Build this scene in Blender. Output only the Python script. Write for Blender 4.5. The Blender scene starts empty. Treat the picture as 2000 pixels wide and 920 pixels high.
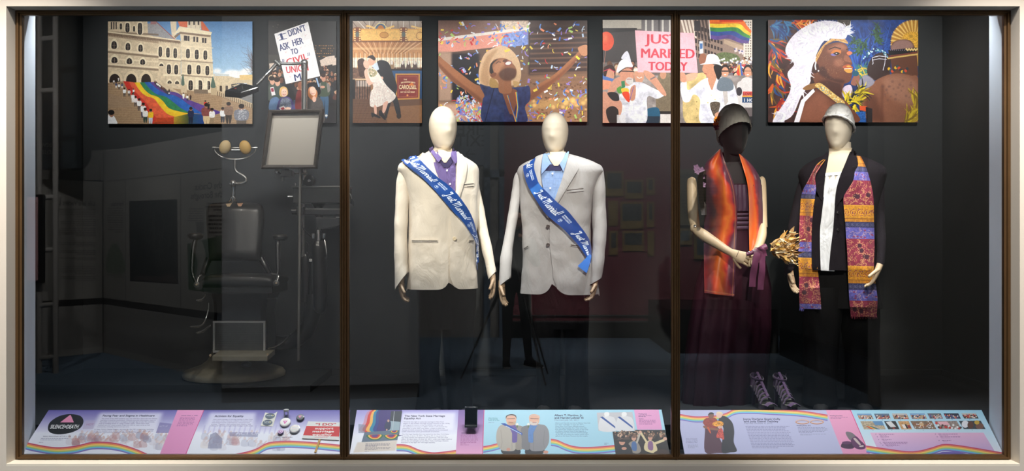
import bpy, bmesh, math, random
import numpy as np
from mathutils import Vector, Matrix, noise as mnoise
from mathutils.bvhtree import BVHTree

SC = bpy.context.scene
COL = SC.collection
R = math.radians
# ---------------------------------------------------------------- camera, world, lights, exposure
F, D, CZ = 1830.0, 5.0, 1.5            # focal length in pixels, camera-glass distance, camera height
cam = bpy.data.cameras.new('camera'); cam.sensor_width = 36.0; cam.lens = 36.0 * F / 2000.0
cam.clip_start = 0.02
camo = bpy.data.objects.new('viewpoint', cam); COL.objects.link(camo)
camo.location = (0, -D, CZ); camo.rotation_euler = (R(90), 0, 0)
SC.camera = camo
w = bpy.data.worlds.new('world'); SC.world = w; w.use_nodes = True
w.node_tree.nodes['Background'].inputs[0].default_value = (0.9, 0.95, 1.0, 1)
w.node_tree.nodes['Background'].inputs[1].default_value = 0.0
SC.view_settings.view_transform = 'Standard'; SC.view_settings.look = 'None'
SC.view_settings.exposure = 0.0; SC.view_settings.gamma = 1.0; SC.view_settings.use_curve_mapping = False
try:
    SC.cycles.max_bounces = 6; SC.cycles.transparent_max_bounces = 12; SC.cycles.caustics_reflective = False
    SC.cycles.caustics_refractive = False; SC.cycles.use_adaptive_sampling = False
except Exception:
    pass

def spot(name, loc, target, power, angle=50, blend=.6, size=.04, col=(1, .95, .88)):
    l = bpy.data.lights.new(name, 'SPOT'); l.energy = power; l.spot_size = R(angle); l.spot_blend = blend
    l.shadow_soft_size = size; l.color = col
    o = bpy.data.objects.new(name, l); COL.objects.link(o); o.location = loc
    o.rotation_euler = (Vector(target) - Vector(loc)).to_track_quat('-Z', 'Y').to_euler()
    return o
def area(name, loc, target, power, sx, sy, col=(1, .95, .9), spread=180):
    l = bpy.data.lights.new(name, 'AREA'); l.energy = power; l.shape = 'RECTANGLE'; l.size = sx; l.size_y = sy
    l.color = col; l.spread = R(spread)
    o = bpy.data.objects.new(name, l); COL.objects.link(o); o.location = loc
    o.rotation_euler = (Vector(target) - Vector(loc)).to_track_quat('-Z', 'Y').to_euler()
    return o
WARM = (1, .93, .83); COOL = (.92, .96, 1)
#LIGHTS
# track spots inside the case, hidden behind the header
for x, tx, p in ((-2.85, -2.75, 44), (-2.2, -2.2, 50), (-1.35, -1.55, 62), (-.75, -1.0, 60), (-.05, 0, 86), (.72, .9, 74), (1.3, 1.5, 68), (2.2, 2.1, 72), (2.85, 2.85, 72)):   # on the photographs
    spot('case_photo_spot', (x, .75, 3.32), (tx, 2.08, 2.58), p, 68, .9, .03, (1, .98, .96))
for x, tx, tz, Y, p in ((-.75, -.42, 1.5, .5, 34), (.1, -.36, 1.5, .5, 14), (.62, .26, 1.5, .6, 32), (-.1, .25, 1.5, .6, 14),
                        (1.55, 1.98, 1.55, .65, 50), (2.3, 2.0, 1.5, .65, 34), (1.7, 1.36, 1.6, .7, 70), (-2.2, -1.85, 1.9, 1.5, 40), (-1.2, -1.5, 1.9, 1.6, 34), (-1.3, -1.55, .8, 1.4, 46)):
    spot('case_key_spot', (x, .16, 3.15), (tx, Y, tz), p, 44, .8, .035, WARM)
for x in (-2.45, -1.75, -1.1, -.5, .1, .7, 1.3, 1.9, 2.45):     # down on the label panels and the case lip
    spot('case_label_spot', (x, .32, 3.2), (x, .1, .45), 118, 60, .9, .03, COOL)
# gallery spots in the room in front of the window
for x, tx, tz, p in ((-1.1, -.42, 1.76, 1150), (.75, .26, 1.72, 1050), (1.3, 1.95, 1.7, 980), (1.1, 1.36, 1.8, 580)):
    spot('gallery_spot', (x, -3.2, 3.95), (tx, .5, tz), p, 15, .9, .05, WARM)
for x in (-2.2, 2.2):
    spot('gallery_wall_spot', (x, -1.7, 4.1), (x * 1.3, -.1, .9), 900, 54, .8, .05, (1, .94, .86))
spot('gallery_wall_spot', (0, -2.0, 4.1), (0, -.1, .1), 90, 80, .9, .05, (1, .94, .86))  # added fill spot for the sill and the wall below the window
area('gallery_fill_area', (0, -3.3, 4.2), (0, -3.3, 0), 120, 7, 2.4, (1, .96, .92))  # added fill lamp over the gallery, kept out of the reflection
# added fill spots across the room, brightening what the glass reflects
for loc, tgt, p, an in (((-1.6, -1.0, 4.1), (-1.7, -3.5, 1.4), 500, 80), ((-3.6, -2.6, 4.1), (-4.2, -5.9, 1.3), 480, 70), ((-4.6, -3.0, 4.1), (-5.4, -6.6, 1.9), 420, 70), ((.6, -4.4, 4.15), (.6, -8.7, .7), 640, 75),
                        ((2.4, -4.6, 4.15), (2.4, -8.7, .7), 440, 70), ((4.4, -1.0, 4.1), (4.4, -3.1, 1.2), 260, 80), ((1.0, -6.4, 4.2), (1.0, -6.4, 0), 300, 110), ((-3.2, -6.6, 4.2), (-3.0, -6.4, 0), 180, 100)):
    spot('gallery_reflection_fill', loc, tgt, p, an, .8, .04, (.98, .98, 1))
#ENDLIGHTS

# ---------------------------------------------------------------- helpers
def P(px, py, Y):
    s = (D + Y) / F
    return Vector(((px - 1000) * s, Y, CZ - (py - 460) * s))
def S(Y): return F / (D + Y)
def lin(c):
    c = c / 255.0
    return c / 12.92 if c <= .04045 else ((c + .055) / 1.055) ** 2.4
def L3(c): return (lin(c[0]), lin(c[1]), lin(c[2]), 1)
MATS = {}
def M(name, col, rough=.6, metal=0, var=0, vs=8, bump=0, bs=60, coat=0, sheen=0, spec=.5, weave=0, stretch=(1, 1, 1), fold=0, foldscale=7):
    if name in MATS: return MATS[name]
    m = bpy.data.materials.new(name); m.use_nodes = True; MATS[name] = m
    nt = m.node_tree; N = nt.nodes; Lk = nt.links; b = N['Principled BSDF']
    b.inputs['Roughness'].default_value = rough; b.inputs['Metallic'].default_value = metal
    b.inputs['Coat Weight'].default_value = coat; b.inputs['Sheen Weight'].default_value = sheen
    b.inputs['Specular IOR Level'].default_value = spec
    c = L3(col); b.inputs['Base Color'].default_value = c
    tc = N.new('ShaderNodeTexCoord'); mp = N.new('ShaderNodeMapping'); mp.inputs['Scale'].default_value = stretch
    Lk.new(tc.outputs['Object'], mp.inputs[0])
    if var:
        n = N.new('ShaderNodeTexNoise'); n.inputs['Scale'].default_value = vs; n.inputs['Detail'].default_value = 6
        Lk.new(mp.outputs[0], n.inputs['Vector'])
        r = N.new('ShaderNodeMix'); r.data_type = 'RGBA'
        r.inputs[6].default_value = tuple(max(0, k * (1 - var)) for k in c[:3]) + (1,)
        r.inputs[7].default_value = tuple(min(1, k * (1 + var)) for k in c[:3]) + (1,)
        Lk.new(n.outputs['Fac'], r.inputs[0]); Lk.new(r.outputs[2], b.inputs['Base Color'])
    last = None
    def addbump(src, strength, dist):
        nonlocal last
        bp = N.new('ShaderNodeBump'); bp.inputs['Strength'].default_value = strength; bp.inputs['Distance'].default_value = dist
        Lk.new(src, bp.inputs['Height'])
        if last: Lk.new(last, bp.inputs['Normal'])
        last = bp.outputs[0]
    if fold:
        n = N.new('ShaderNodeTexNoise'); n.inputs['Scale'].default_value = foldscale; n.inputs['Detail'].default_value = 5
        n.inputs['Distortion'].default_value = 1.2
        m2 = N.new('ShaderNodeMapping'); m2.inputs['Rotation'].default_value = (.5, .6, 0); m2.inputs['Scale'].default_value = (1, 1, .6)
        Lk.new(tc.outputs['Object'], m2.inputs[0]); Lk.new(m2.outputs[0], n.inputs['Vector']); addbump(n.outputs['Fac'], fold, .03)
    if weave:
        for d in ('X', 'Z'):
            wv = N.new('ShaderNodeTexWave'); wv.bands_direction = d; wv.inputs['Scale'].default_value = weave
            wv.inputs['Distortion'].default_value = 3; wv.inputs['Detail'].default_value = 2
            Lk.new(tc.outputs['Object'], wv.inputs['Vector']); addbump(wv.outputs['Fac'], .12, .001)
    if bump:
        n = N.new('ShaderNodeTexNoise'); n.inputs['Scale'].default_value = bs; n.inputs['Detail'].default_value = 4
        Lk.new(mp.outputs[0], n.inputs['Vector']); addbump(n.outputs['Fac'], bump, .004)
    if last: Lk.new(last, b.inputs['Normal'])
    return m

def wloc(o):
    v = Vector((0, 0, 0))
    while o is not None: v += o.location; o = o.parent
    return v
def tag(o, label=None, cat=None, group=None, kind=None):
    if label: o['label'] = label
    if cat: o['category'] = cat
    if group: o['group'] = group
    if kind: o['kind'] = kind
    return o
def thing(name, loc, label, cat, group=None):
    o = bpy.data.objects.new(name, None); COL.objects.link(o); o.location = loc
    o.empty_display_size = .1
    return tag(o, label, cat, group)

class MB:
    def __init__(s): s.v = []; s.f = []; s.uv = {}
    def add(s, vs, fs, uvs=None):
        k = len(s.v); s.v += [Vector(p) for p in vs]; s.f += [tuple(i + k for i in f) for f in fs]
        if uvs:
            for i, t in enumerate(uvs): s.uv[k + i] = t
        return s
    def box(s, x0, x1, y0, y1, z0, z1):
        v = [(x, y, z) for z in (z0, z1) for y in (y0, y1) for x in (x0, x1)]
        return s.add(v, [(0, 2, 3, 1), (4, 5, 7, 6), (0, 1, 5, 4), (2, 6, 7, 3), (0, 4, 6, 2), (1, 3, 7, 5)])
    def obox(s, c, ax, ay, az):      # centre and three half-axis vectors
        c, ax, ay, az = map(Vector, (c, ax, ay, az))
        v = [c + ax * i + ay * j + az * k for k in (-1, 1) for j in (-1, 1) for i in (-1, 1)]
        return s.add(v, [(0, 2, 3, 1), (4, 5, 7, 6), (0, 1, 5, 4), (2, 6, 7, 3), (0, 4, 6, 2), (1, 3, 7, 5)])
    def bar(s, a, b, r1, r2=None, n=8):
        return s.tube([a, b], [r1, r2 if r2 is not None else r1], n)
    def prism(s, pts, d):            # planar polygon (3-D points) extruded by the vector d
        n = len(pts); d = Vector(d); pts = [Vector(p) for p in pts]
        return s.add(pts + [p + d for p in pts], [tuple(range(n))[::-1], tuple(range(n, 2 * n))] +
                     [(i, (i + 1) % n, n + (i + 1) % n, n + i) for i in range(n)])
    def rings(s, rings, cap0=True, cap1=True, closed=True):
        n = len(rings[0]); k = len(s.v)
        for r in rings: s.v += [Vector(p) for p in r]
        m = n if closed else n - 1
        for i in range(len(rings) - 1):
            for j in range(m):
                a = k + i * n + j; b = k + i * n + (j + 1) % n
                s.f.append((a, b, b + n, a + n))
        if cap0: s.f.append(tuple(range(k, k + n))[::-1])
        if cap1: s.f.append(tuple(range(k + (len(rings) - 1) * n, k + len(rings) * n)))
        return s
    def tube(s, pts, rad, n=10, flat=1.0, side=None, caps=True):
        pts = [Vector(p) for p in pts]
        if not hasattr(rad, '__len__'): rad = [rad] * len(pts)
        rs = []; prev = Vector(side) if side else None
        for i, p in enumerate(pts):
            t = (pts[min(i + 1, len(pts) - 1)] - pts[max(i - 1, 0)]).normalized()
            if prev is None: prev = Vector((1, 0, 0)) if abs(t.x) < .8 else Vector((0, 0, 1))
            u = (prev - t * prev.dot(t)).normalized(); v = t.cross(u); prev = u
            r = rad[i]; ra, rb = r if hasattr(r, '__len__') else (r, r * flat)
            rs.append([p + u * (ra * math.cos(2 * math.pi * j / n)) + v * (rb * math.sin(2 * math.pi * j / n)) for j in range(n)])
        return s.rings(rs, caps, caps)
    def lathe(s, c, prof, n=24, axis=(0, 0, 1), caps=True):
        c = Vector(c); a = Vector(axis).normalized()
        u = Vector((1, 0, 0)) if abs(a.x) < .8 else Vector((0, 1, 0)); u = (u - a * u.dot(a)).normalized(); v = a.cross(u)
        return s.rings([[c + a * h + u * (r * math.cos(2 * math.pi * j / n)) + v * (r * math.sin(2 * math.pi * j / n)) for j in range(n)]
                        for r, h in prof], caps, caps)
    def ball(s, c, rx, ry=None, rz=None, n=14):
        ry = ry or rx; rz = rz or rx; c = Vector(c); m = n // 2 + 1
        rs = []
        for i in range(m + 1):
            t = math.pi * min(max(i / m, .02), .98)
            rs.append([c + Vector((rx * math.sin(t) * math.cos(2 * math.pi * j / n), ry * math.sin(t) * math.sin(2 * math.pi * j / n), -rz * math.cos(t))) for j in range(n)])
        return s.rings(rs)
    def grid(s, g, uv=False, thick=None):     # g[i][j] points; thick = vector or list of back points
        ni, nj = len(g), len(g[0]); k = len(s.v)
        idx = lambda i, j, o=0: k + o + i * nj + j
        for i in range(ni):
            for j in range(nj):
                s.uv[len(s.v)] = (j / (nj - 1), 1 - i / (ni - 1)); s.v.append(Vector(g[i][j]))
        for i in range(ni - 1):
            for j in range(nj - 1):
                s.f.append((idx(i, j), idx(i + 1, j), idx(i + 1, j + 1), idx(i, j + 1)))
        if thick is not None:
            o = ni * nj; tv = thick if hasattr(thick, '__len__') and not isinstance(thick, Vector) else None
            for i in range(ni):
                for j in range(nj):
                    s.uv[len(s.v)] = (j / (nj - 1), 1 - i / (ni - 1))
                    s.v.append(Vector(tv[i][j]) if tv else Vector(g[i][j]) + thick)
            for i in range(ni - 1):
                for j in range(nj - 1):
                    s.f.append((idx(i, j, o), idx(i, j + 1, o), idx(i + 1, j + 1, o), idx(i + 1, j, o)))
            for i in range(ni - 1):
                s.f.append((idx(i, 0), idx(i, 0, o), idx(i + 1, 0, o), idx(i + 1, 0)))
                s.f.append((idx(i, nj - 1), idx(i + 1, nj - 1), idx(i + 1, nj - 1, o), idx(i, nj - 1, o)))
            for j in range(nj - 1):
                s.f.append((idx(0, j), idx(0, j + 1), idx(0, j + 1, o), idx(0, j, o)))
                s.f.append((idx(ni - 1, j), idx(ni - 1, j, o), idx(ni - 1, j + 1, o), idx(ni - 1, j + 1)))
        return s
    def build(s, name, mat, parent=None, smooth=None, bev=0, label=None, fixn=True):
        me = bpy.data.meshes.new(name); o = bpy.data.objects.new(name, me); COL.objects.link(o)
        off = wloc(parent) if parent is not None else Vector((0, 0, 0))
        me.from_pydata([tuple(p - off) for p in s.v], [], s.f)
        if s.uv:
            ul = me.uv_layers.new(name='uv')
            for lp in me.loops:
                ul.data[lp.index].uv = s.uv.get(lp.vertex_index, (0, 0))
        if fixn:
            bm = bmesh.new(); bm.from_mesh(me); bmesh.ops.recalc_face_normals(bm, faces=bm.faces); bm.to_mesh(me); bm.free()
        if mat: me.materials.append(mat)
        if smooth:
            for p in me.polygons: p.use_smooth = True
            me.set_sharp_from_angle(angle=R(smooth))
        if parent is not None: o.parent = parent
        if bev:
            b = o.modifiers.new('bevel', 'BEVEL'); b.width = bev; b.segments = 2; b.limit_method = 'ANGLE'
        if label: o['label'] = label
        return o

def recenter(o, c=None):     # moves a top-level mesh's origin onto the mesh
    me = o.data; n = len(me.vertices); a = np.empty(n * 3, 'f'); me.vertices.foreach_get('co', a); a = a.reshape(-1, 3)
    c = Vector((a[:, 0].mean(), a[:, 1].mean(), a[:, 2].min())) if c is None else Vector(c)
    a -= np.array(c); me.vertices.foreach_set('co', a.ravel()); me.update(); o.location = c
    return o
def spl(pts, n=8, closed=False):   # Catmull-Rom through points (any dimension)
    p = np.array([tuple(q) for q in pts], float); m = len(p); out = []
    for i in range(m if closed else m - 1):
        p0 = p[(i - 1) % m] if (closed or i > 0) else p[0]; p1 = p[i]; p2 = p[(i + 1) % m]
        p3 = p[(i + 2) % m] if (closed or i + 2 < m) else p[-1]
        for k in range(n):
            t = k / n
            out.append(.5 * (2 * p1 + (p2 - p0) * t + (2 * p0 - 5 * p1 + 4 * p2 - p3) * t * t + (3 * p1 - p0 - 3 * p2 + p3) * t ** 3))
    if not closed: out.append(p[-1])
    return np.array(out)
def struct(o): o['kind'] = 'structure'; return o

# ---------------------------------------------------------------- the setting
m_cream = M('cream_wall_paint', (205, 196, 184), .75, var=.04, vs=3, bump=.05, bs=120)
m_sill = M('cream_sill_paint', (226, 218, 202), .6, var=.05, vs=9, bump=.06, bs=60)
m_lip = M('pale_grey_blue_paint', (222, 230, 240), .7, var=.03, vs=4)
m_case = M('charcoal_case_paint', (35, 39, 41), .75, var=.05, vs=2, bump=.03, bs=150)
m_casefloor = M('dark_case_floor_carpet', (15, 19, 24), .95, var=.2, vs=40, bump=.3, bs=300)
m_bronze = M('brown_bronze_frame', (96, 72, 46), .38, .6, var=.25, vs=14, stretch=(1, 1, .3), bump=.05, bs=40)
m_carpet = M('blue_grey_gallery_carpet', (100, 120, 138), .95, var=.15, vs=30, bump=.3, bs=300)
m_black = M('black_satin_paint', (16, 16, 17), .35, var=.1)
m_roomceil = M('dark_gallery_ceiling', (40, 42, 46), .9, var=.1, vs=2)
m_red = M('maroon_gallery_wall_paint', (138, 70, 78), .8, var=.06, vs=3)
m_grey = M('warm_grey_gallery_panel', (150, 146, 140), .8, var=.03, vs=3)
m_darkroom = M('dark_gallery_wall_paint', (58, 62, 60), .8, var=.06, vs=3)

sG = (D) / F
WX0, WX1 = (32 - 1000) * sG, (1972 - 1000) * sG           # opening in the wall
WZ1, WZ0 = CZ + (460 - 21) * sG, CZ - (897 - 460) * sG
FL = .44                                                   # floor of the case
CEI = 3.45
def bx(name, mat, *a, **k): return MB().box(*a).build(name, mat, **k)
m = MB()       # front wall of the gallery around the opening
m.box(-6.2, WX0, -.1, .12, 0, 4.3); m.box(WX1, 6.2, -.1, .12, 0, 4.3)
m.box(WX0, WX1, -.1, .1, WZ1, 4.3); m.box(WX0, WX1, -.1, .0, 0, WZ0 - .012)
struct(m.build('wall_front', m_cream))
struct(bx('trim_1', m_sill, WX0, WX1, -.1, .0, WZ0 - .012, WZ0))
# pale lip behind the frame
lx0, lx1 = (69 - 1000) * (D + .18) / F, (1932 - 1000) * (D + .18) / F
gx0, gx1 = (43 - 1000) * sG, (1965 - 1000) * sG
struct(MB().prism([(WX0, .0, WZ0), (gx0, .0, WZ0), (lx0, .18, WZ0), (WX0 - .2, .18, WZ0)], (0, 0, CEI - WZ0)).build('trim_2', m_lip))
struct(MB().prism([(WX1, .0, WZ0), (gx1, .0, WZ0), (lx1, .18, WZ0), (WX1 + .2, .18, WZ0)], (0, 0, CEI - WZ0)).build('trim_3', m_lip))
hz = CZ + (460 - 29) * sG
struct(MB().prism([(gx0, .02, hz + .02), (gx0, .02, CEI), (gx0, .10, CEI), (gx0, .10, hz + .035)], (gx1 - gx0, 0, 0)).build('trim_4', m_lip))
BY = 2.1; CX0, CX1 = -3.25, 3.26
struct(bx('wall_back', m_case, CX0 - .1, CX1 + .1, BY, BY + .1, FL - .1, CEI + .1))
struct(bx('wall_left', m_case, CX0 - .1, CX0, .12, BY, FL - .1, CEI))
struct(bx('wall_right', m_case, CX1, CX1 + .1, .12, BY, FL - .1, CEI))
struct(bx('floor', m_casefloor, CX0, CX1, .25, BY, FL - .1, FL))
struct(bx('ceiling', m_case, CX0, CX1, .1, BY, CEI, CEI + .1))
struct(bx('baseboard_back', m_case, CX0, CX1, BY - .012, BY, FL, FL + .045))
struct(bx('baseboard_right', m_case, CX1 - .012, CX1, .12, BY - .012, FL, FL + .045))
struct(bx('baseboard_left', m_case, CX0, CX0 + .012, .12, BY - .012, FL, FL + .045))
# the gallery in front of the window, seen only as a reflection in the glass
struct(bx('floor', m_carpet, -7.5, 7.5, -9.4, -.1, -.1, 0))
struct(bx('ceiling', m_roomceil, -7.5, 7.5, -9.4, -.1, 4.3, 4.4))
# bronze window frame with mitred corners and two mullions
root = thing('window_1', ((gx0 + gx1) / 2, 0, WZ0), None, None); root['kind'] = 'structure'
fx0, fx1, fz0, fz1 = WX0, WX1, WZ0, WZ1
wl, wt = 12 * sG, 9 * sG
def mitre(name, outer, inner, prof):
    # outer/inner: two end points of the bar along the outside and along the inside of the frame; prof: (fraction, y)
    m = MB(); rs = []
    for end in (0, 1):
        o, i = Vector(outer[end]), Vector(inner[end]); ring = []
        for t, y in prof: p = o.lerp(i, t); ring.append(Vector((p.x, y, p.z)))
        for t in (1, 0): p = o.lerp(i, t); ring.append(Vector((p.x, .02, p.z)))
        rs.append(ring)
    m.rings(rs)
    return m.build(name, m_bronze, root, bev=.0015)
prof = [(0, -.012), (.28, -.012), (.36, -.022), (.6, -.022), (.7, -.008), (1, -.006)]
O = [(fx0, 0, fz0), (fx1, 0, fz0), (fx1, 0, fz1), (fx0, 0, fz1)]
I = [(fx0 + wl, 0, fz0 + wt), (fx1 - wl, 0, fz0 + wt), (fx1 - wl, 0, fz1 - wt), (fx0 + wl, 0, fz1 - wt)]
for a, b, nm in ((0, 1, 'bottom_rail'), (1, 2, 'side_rail'), (2, 3, 'top_rail'), (3, 0, 'side_rail')):
    mitre(nm, (O[a], O[b]), (I[a], I[b]), prof)
mull = ((664, 682), (1311, 1328))
for a, b in mull:
    x0, x1 = (a - 1000) * sG, (b - 1000) * sG; xm = (x0 + x1) / 2; m = MB()
    pf = [(x0, .02), (x0, -.006), (x0 + .009, -.008), (x0 + .014, -.022), (xm - .004, -.024), (xm, -.019), (xm + .004, -.024), (x1 - .014, -.022), (x1 - .009, -.008), (x1, -.006), (x1, .02)]
    zt, zb = fz1 - wt, fz0 + wt
    ends = []
    for zz, sg in ((zb, -1), (zt, 1)):
        ends.append([Vector((x, y, zz + sg * (wt * max(0, 1 - abs(x - xm) / (x1 - xm))))) for x, y in pf])
    m.rings(ends).build('mullion', m_bronze, root, bev=.001)
def glassmat():
    m = bpy.data.materials.new('clear_window_glass'); m.use_nodes = True; nt = m.node_tree; N = nt.nodes; N.remove(N['Principled BSDF'])
    fr = N.new('ShaderNodeFresnel'); fr.inputs[0].default_value = 1.5
    t = N.new('ShaderNodeBsdfTransparent'); t.inputs[0].default_value = (.985, .99, .985, 1)
    g = N.new('ShaderNodeBsdfGlossy'); g.inputs['Roughness'].default_value = 0.0
    mx = N.new('ShaderNodeMixShader'); nt.links.new(fr.outputs[0], mx.inputs[0]); nt.links.new(t.outputs[0], mx.inputs[1]); nt.links.new(g.outputs[0], mx.inputs[2])
    nt.links.new(mx.outputs[0], N['Material Output'].inputs[0])
    return m
m_glass = glassmat()
cuts = [gx0 + .002, (664 - 1000) * sG + .006, (682 - 1000) * sG - .006, (1311 - 1000) * sG + .006, (1328 - 1000) * sG - .006, gx1 - .002]
for a, b in ((0, 1), (2, 3), (4, 5)):
    MB().box(cuts[a], cuts[b], .0, .006, fz0 + wt - .004, fz1 - wt + .004).build('pane', m_glass, root)
# ---------------------------------------------------------------- a small painter for flat prints
def orient(p):
    a = np.dot(p[:, 0], np.roll(p[:, 1], -1)) - np.dot(p[:, 1], np.roll(p[:, 0], -1))
    return p if a >= 0 else p[::-1]
def coverage(polys, W, H):
    SSN = 4; e0 = []; e1 = []
    for p in polys: e0.append(p); e1.append(np.roll(p, -1, 0))
    a = np.concatenate(e0); b = np.concatenate(e1)
    up = b[:, 1] > a[:, 1]; sg = np.where(up, 1.0, -1.0)
    lo = np.where(up[:, None], a, b); hi = np.where(up[:, None], b, a)
    j0 = np.clip(np.ceil(lo[:, 1] * SSN - .5), 0, H * SSN).astype(int); j1 = np.clip(np.ceil(hi[:, 1] * SSN - .5), 0, H * SSN).astype(int)
    n = np.maximum(j1 - j0, 0); tot = n.sum()
    if tot == 0: return np.zeros((H, W))
    idx = np.repeat(np.arange(len(n)), n); off = np.arange(tot) - np.repeat(np.cumsum(n) - n, n)
    j = j0[idx] + off; yy = (j + .5) / SSN
    dy = hi[:, 1] - lo[:, 1]; sl = (hi[:, 0] - lo[:, 0]) / np.where(dy == 0, 1, dy)
    x = np.clip(lo[idx, 0] + (yy - lo[idx, 1]) * sl[idx], 0, W - 1e-6); xi = x.astype(int); fr = x - xi; s = sg[idx] / SSN
    buf = np.bincount((j // SSN) * (W + 2) + xi, s * (1 - fr), H * (W + 2)) + np.bincount((j // SSN) * (W + 2) + xi + 1, s * fr, H * (W + 2))
    return np.clip(np.abs(np.cumsum(buf.reshape(H, W + 2), 1)), 0, 1)[:, :W]
def boxblur(m, r):
    r = int(max(1, r))
    for ax in (0, 1):
        for _ in (0, 1):
            p = np.pad(m, [(r + 1, r) if i == ax else (0, 0) for i in (0, 1)]); c = np.cumsum(p, ax)
            n = m.shape[ax]
            hi = np.take(c, np.arange(2 * r + 1, 2 * r + 1 + n), ax); lo_ = np.take(c, np.arange(0, n), ax)
            m = (hi - lo_) / (2 * r + 1)
    return m
_rng = np.random.RandomState(7)
def vnoise(h, w, cell, seed=0, oct=3):
    rs = np.random.RandomState(seed); out = np.zeros((h, w)); amp = 1; tot = 0
    for _ in range(oct):
        gh, gw = int(h / cell) + 3, int(w / cell) + 3; g = rs.rand(gh, gw)
        y = np.arange(h) / cell; x = np.arange(w) / cell; yi = y.astype(int); xi = x.astype(int)
        fy = (y - yi)[:, None]; fx = (x - xi)[None]; fy = fy * fy * (3 - 2 * fy); fx = fx * fx * (3 - 2 * fx)
        a = g[yi][:, xi]; b = g[yi][:, xi + 1]; c = g[yi + 1][:, xi]; d = g[yi + 1][:, xi + 1]
        out += amp * ((a * (1 - fx) + b * fx) * (1 - fy) + (c * (1 - fx) + d * fx) * fy); tot += amp; amp *= .55; cell = max(1.5, cell / 2)
    return out / tot
def ell(cx, cy, rx, ry=None, rot=0, n=22):
    ry = rx if ry is None else ry; t = np.arange(n) * 2 * math.pi / n; c, s = math.cos(rot), math.sin(rot)
    x = rx * np.cos(t); y = ry * np.sin(t)
    return np.stack([cx + x * c - y * s, cy + x * s + y * c], 1)
def rect(x0, y0, x1, y1): return np.array([(x0, y0), (x1, y0), (x1, y1), (x0, y1)], float)
def stroke(pts, wd):            # polygons of a brush stroke; wd number or list
    p = np.array(pts, float); m = len(p); wd = np.full(m, wd, float) if not hasattr(wd, '__len__') else np.interp(np.linspace(0, 1, m), np.linspace(0, 1, len(wd)), wd)
    out = []
    for i in range(m - 1):
        d = p[i + 1] - p[i]; l = math.hypot(*d) or 1; nn = np.array([-d[1], d[0]]) / l
        out.append(np.array([p[i] + nn * wd[i] / 2, p[i + 1] + nn * wd[i + 1] / 2, p[i + 1] - nn * wd[i + 1] / 2, p[i] - nn * wd[i] / 2]))
    if wd.max() > 1.0:
        for i in range(m): out.append(ell(p[i, 0], p[i, 1], wd[i] / 2, n=10))
    return out
_glyph = {}
def text_tris(body, bold=0.0):
    k = (body, bold)
    if k not in _glyph:
        cu = bpy.data.curves.new('t', 'FONT'); cu.body = body; cu.size = 1; cu.resolution_u = 3
        o = bpy.data.objects.new('t', cu); me = o.to_mesh()
        n = len(me.vertices); v = np.empty(n * 3); me.vertices.foreach_get('co', v); v = v.reshape(-1, 3)[:, :2]
        me.calc_loop_triangles(); t = np.empty(len(me.loop_triangles) * 3, 'i'); me.loop_triangles.foreach_get('vertices', t)
        tr = v[t.reshape(-1, 3)]; o.to_mesh_clear(); bpy.data.objects.remove(o); bpy.data.curves.remove(cu)
        wdt = v[:, 0].max() if n else 0
        if bold: tr = np.concatenate([tr + np.array(o_) * bold for o_ in ((-1, 0), (1, 0), (0, 1), (0, -1))])
        _glyph[k] = (tr, wdt)
    return _glyph[k]
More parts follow.
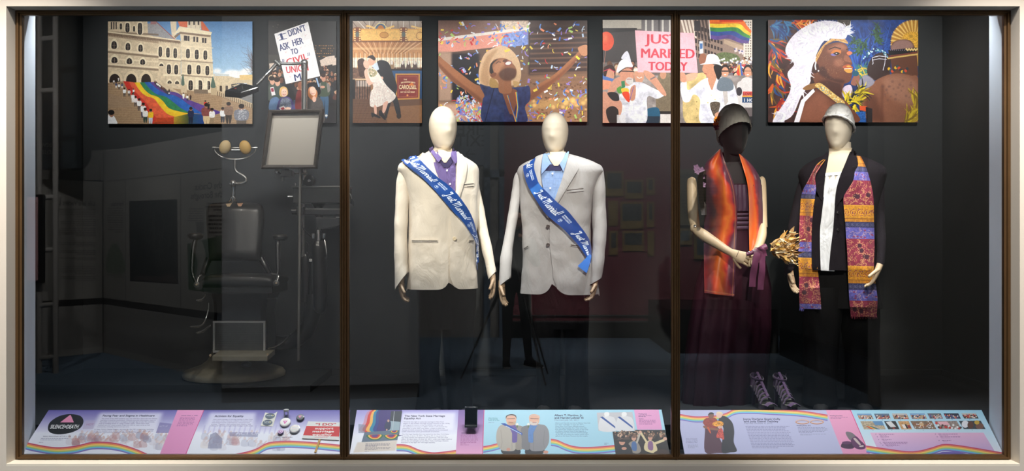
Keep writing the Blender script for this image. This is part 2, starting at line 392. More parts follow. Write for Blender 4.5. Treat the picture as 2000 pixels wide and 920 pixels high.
class Canvas:
    def __init__(s, w, h, x0, y0, x1, y1, bg=(128, 128, 128), q=None):
        s.w, s.h = w, h; s.o = np.array([x0, y0], float); s.k = np.array([w / (x1 - x0), h / (y1 - y0)]); s.q = q
        s.a = np.empty((h, w, 3)); s.a[:] = np.array(bg)
    def px(s, p):
        p = np.asarray(p, float)
        if s.q is not None: p = s.q(p)
        return (p - s.o) * s.k
    def raw(s, polys, col, a=1.0, blur=0, col2=None, tex=0, cell=6, seed=1, vert=True, orientit=True):
        if orientit: polys = [orient(p) for p in polys if len(p) > 2]
        if not polys: return
        allp = np.concatenate(polys); pad = int(blur * 2.2) + 2
        x0, y0 = np.maximum(np.floor(allp.min(0)).astype(int) - pad, 0); x1, y1 = np.minimum(np.ceil(allp.max(0)).astype(int) + pad, (s.w, s.h))
        if x1 <= x0 or y1 <= y0: return
        m = coverage([p - (x0, y0) for p in polys], x1 - x0, y1 - y0)
        if blur: m = boxblur(m, blur)
        m = (m * a)[:, :, None]; c = np.array(col, float)
        if col2 is not None:
            n = (y1 - y0) if vert else (x1 - x0); lo = (allp[:, 1] if vert else allp[:, 0]).min() - (y0 if vert else x0); hi = (allp[:, 1] if vert else allp[:, 0]).max() - (y0 if vert else x0)
            t = np.clip((np.arange(n) - lo) / max(hi - lo, 1), 0, 1); t = t[:, None, None] if vert else t[None, :, None]
            c = c * (1 - t) + np.array(col2, float) * t
        if tex:
            c = c * (1 + tex * (vnoise(y1 - y0, x1 - x0, cell, seed)[:, :, None] - .5) * 2)
        s.a[y0:y1, x0:x1] = s.a[y0:y1, x0:x1] * (1 - m) + c * m
    def fill(s, pts, col, **k): s.raw([s.px(pts)], col, **k)
    def fills(s, L, col, **k): s.raw([s.px(p) for p in L], col, **k)
    def sm(s, pts, col, n=6, **k): s.raw([s.px(spl(pts, n, True))], col, **k)
    def line(s, pts, wd, col, smooth=False, **k):
        p = spl(pts, 6) if smooth else pts
        s.fills(stroke(p, wd), col, **k)
    def text(s, body, x, y, size, col, sx=1.0, rot=0, bold=0, align='l', shear=0, a=1.0, width=None, mirror=False):
        # canvas coordinates (after q); y downwards; size = cap height / .72
        tr, wd = text_tris(body, bold)
        if not len(tr): return 0
        if width: sx = width / (wd * size)
        t = tr.copy(); t[:, :, 0] += shear * t[:, :, 1]
        if align == 'c': t[:, :, 0] -= wd / 2
        if align == 'r': t[:, :, 0] -= wd
        if mirror: t[:, :, 0] *= -1
        t = t * (size * sx, -size); c, sn = math.cos(rot), math.sin(rot)
        u = np.stack([x + t[:, :, 0] * c - t[:, :, 1] * sn, y + t[:, :, 0] * sn + t[:, :, 1] * c], 2)
        u = (u - s.o) * s.k
        s.raw(list(u), col, a=a)
        return wd * size * sx
    def noise(s, amp, cell, seed=3):
        s.a *= 1 + amp * (vnoise(s.h, s.w, cell, seed)[:, :, None] - .5) * 2
    def image(s, name):
        im = bpy.data.images.new(name, s.w, s.h); buf = np.ones((s.h, s.w, 4), 'f')
        buf[:, :, :3] = np.clip(s.a[::-1] / 255.0, 0, 1); im.pixels.foreach_set(buf.ravel()); im.update()
        try: im.pack()
        except Exception: pass
        return im
def immat(name, im, rough=.5, bump=0, spec=.4, weave=0, mul=1.0, sheen=0, fold=0):
    m = bpy.data.materials.new(name); m.use_nodes = True; N = m.node_tree.nodes; Lk = m.node_tree.links; b = N['Principled BSDF']
    t = N.new('ShaderNodeTexImage'); t.image = im; t.extension = 'EXTEND'; uv = N.new('ShaderNodeUVMap'); uv.uv_map = 'uv'
    Lk.new(uv.outputs[0], t.inputs[0]); Lk.new(t.outputs[0], b.inputs['Base Color'])
    b.inputs['Roughness'].default_value = rough; b.inputs['Specular IOR Level'].default_value = spec; b.inputs['Sheen Weight'].default_value = sheen
    n = N.new('ShaderNodeTexNoise'); n.inputs['Scale'].default_value = 220 if not fold else 14; bp = N.new('ShaderNodeBump'); bp.inputs['Strength'].default_value = bump or .02
    bp.inputs['Distance'].default_value = .001 if not fold else .02
    if fold: bp.inputs['Strength'].default_value = fold
    tc = N.new('ShaderNodeTexCoord'); Lk.new(tc.outputs['Object'], n.inputs[0]); Lk.new(n.outputs['Fac'], bp.inputs['Height']); Lk.new(bp.outputs[0], b.inputs['Normal'])
    return m
def crowd(c, x0, x1, y0, y1, n, r, seed, cloth, skin=((196, 146, 118), (150, 104, 80), (226, 184, 156), (110, 74, 56)), hair=((40, 28, 24), (24, 20, 20), (92, 62, 40), (190, 170, 140)), a=1.0, body=3.2):
    rs = np.random.RandomState(seed); ys = np.sort(rs.uniform(y0, y1, n))
    for y in ys:
        x = rs.uniform(x0, x1); q = r * rs.uniform(.8, 1.2) * (0.75 + .5 * (y - y0) / max(y1 - y0, 1))
        cl = cloth[rs.randint(len(cloth))]; sk = skin[rs.randint(len(skin))]; ha = hair[rs.randint(len(hair))]
        c.sm([(x - q * 1.7, y + q * body), (x - q * 1.6, y + q * 1.6), (x - q * .5, y + q * .9), (x + q * .5, y + q * .9), (x + q * 1.6, y + q * 1.6), (x + q * 1.7, y + q * body)], cl, n=3, a=a)
        c.fill(ell(x, y - q * .15, q * .92, q * 1.15), ha, a=a)
        c.fill(ell(x + q * rs.uniform(-.2, .2), y + q * .12, q * .72, q * .95), sk, a=a)
        c.fill(ell(x + q * .25, y + q * .2, q * .4, q * .8), tuple(v * .75 for v in sk), a=a * .5)
# ---------------------------------------------------------------- garments and mannequins
m_headw = M('ivory_mannequin_skin', (226, 214, 194), .5, var=.02, vs=6, spec=.3)
m_headb = M('black_jersey_mannequin_cover', (22, 20, 22), .8, var=.1, bump=.08, bs=400, sheen=.2)
m_wood = M('pale_beech_wood', (205, 182, 150), .45, var=.09, vs=10, stretch=(6, 6, .7), bump=.03, bs=30)
m_wood_seam = M('dark_joint_line', (58, 44, 34), .7)
m_steel = M('bright_steel', (200, 202, 205), .22, 1)
m_linen = M('cream_linen', (222, 212, 196), .85, var=.05, vs=26, stretch=(1, 1, .25), fold=.3, foldscale=9, weave=260, bump=.1, bs=300, sheen=.15)
m_greyl = M('light_grey_cotton', (160, 159, 159), .85, var=.05, vs=26, stretch=(1, 1, .25), fold=.24, foldscale=8, weave=260, bump=.1, bs=300, sheen=.15)
m_purple = M('lavender_linen_shirt', (98, 82, 134), .85, var=.16, vs=22, stretch=(1, 1, .3), fold=.5, foldscale=16, weave=300)
m_purpled = M('dark_violet_collar_lining', (44, 36, 74), .9, var=.1)
m_navyt = M('black_navy_trouser_wool', (8, 9, 12), .9, var=.15, spec=.2, fold=.4, foldscale=5)
m_trous2 = M('black_trouser_wool', (8, 7, 8), .9, var=.15, spec=.2, fold=.4, foldscale=5)
m_shoe = M('black_shoe_leather', (12, 11, 12), .7, var=.1, spec=.25)
m_button = M('pale_horn_button', (206, 190, 160), .35, var=.1)
m_buttong = M('dark_grey_horn_button', (70, 66, 64), .3, var=.2, vs=60)
m_buttonw = M('white_pearl_button', (235, 235, 240), .25)
m_slit_shade = M('shadowed_pocket_slit', (60, 54, 48), .9)  # dark tone stands in for shade inside the pocket opening
m_aub = M('black_aubergine_suit_wool', (22, 17, 23), .9, var=.12, vs=40, fold=.35, foldscale=7, spec=.2)
m_aubt = M('black_suit_trouser_wool', (9, 8, 9), .9, var=.12, spec=.2, fold=.3, foldscale=5)
m_white = M('white_jersey_blouse', (218, 220, 224), .8, var=.02, fold=.45, foldscale=12)
m_gown = M('dark_plum_satin', (46, 16, 30), .5, var=.1, vs=5, fold=.25, foldscale=4, spec=.3)
m_gownl = M('plum_chiffon_bodice', (70, 46, 66), .6, var=.12, vs=10, fold=.2, foldscale=14)
m_ribbonp = M('plum_satin_ribbon', (108, 52, 84), .35, var=.08, sheen=.2)
m_hat = M('taupe_pleated_hat_fabric', (206, 202, 190), .9, var=.2, vs=30, fold=.35, foldscale=22, bump=.2, bs=200)
m_cap = M('white_crochet_cap', (252, 252, 250), .85, var=.03, fold=.5, foldscale=30, bump=.3, bs=160)

def interp_rows(rows):
    r = np.array([tuple(x) + (0,) * (5 - len(x)) for x in rows], float)
    def f(py): return [np.interp(py, r[:, 0], r[:, k]) for k in (1, 2, 3, 4)]
    return f, r[0, 0], r[-1, 0]
class Torso:
    def __init__(s, Y, th, rows, ex=2.5): s.Y, s.th, s.ex = Y, th, ex; s.f, s.p0, s.p1 = interp_rows(rows)
    def pt(s, phi, py, grow=0.0):
        xl, xr, B, yo = s.f(py); sc = 1 / S(s.Y); xc = ((xl + xr) / 2 - 1000) * sc; wd = (xr - xl) / 2 * sc
        A = math.sqrt(max(wd * wd - (B * math.sin(s.th)) ** 2, wd * wd * .3)) / math.cos(s.th)
        A += grow; B = B + grow
        sn, cs = math.sin(phi), math.cos(phi); e = 2 / s.ex
        u = A * math.copysign(abs(sn) ** e, sn); v = B * math.copysign(abs(cs) ** e, cs)
        c, k = math.cos(s.th), math.sin(s.th)
        return Vector((xc + u * c + v * k, s.Y + yo + u * k - v * c, CZ - (py - 460) * sc)), u
    def loft(s, hem=None, nu=96, nv=64, open_front=False, over=0.0, amp=.004, wf=7, seed=0, fold=None, grow=0, cap0=False):
        rows = []; h0 = s.p1
        for i in range(nv + 1):
            t = i / nv; row = []
            for j in range(nu + (1 if open_front else 0)):
                if open_front: ph = .0 + j / nu * (2 * math.pi + .1); 
                else: ph = j / nu * 2 * math.pi
                g = grow
                if open_front:
                    g += over * max(0, 1 - ph / .5); g -= .002 * (ph > 2 * math.pi - .05)
                ph2 = ph if ph <= 2 * math.pi else ph
                hp = hem(ph2, s) if hem else h0
                py = s.p0 + (hp - s.p0) * t
                p, u = s.pt(ph2, py, g)
                if amp:
                    q = Vector((p.x * wf, p.y * wf, p.z * wf * .8 + seed * 9.1)); d = mnoise.noise(q) + .5 * mnoise.noise(q * 2.3)
                    r = (p - Vector((p.x * 0 + (s.f(py)[0] + s.f(py)[1] - 2000) / 2 / S(s.Y), s.Y, p.z))); r.z = 0
                    p = p + r.normalized() * d * amp * min(1, t * 4)
                if fold: p = fold(p, ph, t, py)
                row.append(p)
            rows.append(row)
        m = MB()
        if open_front: m.rings(rows, False, False, closed=False)
        else: m.rings(rows, cap0, False)
        return m
def bvh_of(*mbs):
    v = []; f = []
    for m in mbs:
        k = len(v); v += m.v; f += [tuple(i + k for i in q) for q in m.f]
    return BVHTree.FromPolygons([tuple(p) for p in v], f)
CAM = Vector((0, -D, CZ))
def cast(bvh, px, py, off, Y=None):
    d = (P(px, py, 1) - CAM).normalized(); loc, n, _, _ = bvh.ray_cast(CAM, d)
    if loc is None: return None
    if n.dot(d) > 0: n = -n
    return loc + (n * .6 - d * .4) * off
def resamp(pts, n, by='arc'):
    p = spl(pts, 6)
    c = np.abs(np.diff(p[:, 1])) if by == 'y' else np.hypot(*np.diff(p, axis=0).T)
    c = np.concatenate([[0], np.cumsum(c + 1e-6)]); t = np.linspace(0, c[-1], n)
    return np.stack([np.interp(t, c, p[:, 0]), np.interp(t, c, p[:, 1])], 1)
def patch(name, L, Rr, bvh, off, mat, parent, nu=24, nv=6, thick=.003, by='arc', Y=.5, swap=False, offf=None, smooth=40, back=None, hang=False):
    a = resamp(L, nu, by); b = resamp(Rr, nu, by); g = []; last = [None] * nv
    for i in range(nu):
        row = []
        for j in range(nv):
            t = j / (nv - 1); q = a[i] * (1 - t) + b[i] * t; o = off + (offf(i / (nu - 1), t) if offf else 0)
            p = cast(bvh, q[0], q[1], o)
            row.append((q, p))
        g.append(row)
    # fill misses from neighbours
    G = []
    for i in range(nu):
        row = []
        for j in range(nv):
            q, p = g[i][j]
            if p is None:
                best = None
                for rad in range(1, nu):
                    for ii, jj in [(i - rad, j), (i, j - rad), (i, j + rad), (i + rad, j)]:
                        if 0 <= ii < nu and 0 <= jj < nv and g[ii][jj][1] is not None: best = g[ii][jj][1].y; break
                    if best is not None: break
                p = P(q[0], q[1], best if best is not None else Y)
            row.append(p)
        G.append(row)
    for i in range(1, nu):       # hang: never jump more than a little in depth between rows
        for j in range(nv):
            if abs(G[i][j].y - G[i - 1][j].y) > .05:
                q = g[i][j][0]; G[i][j] = P(q[0], q[1], G[i - 1][j].y + math.copysign(.02, G[i][j].y - G[i - 1][j].y))
    if hang:
        yy = np.array([[p.y for p in r] for r in G])
        for _ in range(6): yy = np.pad(yy, 2, 'edge'); yy = (yy[:-4, 2:-2] + 2 * yy[1:-3, 2:-2] + 2 * yy[2:-2, 2:-2] + 2 * yy[3:-1, 2:-2] + yy[4:, 2:-2]) / 8; yy = np.pad(yy, ((0, 0), (1, 1)), 'edge'); yy = (yy[:, :-2] + 2 * yy[:, 1:-1] + yy[:, 2:]) / 4
        y0 = np.array([[99 if g[i][j][1] is None else g[i][j][1].y for j in range(nv)] for i in range(nu)]); yy = np.minimum(yy, y0 + .004)
        G = [[P(*g[i][j][0], yy[i, j] - (offf(i / (nu - 1), j / (nv - 1)) * .6 if offf else 0)) for j in range(nv)] for i in range(nu)]
    m = MB(); m.grid(G, thick=Vector((0, thick, 0)))
    if swap:
        for k, (u, v) in list(m.uv.items()): m.uv[k] = (1 - v, u)
    return m.build(name, mat, parent, smooth=smooth)
def sleeve(name, rows, mat, root, cuff=0, seed=1, ratio=1.12, amp=.004, n=20):
    # rows: (px, py, half width px, Y)
    rows = [(rows[0][0] * .8 + rows[1][0] * .2, rows[0][1] + 6, rows[0][2] * .95, rows[0][3])] + list(rows[1:]); r = spl(rows, 6); pts = [P(a, b, y) for a, b, h, y in r]; rad = [h / S(y) for a, b, h, y in r]
    rs = []; t0 = (pts[0] - pts[2]).normalized(); pts = [pts[0] + t0 * rad[0] * .36, pts[0] + t0 * rad[0] * .2] + pts; rad = [rad[0] * .35, rad[0] * .8] + rad; N_ = len(pts)
    for i, p in enumerate(pts):
        t = (pts[min(i + 1, N_ - 1)] - pts[max(i - 1, 0)]).normalized(); u = Vector((1, 0, 0)); u = (u - t * u.x).normalized(); v = t.cross(u)
        ring = []
        for j in range(n):
            a = 2 * math.pi * j / n; q = p + u * math.cos(a) * rad[i] + v * math.sin(a) * rad[i] * ratio
            w_ = Vector((q.x * 5, q.y * 5, q.z * 16 + seed * 5)); d = mnoise.noise(w_) * amp * 1.4 * min(1, i / 6)
            q = q + (q - p).normalized() * d
            f = max(0, (i - N_ * .8) / (N_ * .2)); q.z += f * cuff * (q.x - p.x)
            ring.append(q)
        rs.append(ring)
    c = pts[-1]; inner = [c + (q - c) * .9 for q in rs[-1]]; inner2 = [q + (pts[-4] - c) for q in inner]
    rs += [inner, inner2]
    return MB().rings(rs).build(name, mat, root, smooth=60)

class Head:
    T = [0, .025, .07, .15, .28, .4, .52, .64, .76, .86, .94, 1.0]
    Wd = [.0, .33, .55, .77, .945, 1.0, .99, .93, .82, .68, .52, .34]
    Fr = [.0, .30, .52, .74, .93, 1.0, 1.0, .97, .92, .85, .72, .50]      # forward extent
    Bk = [.0, .36, .6, .82, .98, 1.0, .96, .86, .70, .55, .45, .40]       # backward extent
    def __init__(s, pxc, top, chin, hw, Y, yaw, nose=.011):
        s.c = P(pxc, top, Y); s.h = (chin - top) / S(Y); s.a = hw / S(Y); s.yaw = yaw; s.nose = nose; s.b = s.a * 1.2
        s.a = s.a / math.sqrt(math.cos(yaw) ** 2 + (1.2 * math.sin(yaw)) ** 2); s.b = s.a * 1.2
    def pt(s, ph, t, grow=0):
        wd = np.interp(t, s.T, s.Wd) * s.a; fr = np.interp(t, s.T, s.Fr) * s.b; bk = np.interp(t, s.T, s.Bk) * s.b
        sn, cs = math.sin(ph), math.cos(ph); e = .93
        u = (wd + grow) * math.copysign(abs(sn) ** e, sn); v = ((fr if cs > 0 else bk) + grow) * cs
        aph = (ph + math.pi) % (2 * math.pi) - math.pi
        if not grow:
            v += s.nose * .9 * math.exp(-(aph / .2) ** 2 - ((t - .6) / .07) ** 2) + s.nose * .5 * math.exp(-(aph / .16) ** 2 - ((t - .48) / .12) ** 2)
            v -= s.nose * .2 * math.exp(-((abs(aph) - .5) / .25) ** 2 - ((t - .47) / .08) ** 2)
            v += s.nose * .6 * math.exp(-(aph / .5) ** 2 - ((t - .9) / .06) ** 2)
        c, k = math.cos(s.yaw), math.sin(s.yaw)
        return Vector((s.c.x + u * c + v * k, s.c.y + u * k - v * c, s.c.z - t * s.h + (grow * (1 - t * 2) if t < .5 else 0)))
    def mesh(s, n=40, m=30):
        rs = []
        for i in range(m + 1):
            t = .004 + .996 * (i / m) ** 1.25
            rs.append([s.pt(2 * math.pi * j / n, t) for j in range(n)])
        return MB().rings(rs)
def hand(root, wrist, a, nrm, L=.185, curl=1.0, mat=None, seam=True, spread=1.0, thumbdir=1, name='hand', thumb_curl=.3):
    # a: wrist -> fingertips, nrm: the way the fingers curl; thumb on the side thumbdir * (a x nrm)
    mat = mat or m_wood; W = Vector(wrist); a = Vector(a).normalized(); nrm = Vector(nrm); nrm = (nrm - a * nrm.dot(a)).normalized(); s = a.cross(nrm) * thumbdir
    k = L / .185; m = MB(); rs = []
    for t, rx, ry, sh in ((-.2, .022, .019, 0), (0, .026, .020, 0), (.25, .031, .0185, .002), (.55, .038, .0165, .003), (.85, .041, .0145, .001), (1.0, .039, .011, 0)):
        c = W + a * (t * .088 * k) + s * sh * k
        rs.append([c + s * (rx * k * math.copysign(abs(math.cos(q)) ** .8, math.cos(q))) + nrm * (ry * k * math.sin(q)) for q in [2 * math.pi * j / 16 for j in range(16)]])
    h = m.rings(rs).build(name, mat, root, smooth=60)
    for i, (o, ln, an) in enumerate(((.030, .070, .10), (.0105, .079, .03), (-.0095, .073, -.04), (-.029, .057, -.12))):
        base = W + a * (.084 * k) + s * (o * k); d = (a + s * an * spread).normalized(); p = base; pts = [base - d * .01 * k]; rad = [.0095 * k]
        ang = 0; r0 = (.0096, .0098, .0094, .0085)[i] * k
        segs = (.46, .31, .23); rr = (1.0, .92, .84, .62)
        for q in range(3):
            ang += (.30, .42, .34)[q] * curl * (1 + .12 * i)
            dd = (d * math.cos(ang) + nrm * math.sin(ang)); e = p + dd * ln * k * segs[q]
            pts += [p.lerp(e, .06), p.lerp(e, .5), p.lerp(e, .93)]; rad += [r0 * rr[q] * .9, r0 * rr[q] * 1.02, r0 * rr[q + 1] * .9]
            p = e
        pts.append(p); rad.append(r0 * .28)
        MB().tube(pts, rad, 10, side=s).build('finger', mat, h, smooth=70)
    base = W + a * .022 * k + s * .026 * k; d = (a * .72 + s * .55 + nrm * .42).normalized(); p = base; pts = [base - s * .008 * k]; rad = [.012 * k]
    for q, ln in enumerate((.036, .030, .024)):
        e = p + d * ln * k; pts += [p.lerp(e, .1), p.lerp(e, .55), p.lerp(e, .92)]; r0 = (.0125, .0108, .0098)[q] * k; rad += [r0 * .93, r0, r0 * .9]
        p = e; d = (d + nrm * thumb_curl * .5 + a * .35).normalized()
    pts.append(p); rad.append(.004 * k)
    MB().tube(pts, rad, 10, side=nrm).build('thumb', mat, h, smooth=70)
    if seam:
        MB().tube([W + a * .03 * k, W + a * .033 * k], [(.0335 * k, .0195 * k)] * 2, 16, side=s, caps=False).build('wrist_joint', m_wood_seam, h, smooth=60)
    return h
def disc(p, n, r, h=.003):
    return MB().lathe(p, [(r * .8, 0), (r, h * .3), (r, h * .7), (r * .8, h), (r * .62, h * .9), (.0004, h * .7)], 16, n)
def button(root, bvh, px, py, r, mat, off=.008, name='button', parent=None):
    p = cast(bvh, px, py, off); 
    if p is None: return
    return disc(p, (0, -1, 0), r).build(name, mat, parent or root, smooth=40)
def shoe(root, px, Y, yaw=0, mat=None, L=.25):
    c = Vector(((px - 1000) / S(Y), Y, FL)); d = Vector((math.sin(yaw), -math.cos(yaw), 0)); s = Vector((d.y * -1, d.x, 0)); rs = []
    for t, wd, h in ((0, .03, .07), (.08, .036, .085), (.25, .036, .095), (.42, .038, .076), (.58, .044, .05), (.75, .046, .036), (.9, .04, .028), (1, .02, .018)):
        b = c + d * (t * L - .09)
        rs.append([b + s * (wd * x) + Vector((0, 0, h * z)) for x, z in ((-.9, 0), (-1, .25), (-.85, .7), (-.4, 1), (.4, 1), (.85, .7), (1, .25), (.9, 0))])
    o = MB().rings(rs).build('shoe', mat or m_shoe, root, smooth=60)
    m = MB()
    for k in range(4):
        b = c + d * ((.36 + .07 * k) * L - .09) + Vector((0, 0, .088 - .010 * k)); m.tube([b - s * .02, b + Vector((0, 0, .004)), b + s * .02], .003, 6)
    m.build('laces', M('grey_black_shoelace', (70, 70, 72), .7), o, smooth=60)
    return o
def legs(root, Y, pel, left, right, mat, th, name='trousers', ex=2.3):
    m = MB()
    for rows in (pel, left, right):
        T = Torso(Y, 0 if rows is not pel else th, rows, ex)
        q = T.loft(nu=32, nv=30, amp=.006, wf=5); m.add(q.v, q.f)
    legs.last = m
    return m.build(name, mat, root, smooth=60)
def neck(root, p, mat, name='neck'):
    pts = [P(a, b, y) for a, b, h, y in p]; return MB().tube(spl(pts, 5), list(np.interp(np.linspace(0, 1, 5 * (len(p) - 1) + 1), np.linspace(0, 1, len(p)), [h / S(y) for a, b, h, y in p])), 24).build(name, mat, root, smooth=60)

# sash canvas: lettering drawn by hand as brush strokes in a script style
SCRIPT = {   # letter: (advance, [strokes]) in units of x height = 1, y up
 'J': (1.25, [[(.95, 2.0), (.55, 2.15), (.2, 1.95), (.35, 1.7), (.8, 1.95), (.98, 2.1), (.85, 1.4), (.6, .2), (.35, -.55), (0, -.6), (-.05, -.35), (.35, .0), (.9, .35)]]),
 'u': (.85, [[(.0, .5), (.22, 1), (.1, .35), (.25, .02), (.5, .3), (.72, 1), (.6, .3), (.72, .02), (.95, .3)]]),
 's': (.7, [[(.0, .25), (.35, .75), (.5, 1.1), (.45, .7), (.6, .3), (.4, .0), (.1, .1)], [(.45, .05), (.8, .3)]]),
 't': (.6, [[(.05, .35), (.3, .9), (.5, 1.75), (.3, .7), (.3, .1), (.5, .05), (.75, .3)], [(.05, 1.25), (.75, 1.38)]]),
 ' ': (.75, []),
 'M': (1.9, [[(-.1, 1.6), (.15, 2.0), (.4, 1.95), (.3, 1.2), (.1, .0)], [(.3, 1.1), (.65, 1.9), (.9, 2.0), (.85, 1.2), (.7, .1)], [(.85, 1.1), (1.25, 1.95), (1.5, 2.0), (1.42, 1.0), (1.4, .2), (1.55, .0), (1.9, .35)]]),
 'a': (.85, [[(.7, .85), (.4, 1.0), (.1, .6), (.12, .1), (.4, .1), (.65, .6), (.75, 1.0), (.65, .3), (.75, .02), (.95, .3)]]),
 'r': (.72, [[(.0, .35), (.3, 1.05), (.32, 1.2), (.42, .95), (.68, .98), (.58, .45), (.62, .05), (.85, .3)]]),
 'i': (.5, [[(.0, .4), (.25, 1.0), (.15, .3), (.25, .02), (.55, .3)], [(.38, 1.42), (.44, 1.5)]]),
 'e': (.7, [[(.05, .3), (.45, .6), (.5, .95), (.3, 1.0), (.12, .6), (.18, .1), (.45, .05), (.75, .35)]]),
 'd': (.95, [[(.65, .85), (.38, 1.0), (.1, .55), (.15, .1), (.4, .1), (.7, .8), (.98, 2.1), (.75, .6), (.75, .05), (.98, .25)]]),
 '!': (.5, [[(.55, 2.05), (.32, .65)], [(.2, .08), (.24, .12)]]),
}
def script(c, body, x, y, h, col, wd, sx=.86):
    k = h / 2.1
    for ch in body:
        adv, st = SCRIPT[ch]
        for q in st:
            p = spl([(x + (a * sx + .12 * b) * k, y - b * k) for a, b in q], 5)
            c.fills([((z - 0)) for z in stroke(p, [wd * .75, wd, wd * .8])], col)
        x += adv * k * sx
    return x
def sash_mat(name, length_ratio, starts, fold=None):
    H = 120; W_ = int(H * length_ratio); c = Canvas(W_, H, 0, 0, W_, H, (18, 66, 138))
    c.noise(.05, 40, 3)
    if fold: c.fill(rect(fold[0] * W_, 0, fold[1] * W_, H), (48, 110, 190), blur=4)  # lighter band paints the light caught along a fold
    wt = (226, 234, 244)
    for s0 in starts:
        x = s0 * W_; e = script(c, 'Just Married!', x, 84, 62, wt, 5.2)
        c.text('EMPIRE STATE', e + 30, 42, 15, wt, width=88, bold=.02); c.text('PRIDE AGENDA', e + 30, 58, 15, wt, width=88, bold=.02)
        c.fill(ell(e + 52, 86, 15), wt); c.fill(ell(e + 52, 86, 12.5), (18, 66, 138))
        c.line([(e + 52, 96), (e + 52, 84), (e + 44, 77)], 3.2, wt); c.line([(e + 52, 84), (e + 60, 77)], 3.2, wt)
    c.fill(rect(0, 0, W_, 2.5), (18, 62, 140)); c.fill(rect(0, H - 2.5, W_, H), (18, 62, 140))
    return immat(name, c.image(name), .28, spec=.5, bump=.05, sheen=.1)
def hemf(base, rise, wcm):
    def f(ph, T):
        a = T.pt(ph, T.p1)[1]; c = math.cos(ph)
        if c < 0: return base + 4
        d = abs(a) / wcm
        k = 0 if d >= 1 else 1 - math.sqrt(max(0, 1 - (1 - d) ** 2))
        return base - rise * k
    return f
def pocket(root, bvh, x0, y0, x1, y1, h, mat, name='pocket_welt', off=.005):
    return patch(name, [(x0, y0), (x1, y1)], [(x0, y0 + h), (x1, y1 + h)], bvh, off, mat, root, 10, 3, .003)
def slit(parent, bvh, x0, y0, x1, y1, off=.0065):
    return patch('pocket_slit', [(x0, y0), (x1, y1)], [(x0, y0 + 1.2), (x1, y1 + 1.2)], bvh, off, m_slit_shade, parent, 10, 2, .001)
m_wood_shade = M('shade_toned_beech_wood', (164, 138, 110), .45, var=.09, vs=10, bump=.03, bs=30)  # beech darkened to put the jackets' shade into the men's hands
def man(cfg):
    Y = cfg['Y']; root = thing('mannequin', ((cfg['cx'] - 1000) / S(Y), Y, FL), cfg['label'], 'mannequin', None)
    H = Head(*cfg['head']); hm = H.mesh(); hm.build('head', m_headw, root, smooth=70)
    nk = neck(root, cfg['neck'], m_headw)
    T = Torso(Y, cfg['th'], cfg['rows']); jm = T.loft(hem=hemf(*cfg['hem']), open_front=True, over=.007, nu=110, nv=70, amp=.008, seed=cfg['seed'])
    jk = jm.build('jacket', cfg['mat'], root, smooth=60)
    B = bvh_of(T.loft(nu=72, nv=50, amp=0)); BN = bvh_of(T.loft(nu=72, nv=50, amp=0), MB().tube([P(a, b, y) for a, b, h, y in cfg['neck']], [h / S(y) * 1.08 for a, b, h, y in cfg['neck']], 24))
    for rows, cs, sd in cfg['sleeves']: sleeve('sleeve', rows, cfg['mat'], jk, cs, sd)
    sh = patch('shirt', cfg['shirt'][0], cfg['shirt'][1], BN, .012, cfg['shirtmat'], root, 26, 9, .003, by='y')
    patch('placket', cfg['placket'][0], cfg['placket'][1], BN, .0145, cfg['shirtmat'], sh, 22, 3, .002, by='y')
    patch('collar_lining', cfg['gap'][0], cfg['gap'][1], BN, .0165, cfg['lining'], sh, 8, 5, .002)
    patch('throat', cfg['throat'][0], cfg['throat'][1], BN, .020, M('ivory_toned_down', (196, 182, 158), .55), nk, 12, 7, .002)  # ivory darkened to put the chin's shade into the throat
    # collar stand round the back of the neck
    c = P(*cfg['stand'][:2], Y + cfg['stand'][5]); r, zb, zf = cfg['stand'][2:5]; rs = [[], [], [], []]
    for j in range(29):
        a = -2.55 + 5.1 * j / 28; k = (1 + math.cos(a)) / 2; f = cfg['th']
        d = Vector((math.sin(a + math.pi + f), -math.cos(a + math.pi + f), 0)); zt = zb * k + zf * (1 - k)
        rs[0].append(c + d * r * .98 + Vector((0, 0, zt))); rs[1].append(c + d * r * 1.12 + Vector((0, 0, zt + .002)))
        rs[2].append(c + d * r * 1.42 + Vector((0, 0, zt - .045))); rs[3].append(c + d * r * 1.2 + Vector((0, 0, zt - .06)))
    MB().rings(rs, False, False, closed=False).build('collar_stand', cfg['shirtmat'], sh, smooth=60)
    rs = [[], [], [], []]      # jacket collar behind it
    for j in range(29):
        a = -2.0 + 4.0 * j / 28; k = (1 + math.cos(a)) / 2; f = cfg['th']
        d = Vector((math.sin(a + math.pi + f), -math.cos(a + math.pi + f), 0)); zt = (zb - .012) * k + (zf - .035) * (1 - k)
        for q, (m1, dz) in enumerate(((1.22, -.01), (1.36, .0), (1.72, -.05), (1.5, -.07))): rs[q].append(c + d * r * m1 + Vector((0, 0, zt + dz)))
    MB().rings(rs, False, False, closed=False).build('jacket_collar', cfg['mat'], jk, smooth=60)
    for L, Rr in cfg['wings']: patch('collar_wing', L, Rr, BN, .025, cfg['shirtmat'], sh, 10, 4, .004)
    for L, Rr, nm in cfg['lapels']: patch(nm, L, Rr, BN, .019, cfg['mat'], jk, 22, 5, .005, offf=lambda u, v: .004 * math.sin(math.pi * v))
    for x, y in cfg['sbuttons']: button(root, BN, x, y, .0055, m_buttonw, .018, 'shirt_button', sh)
    for x, y in cfg['buttons']: button(root, B, x, y, .0115, cfg['bmat'], .012, 'button', jk)
    for (x0, y0, x1, y1, h) in cfg['pockets']:
        p = pocket(root, B, x0, y0, x1, y1, h, cfg['mat'], off=.007); slit(p, B, x0 + 1, y0 + h * .38, x1 - 1, y1 + h * .38, .0105)
    sm_ = sash_mat(cfg['sash_name'], cfg['sash_ratio'], cfg['sash_starts'], cfg.get('sash_fold_light'))
    L, Rr = cfg['sash']
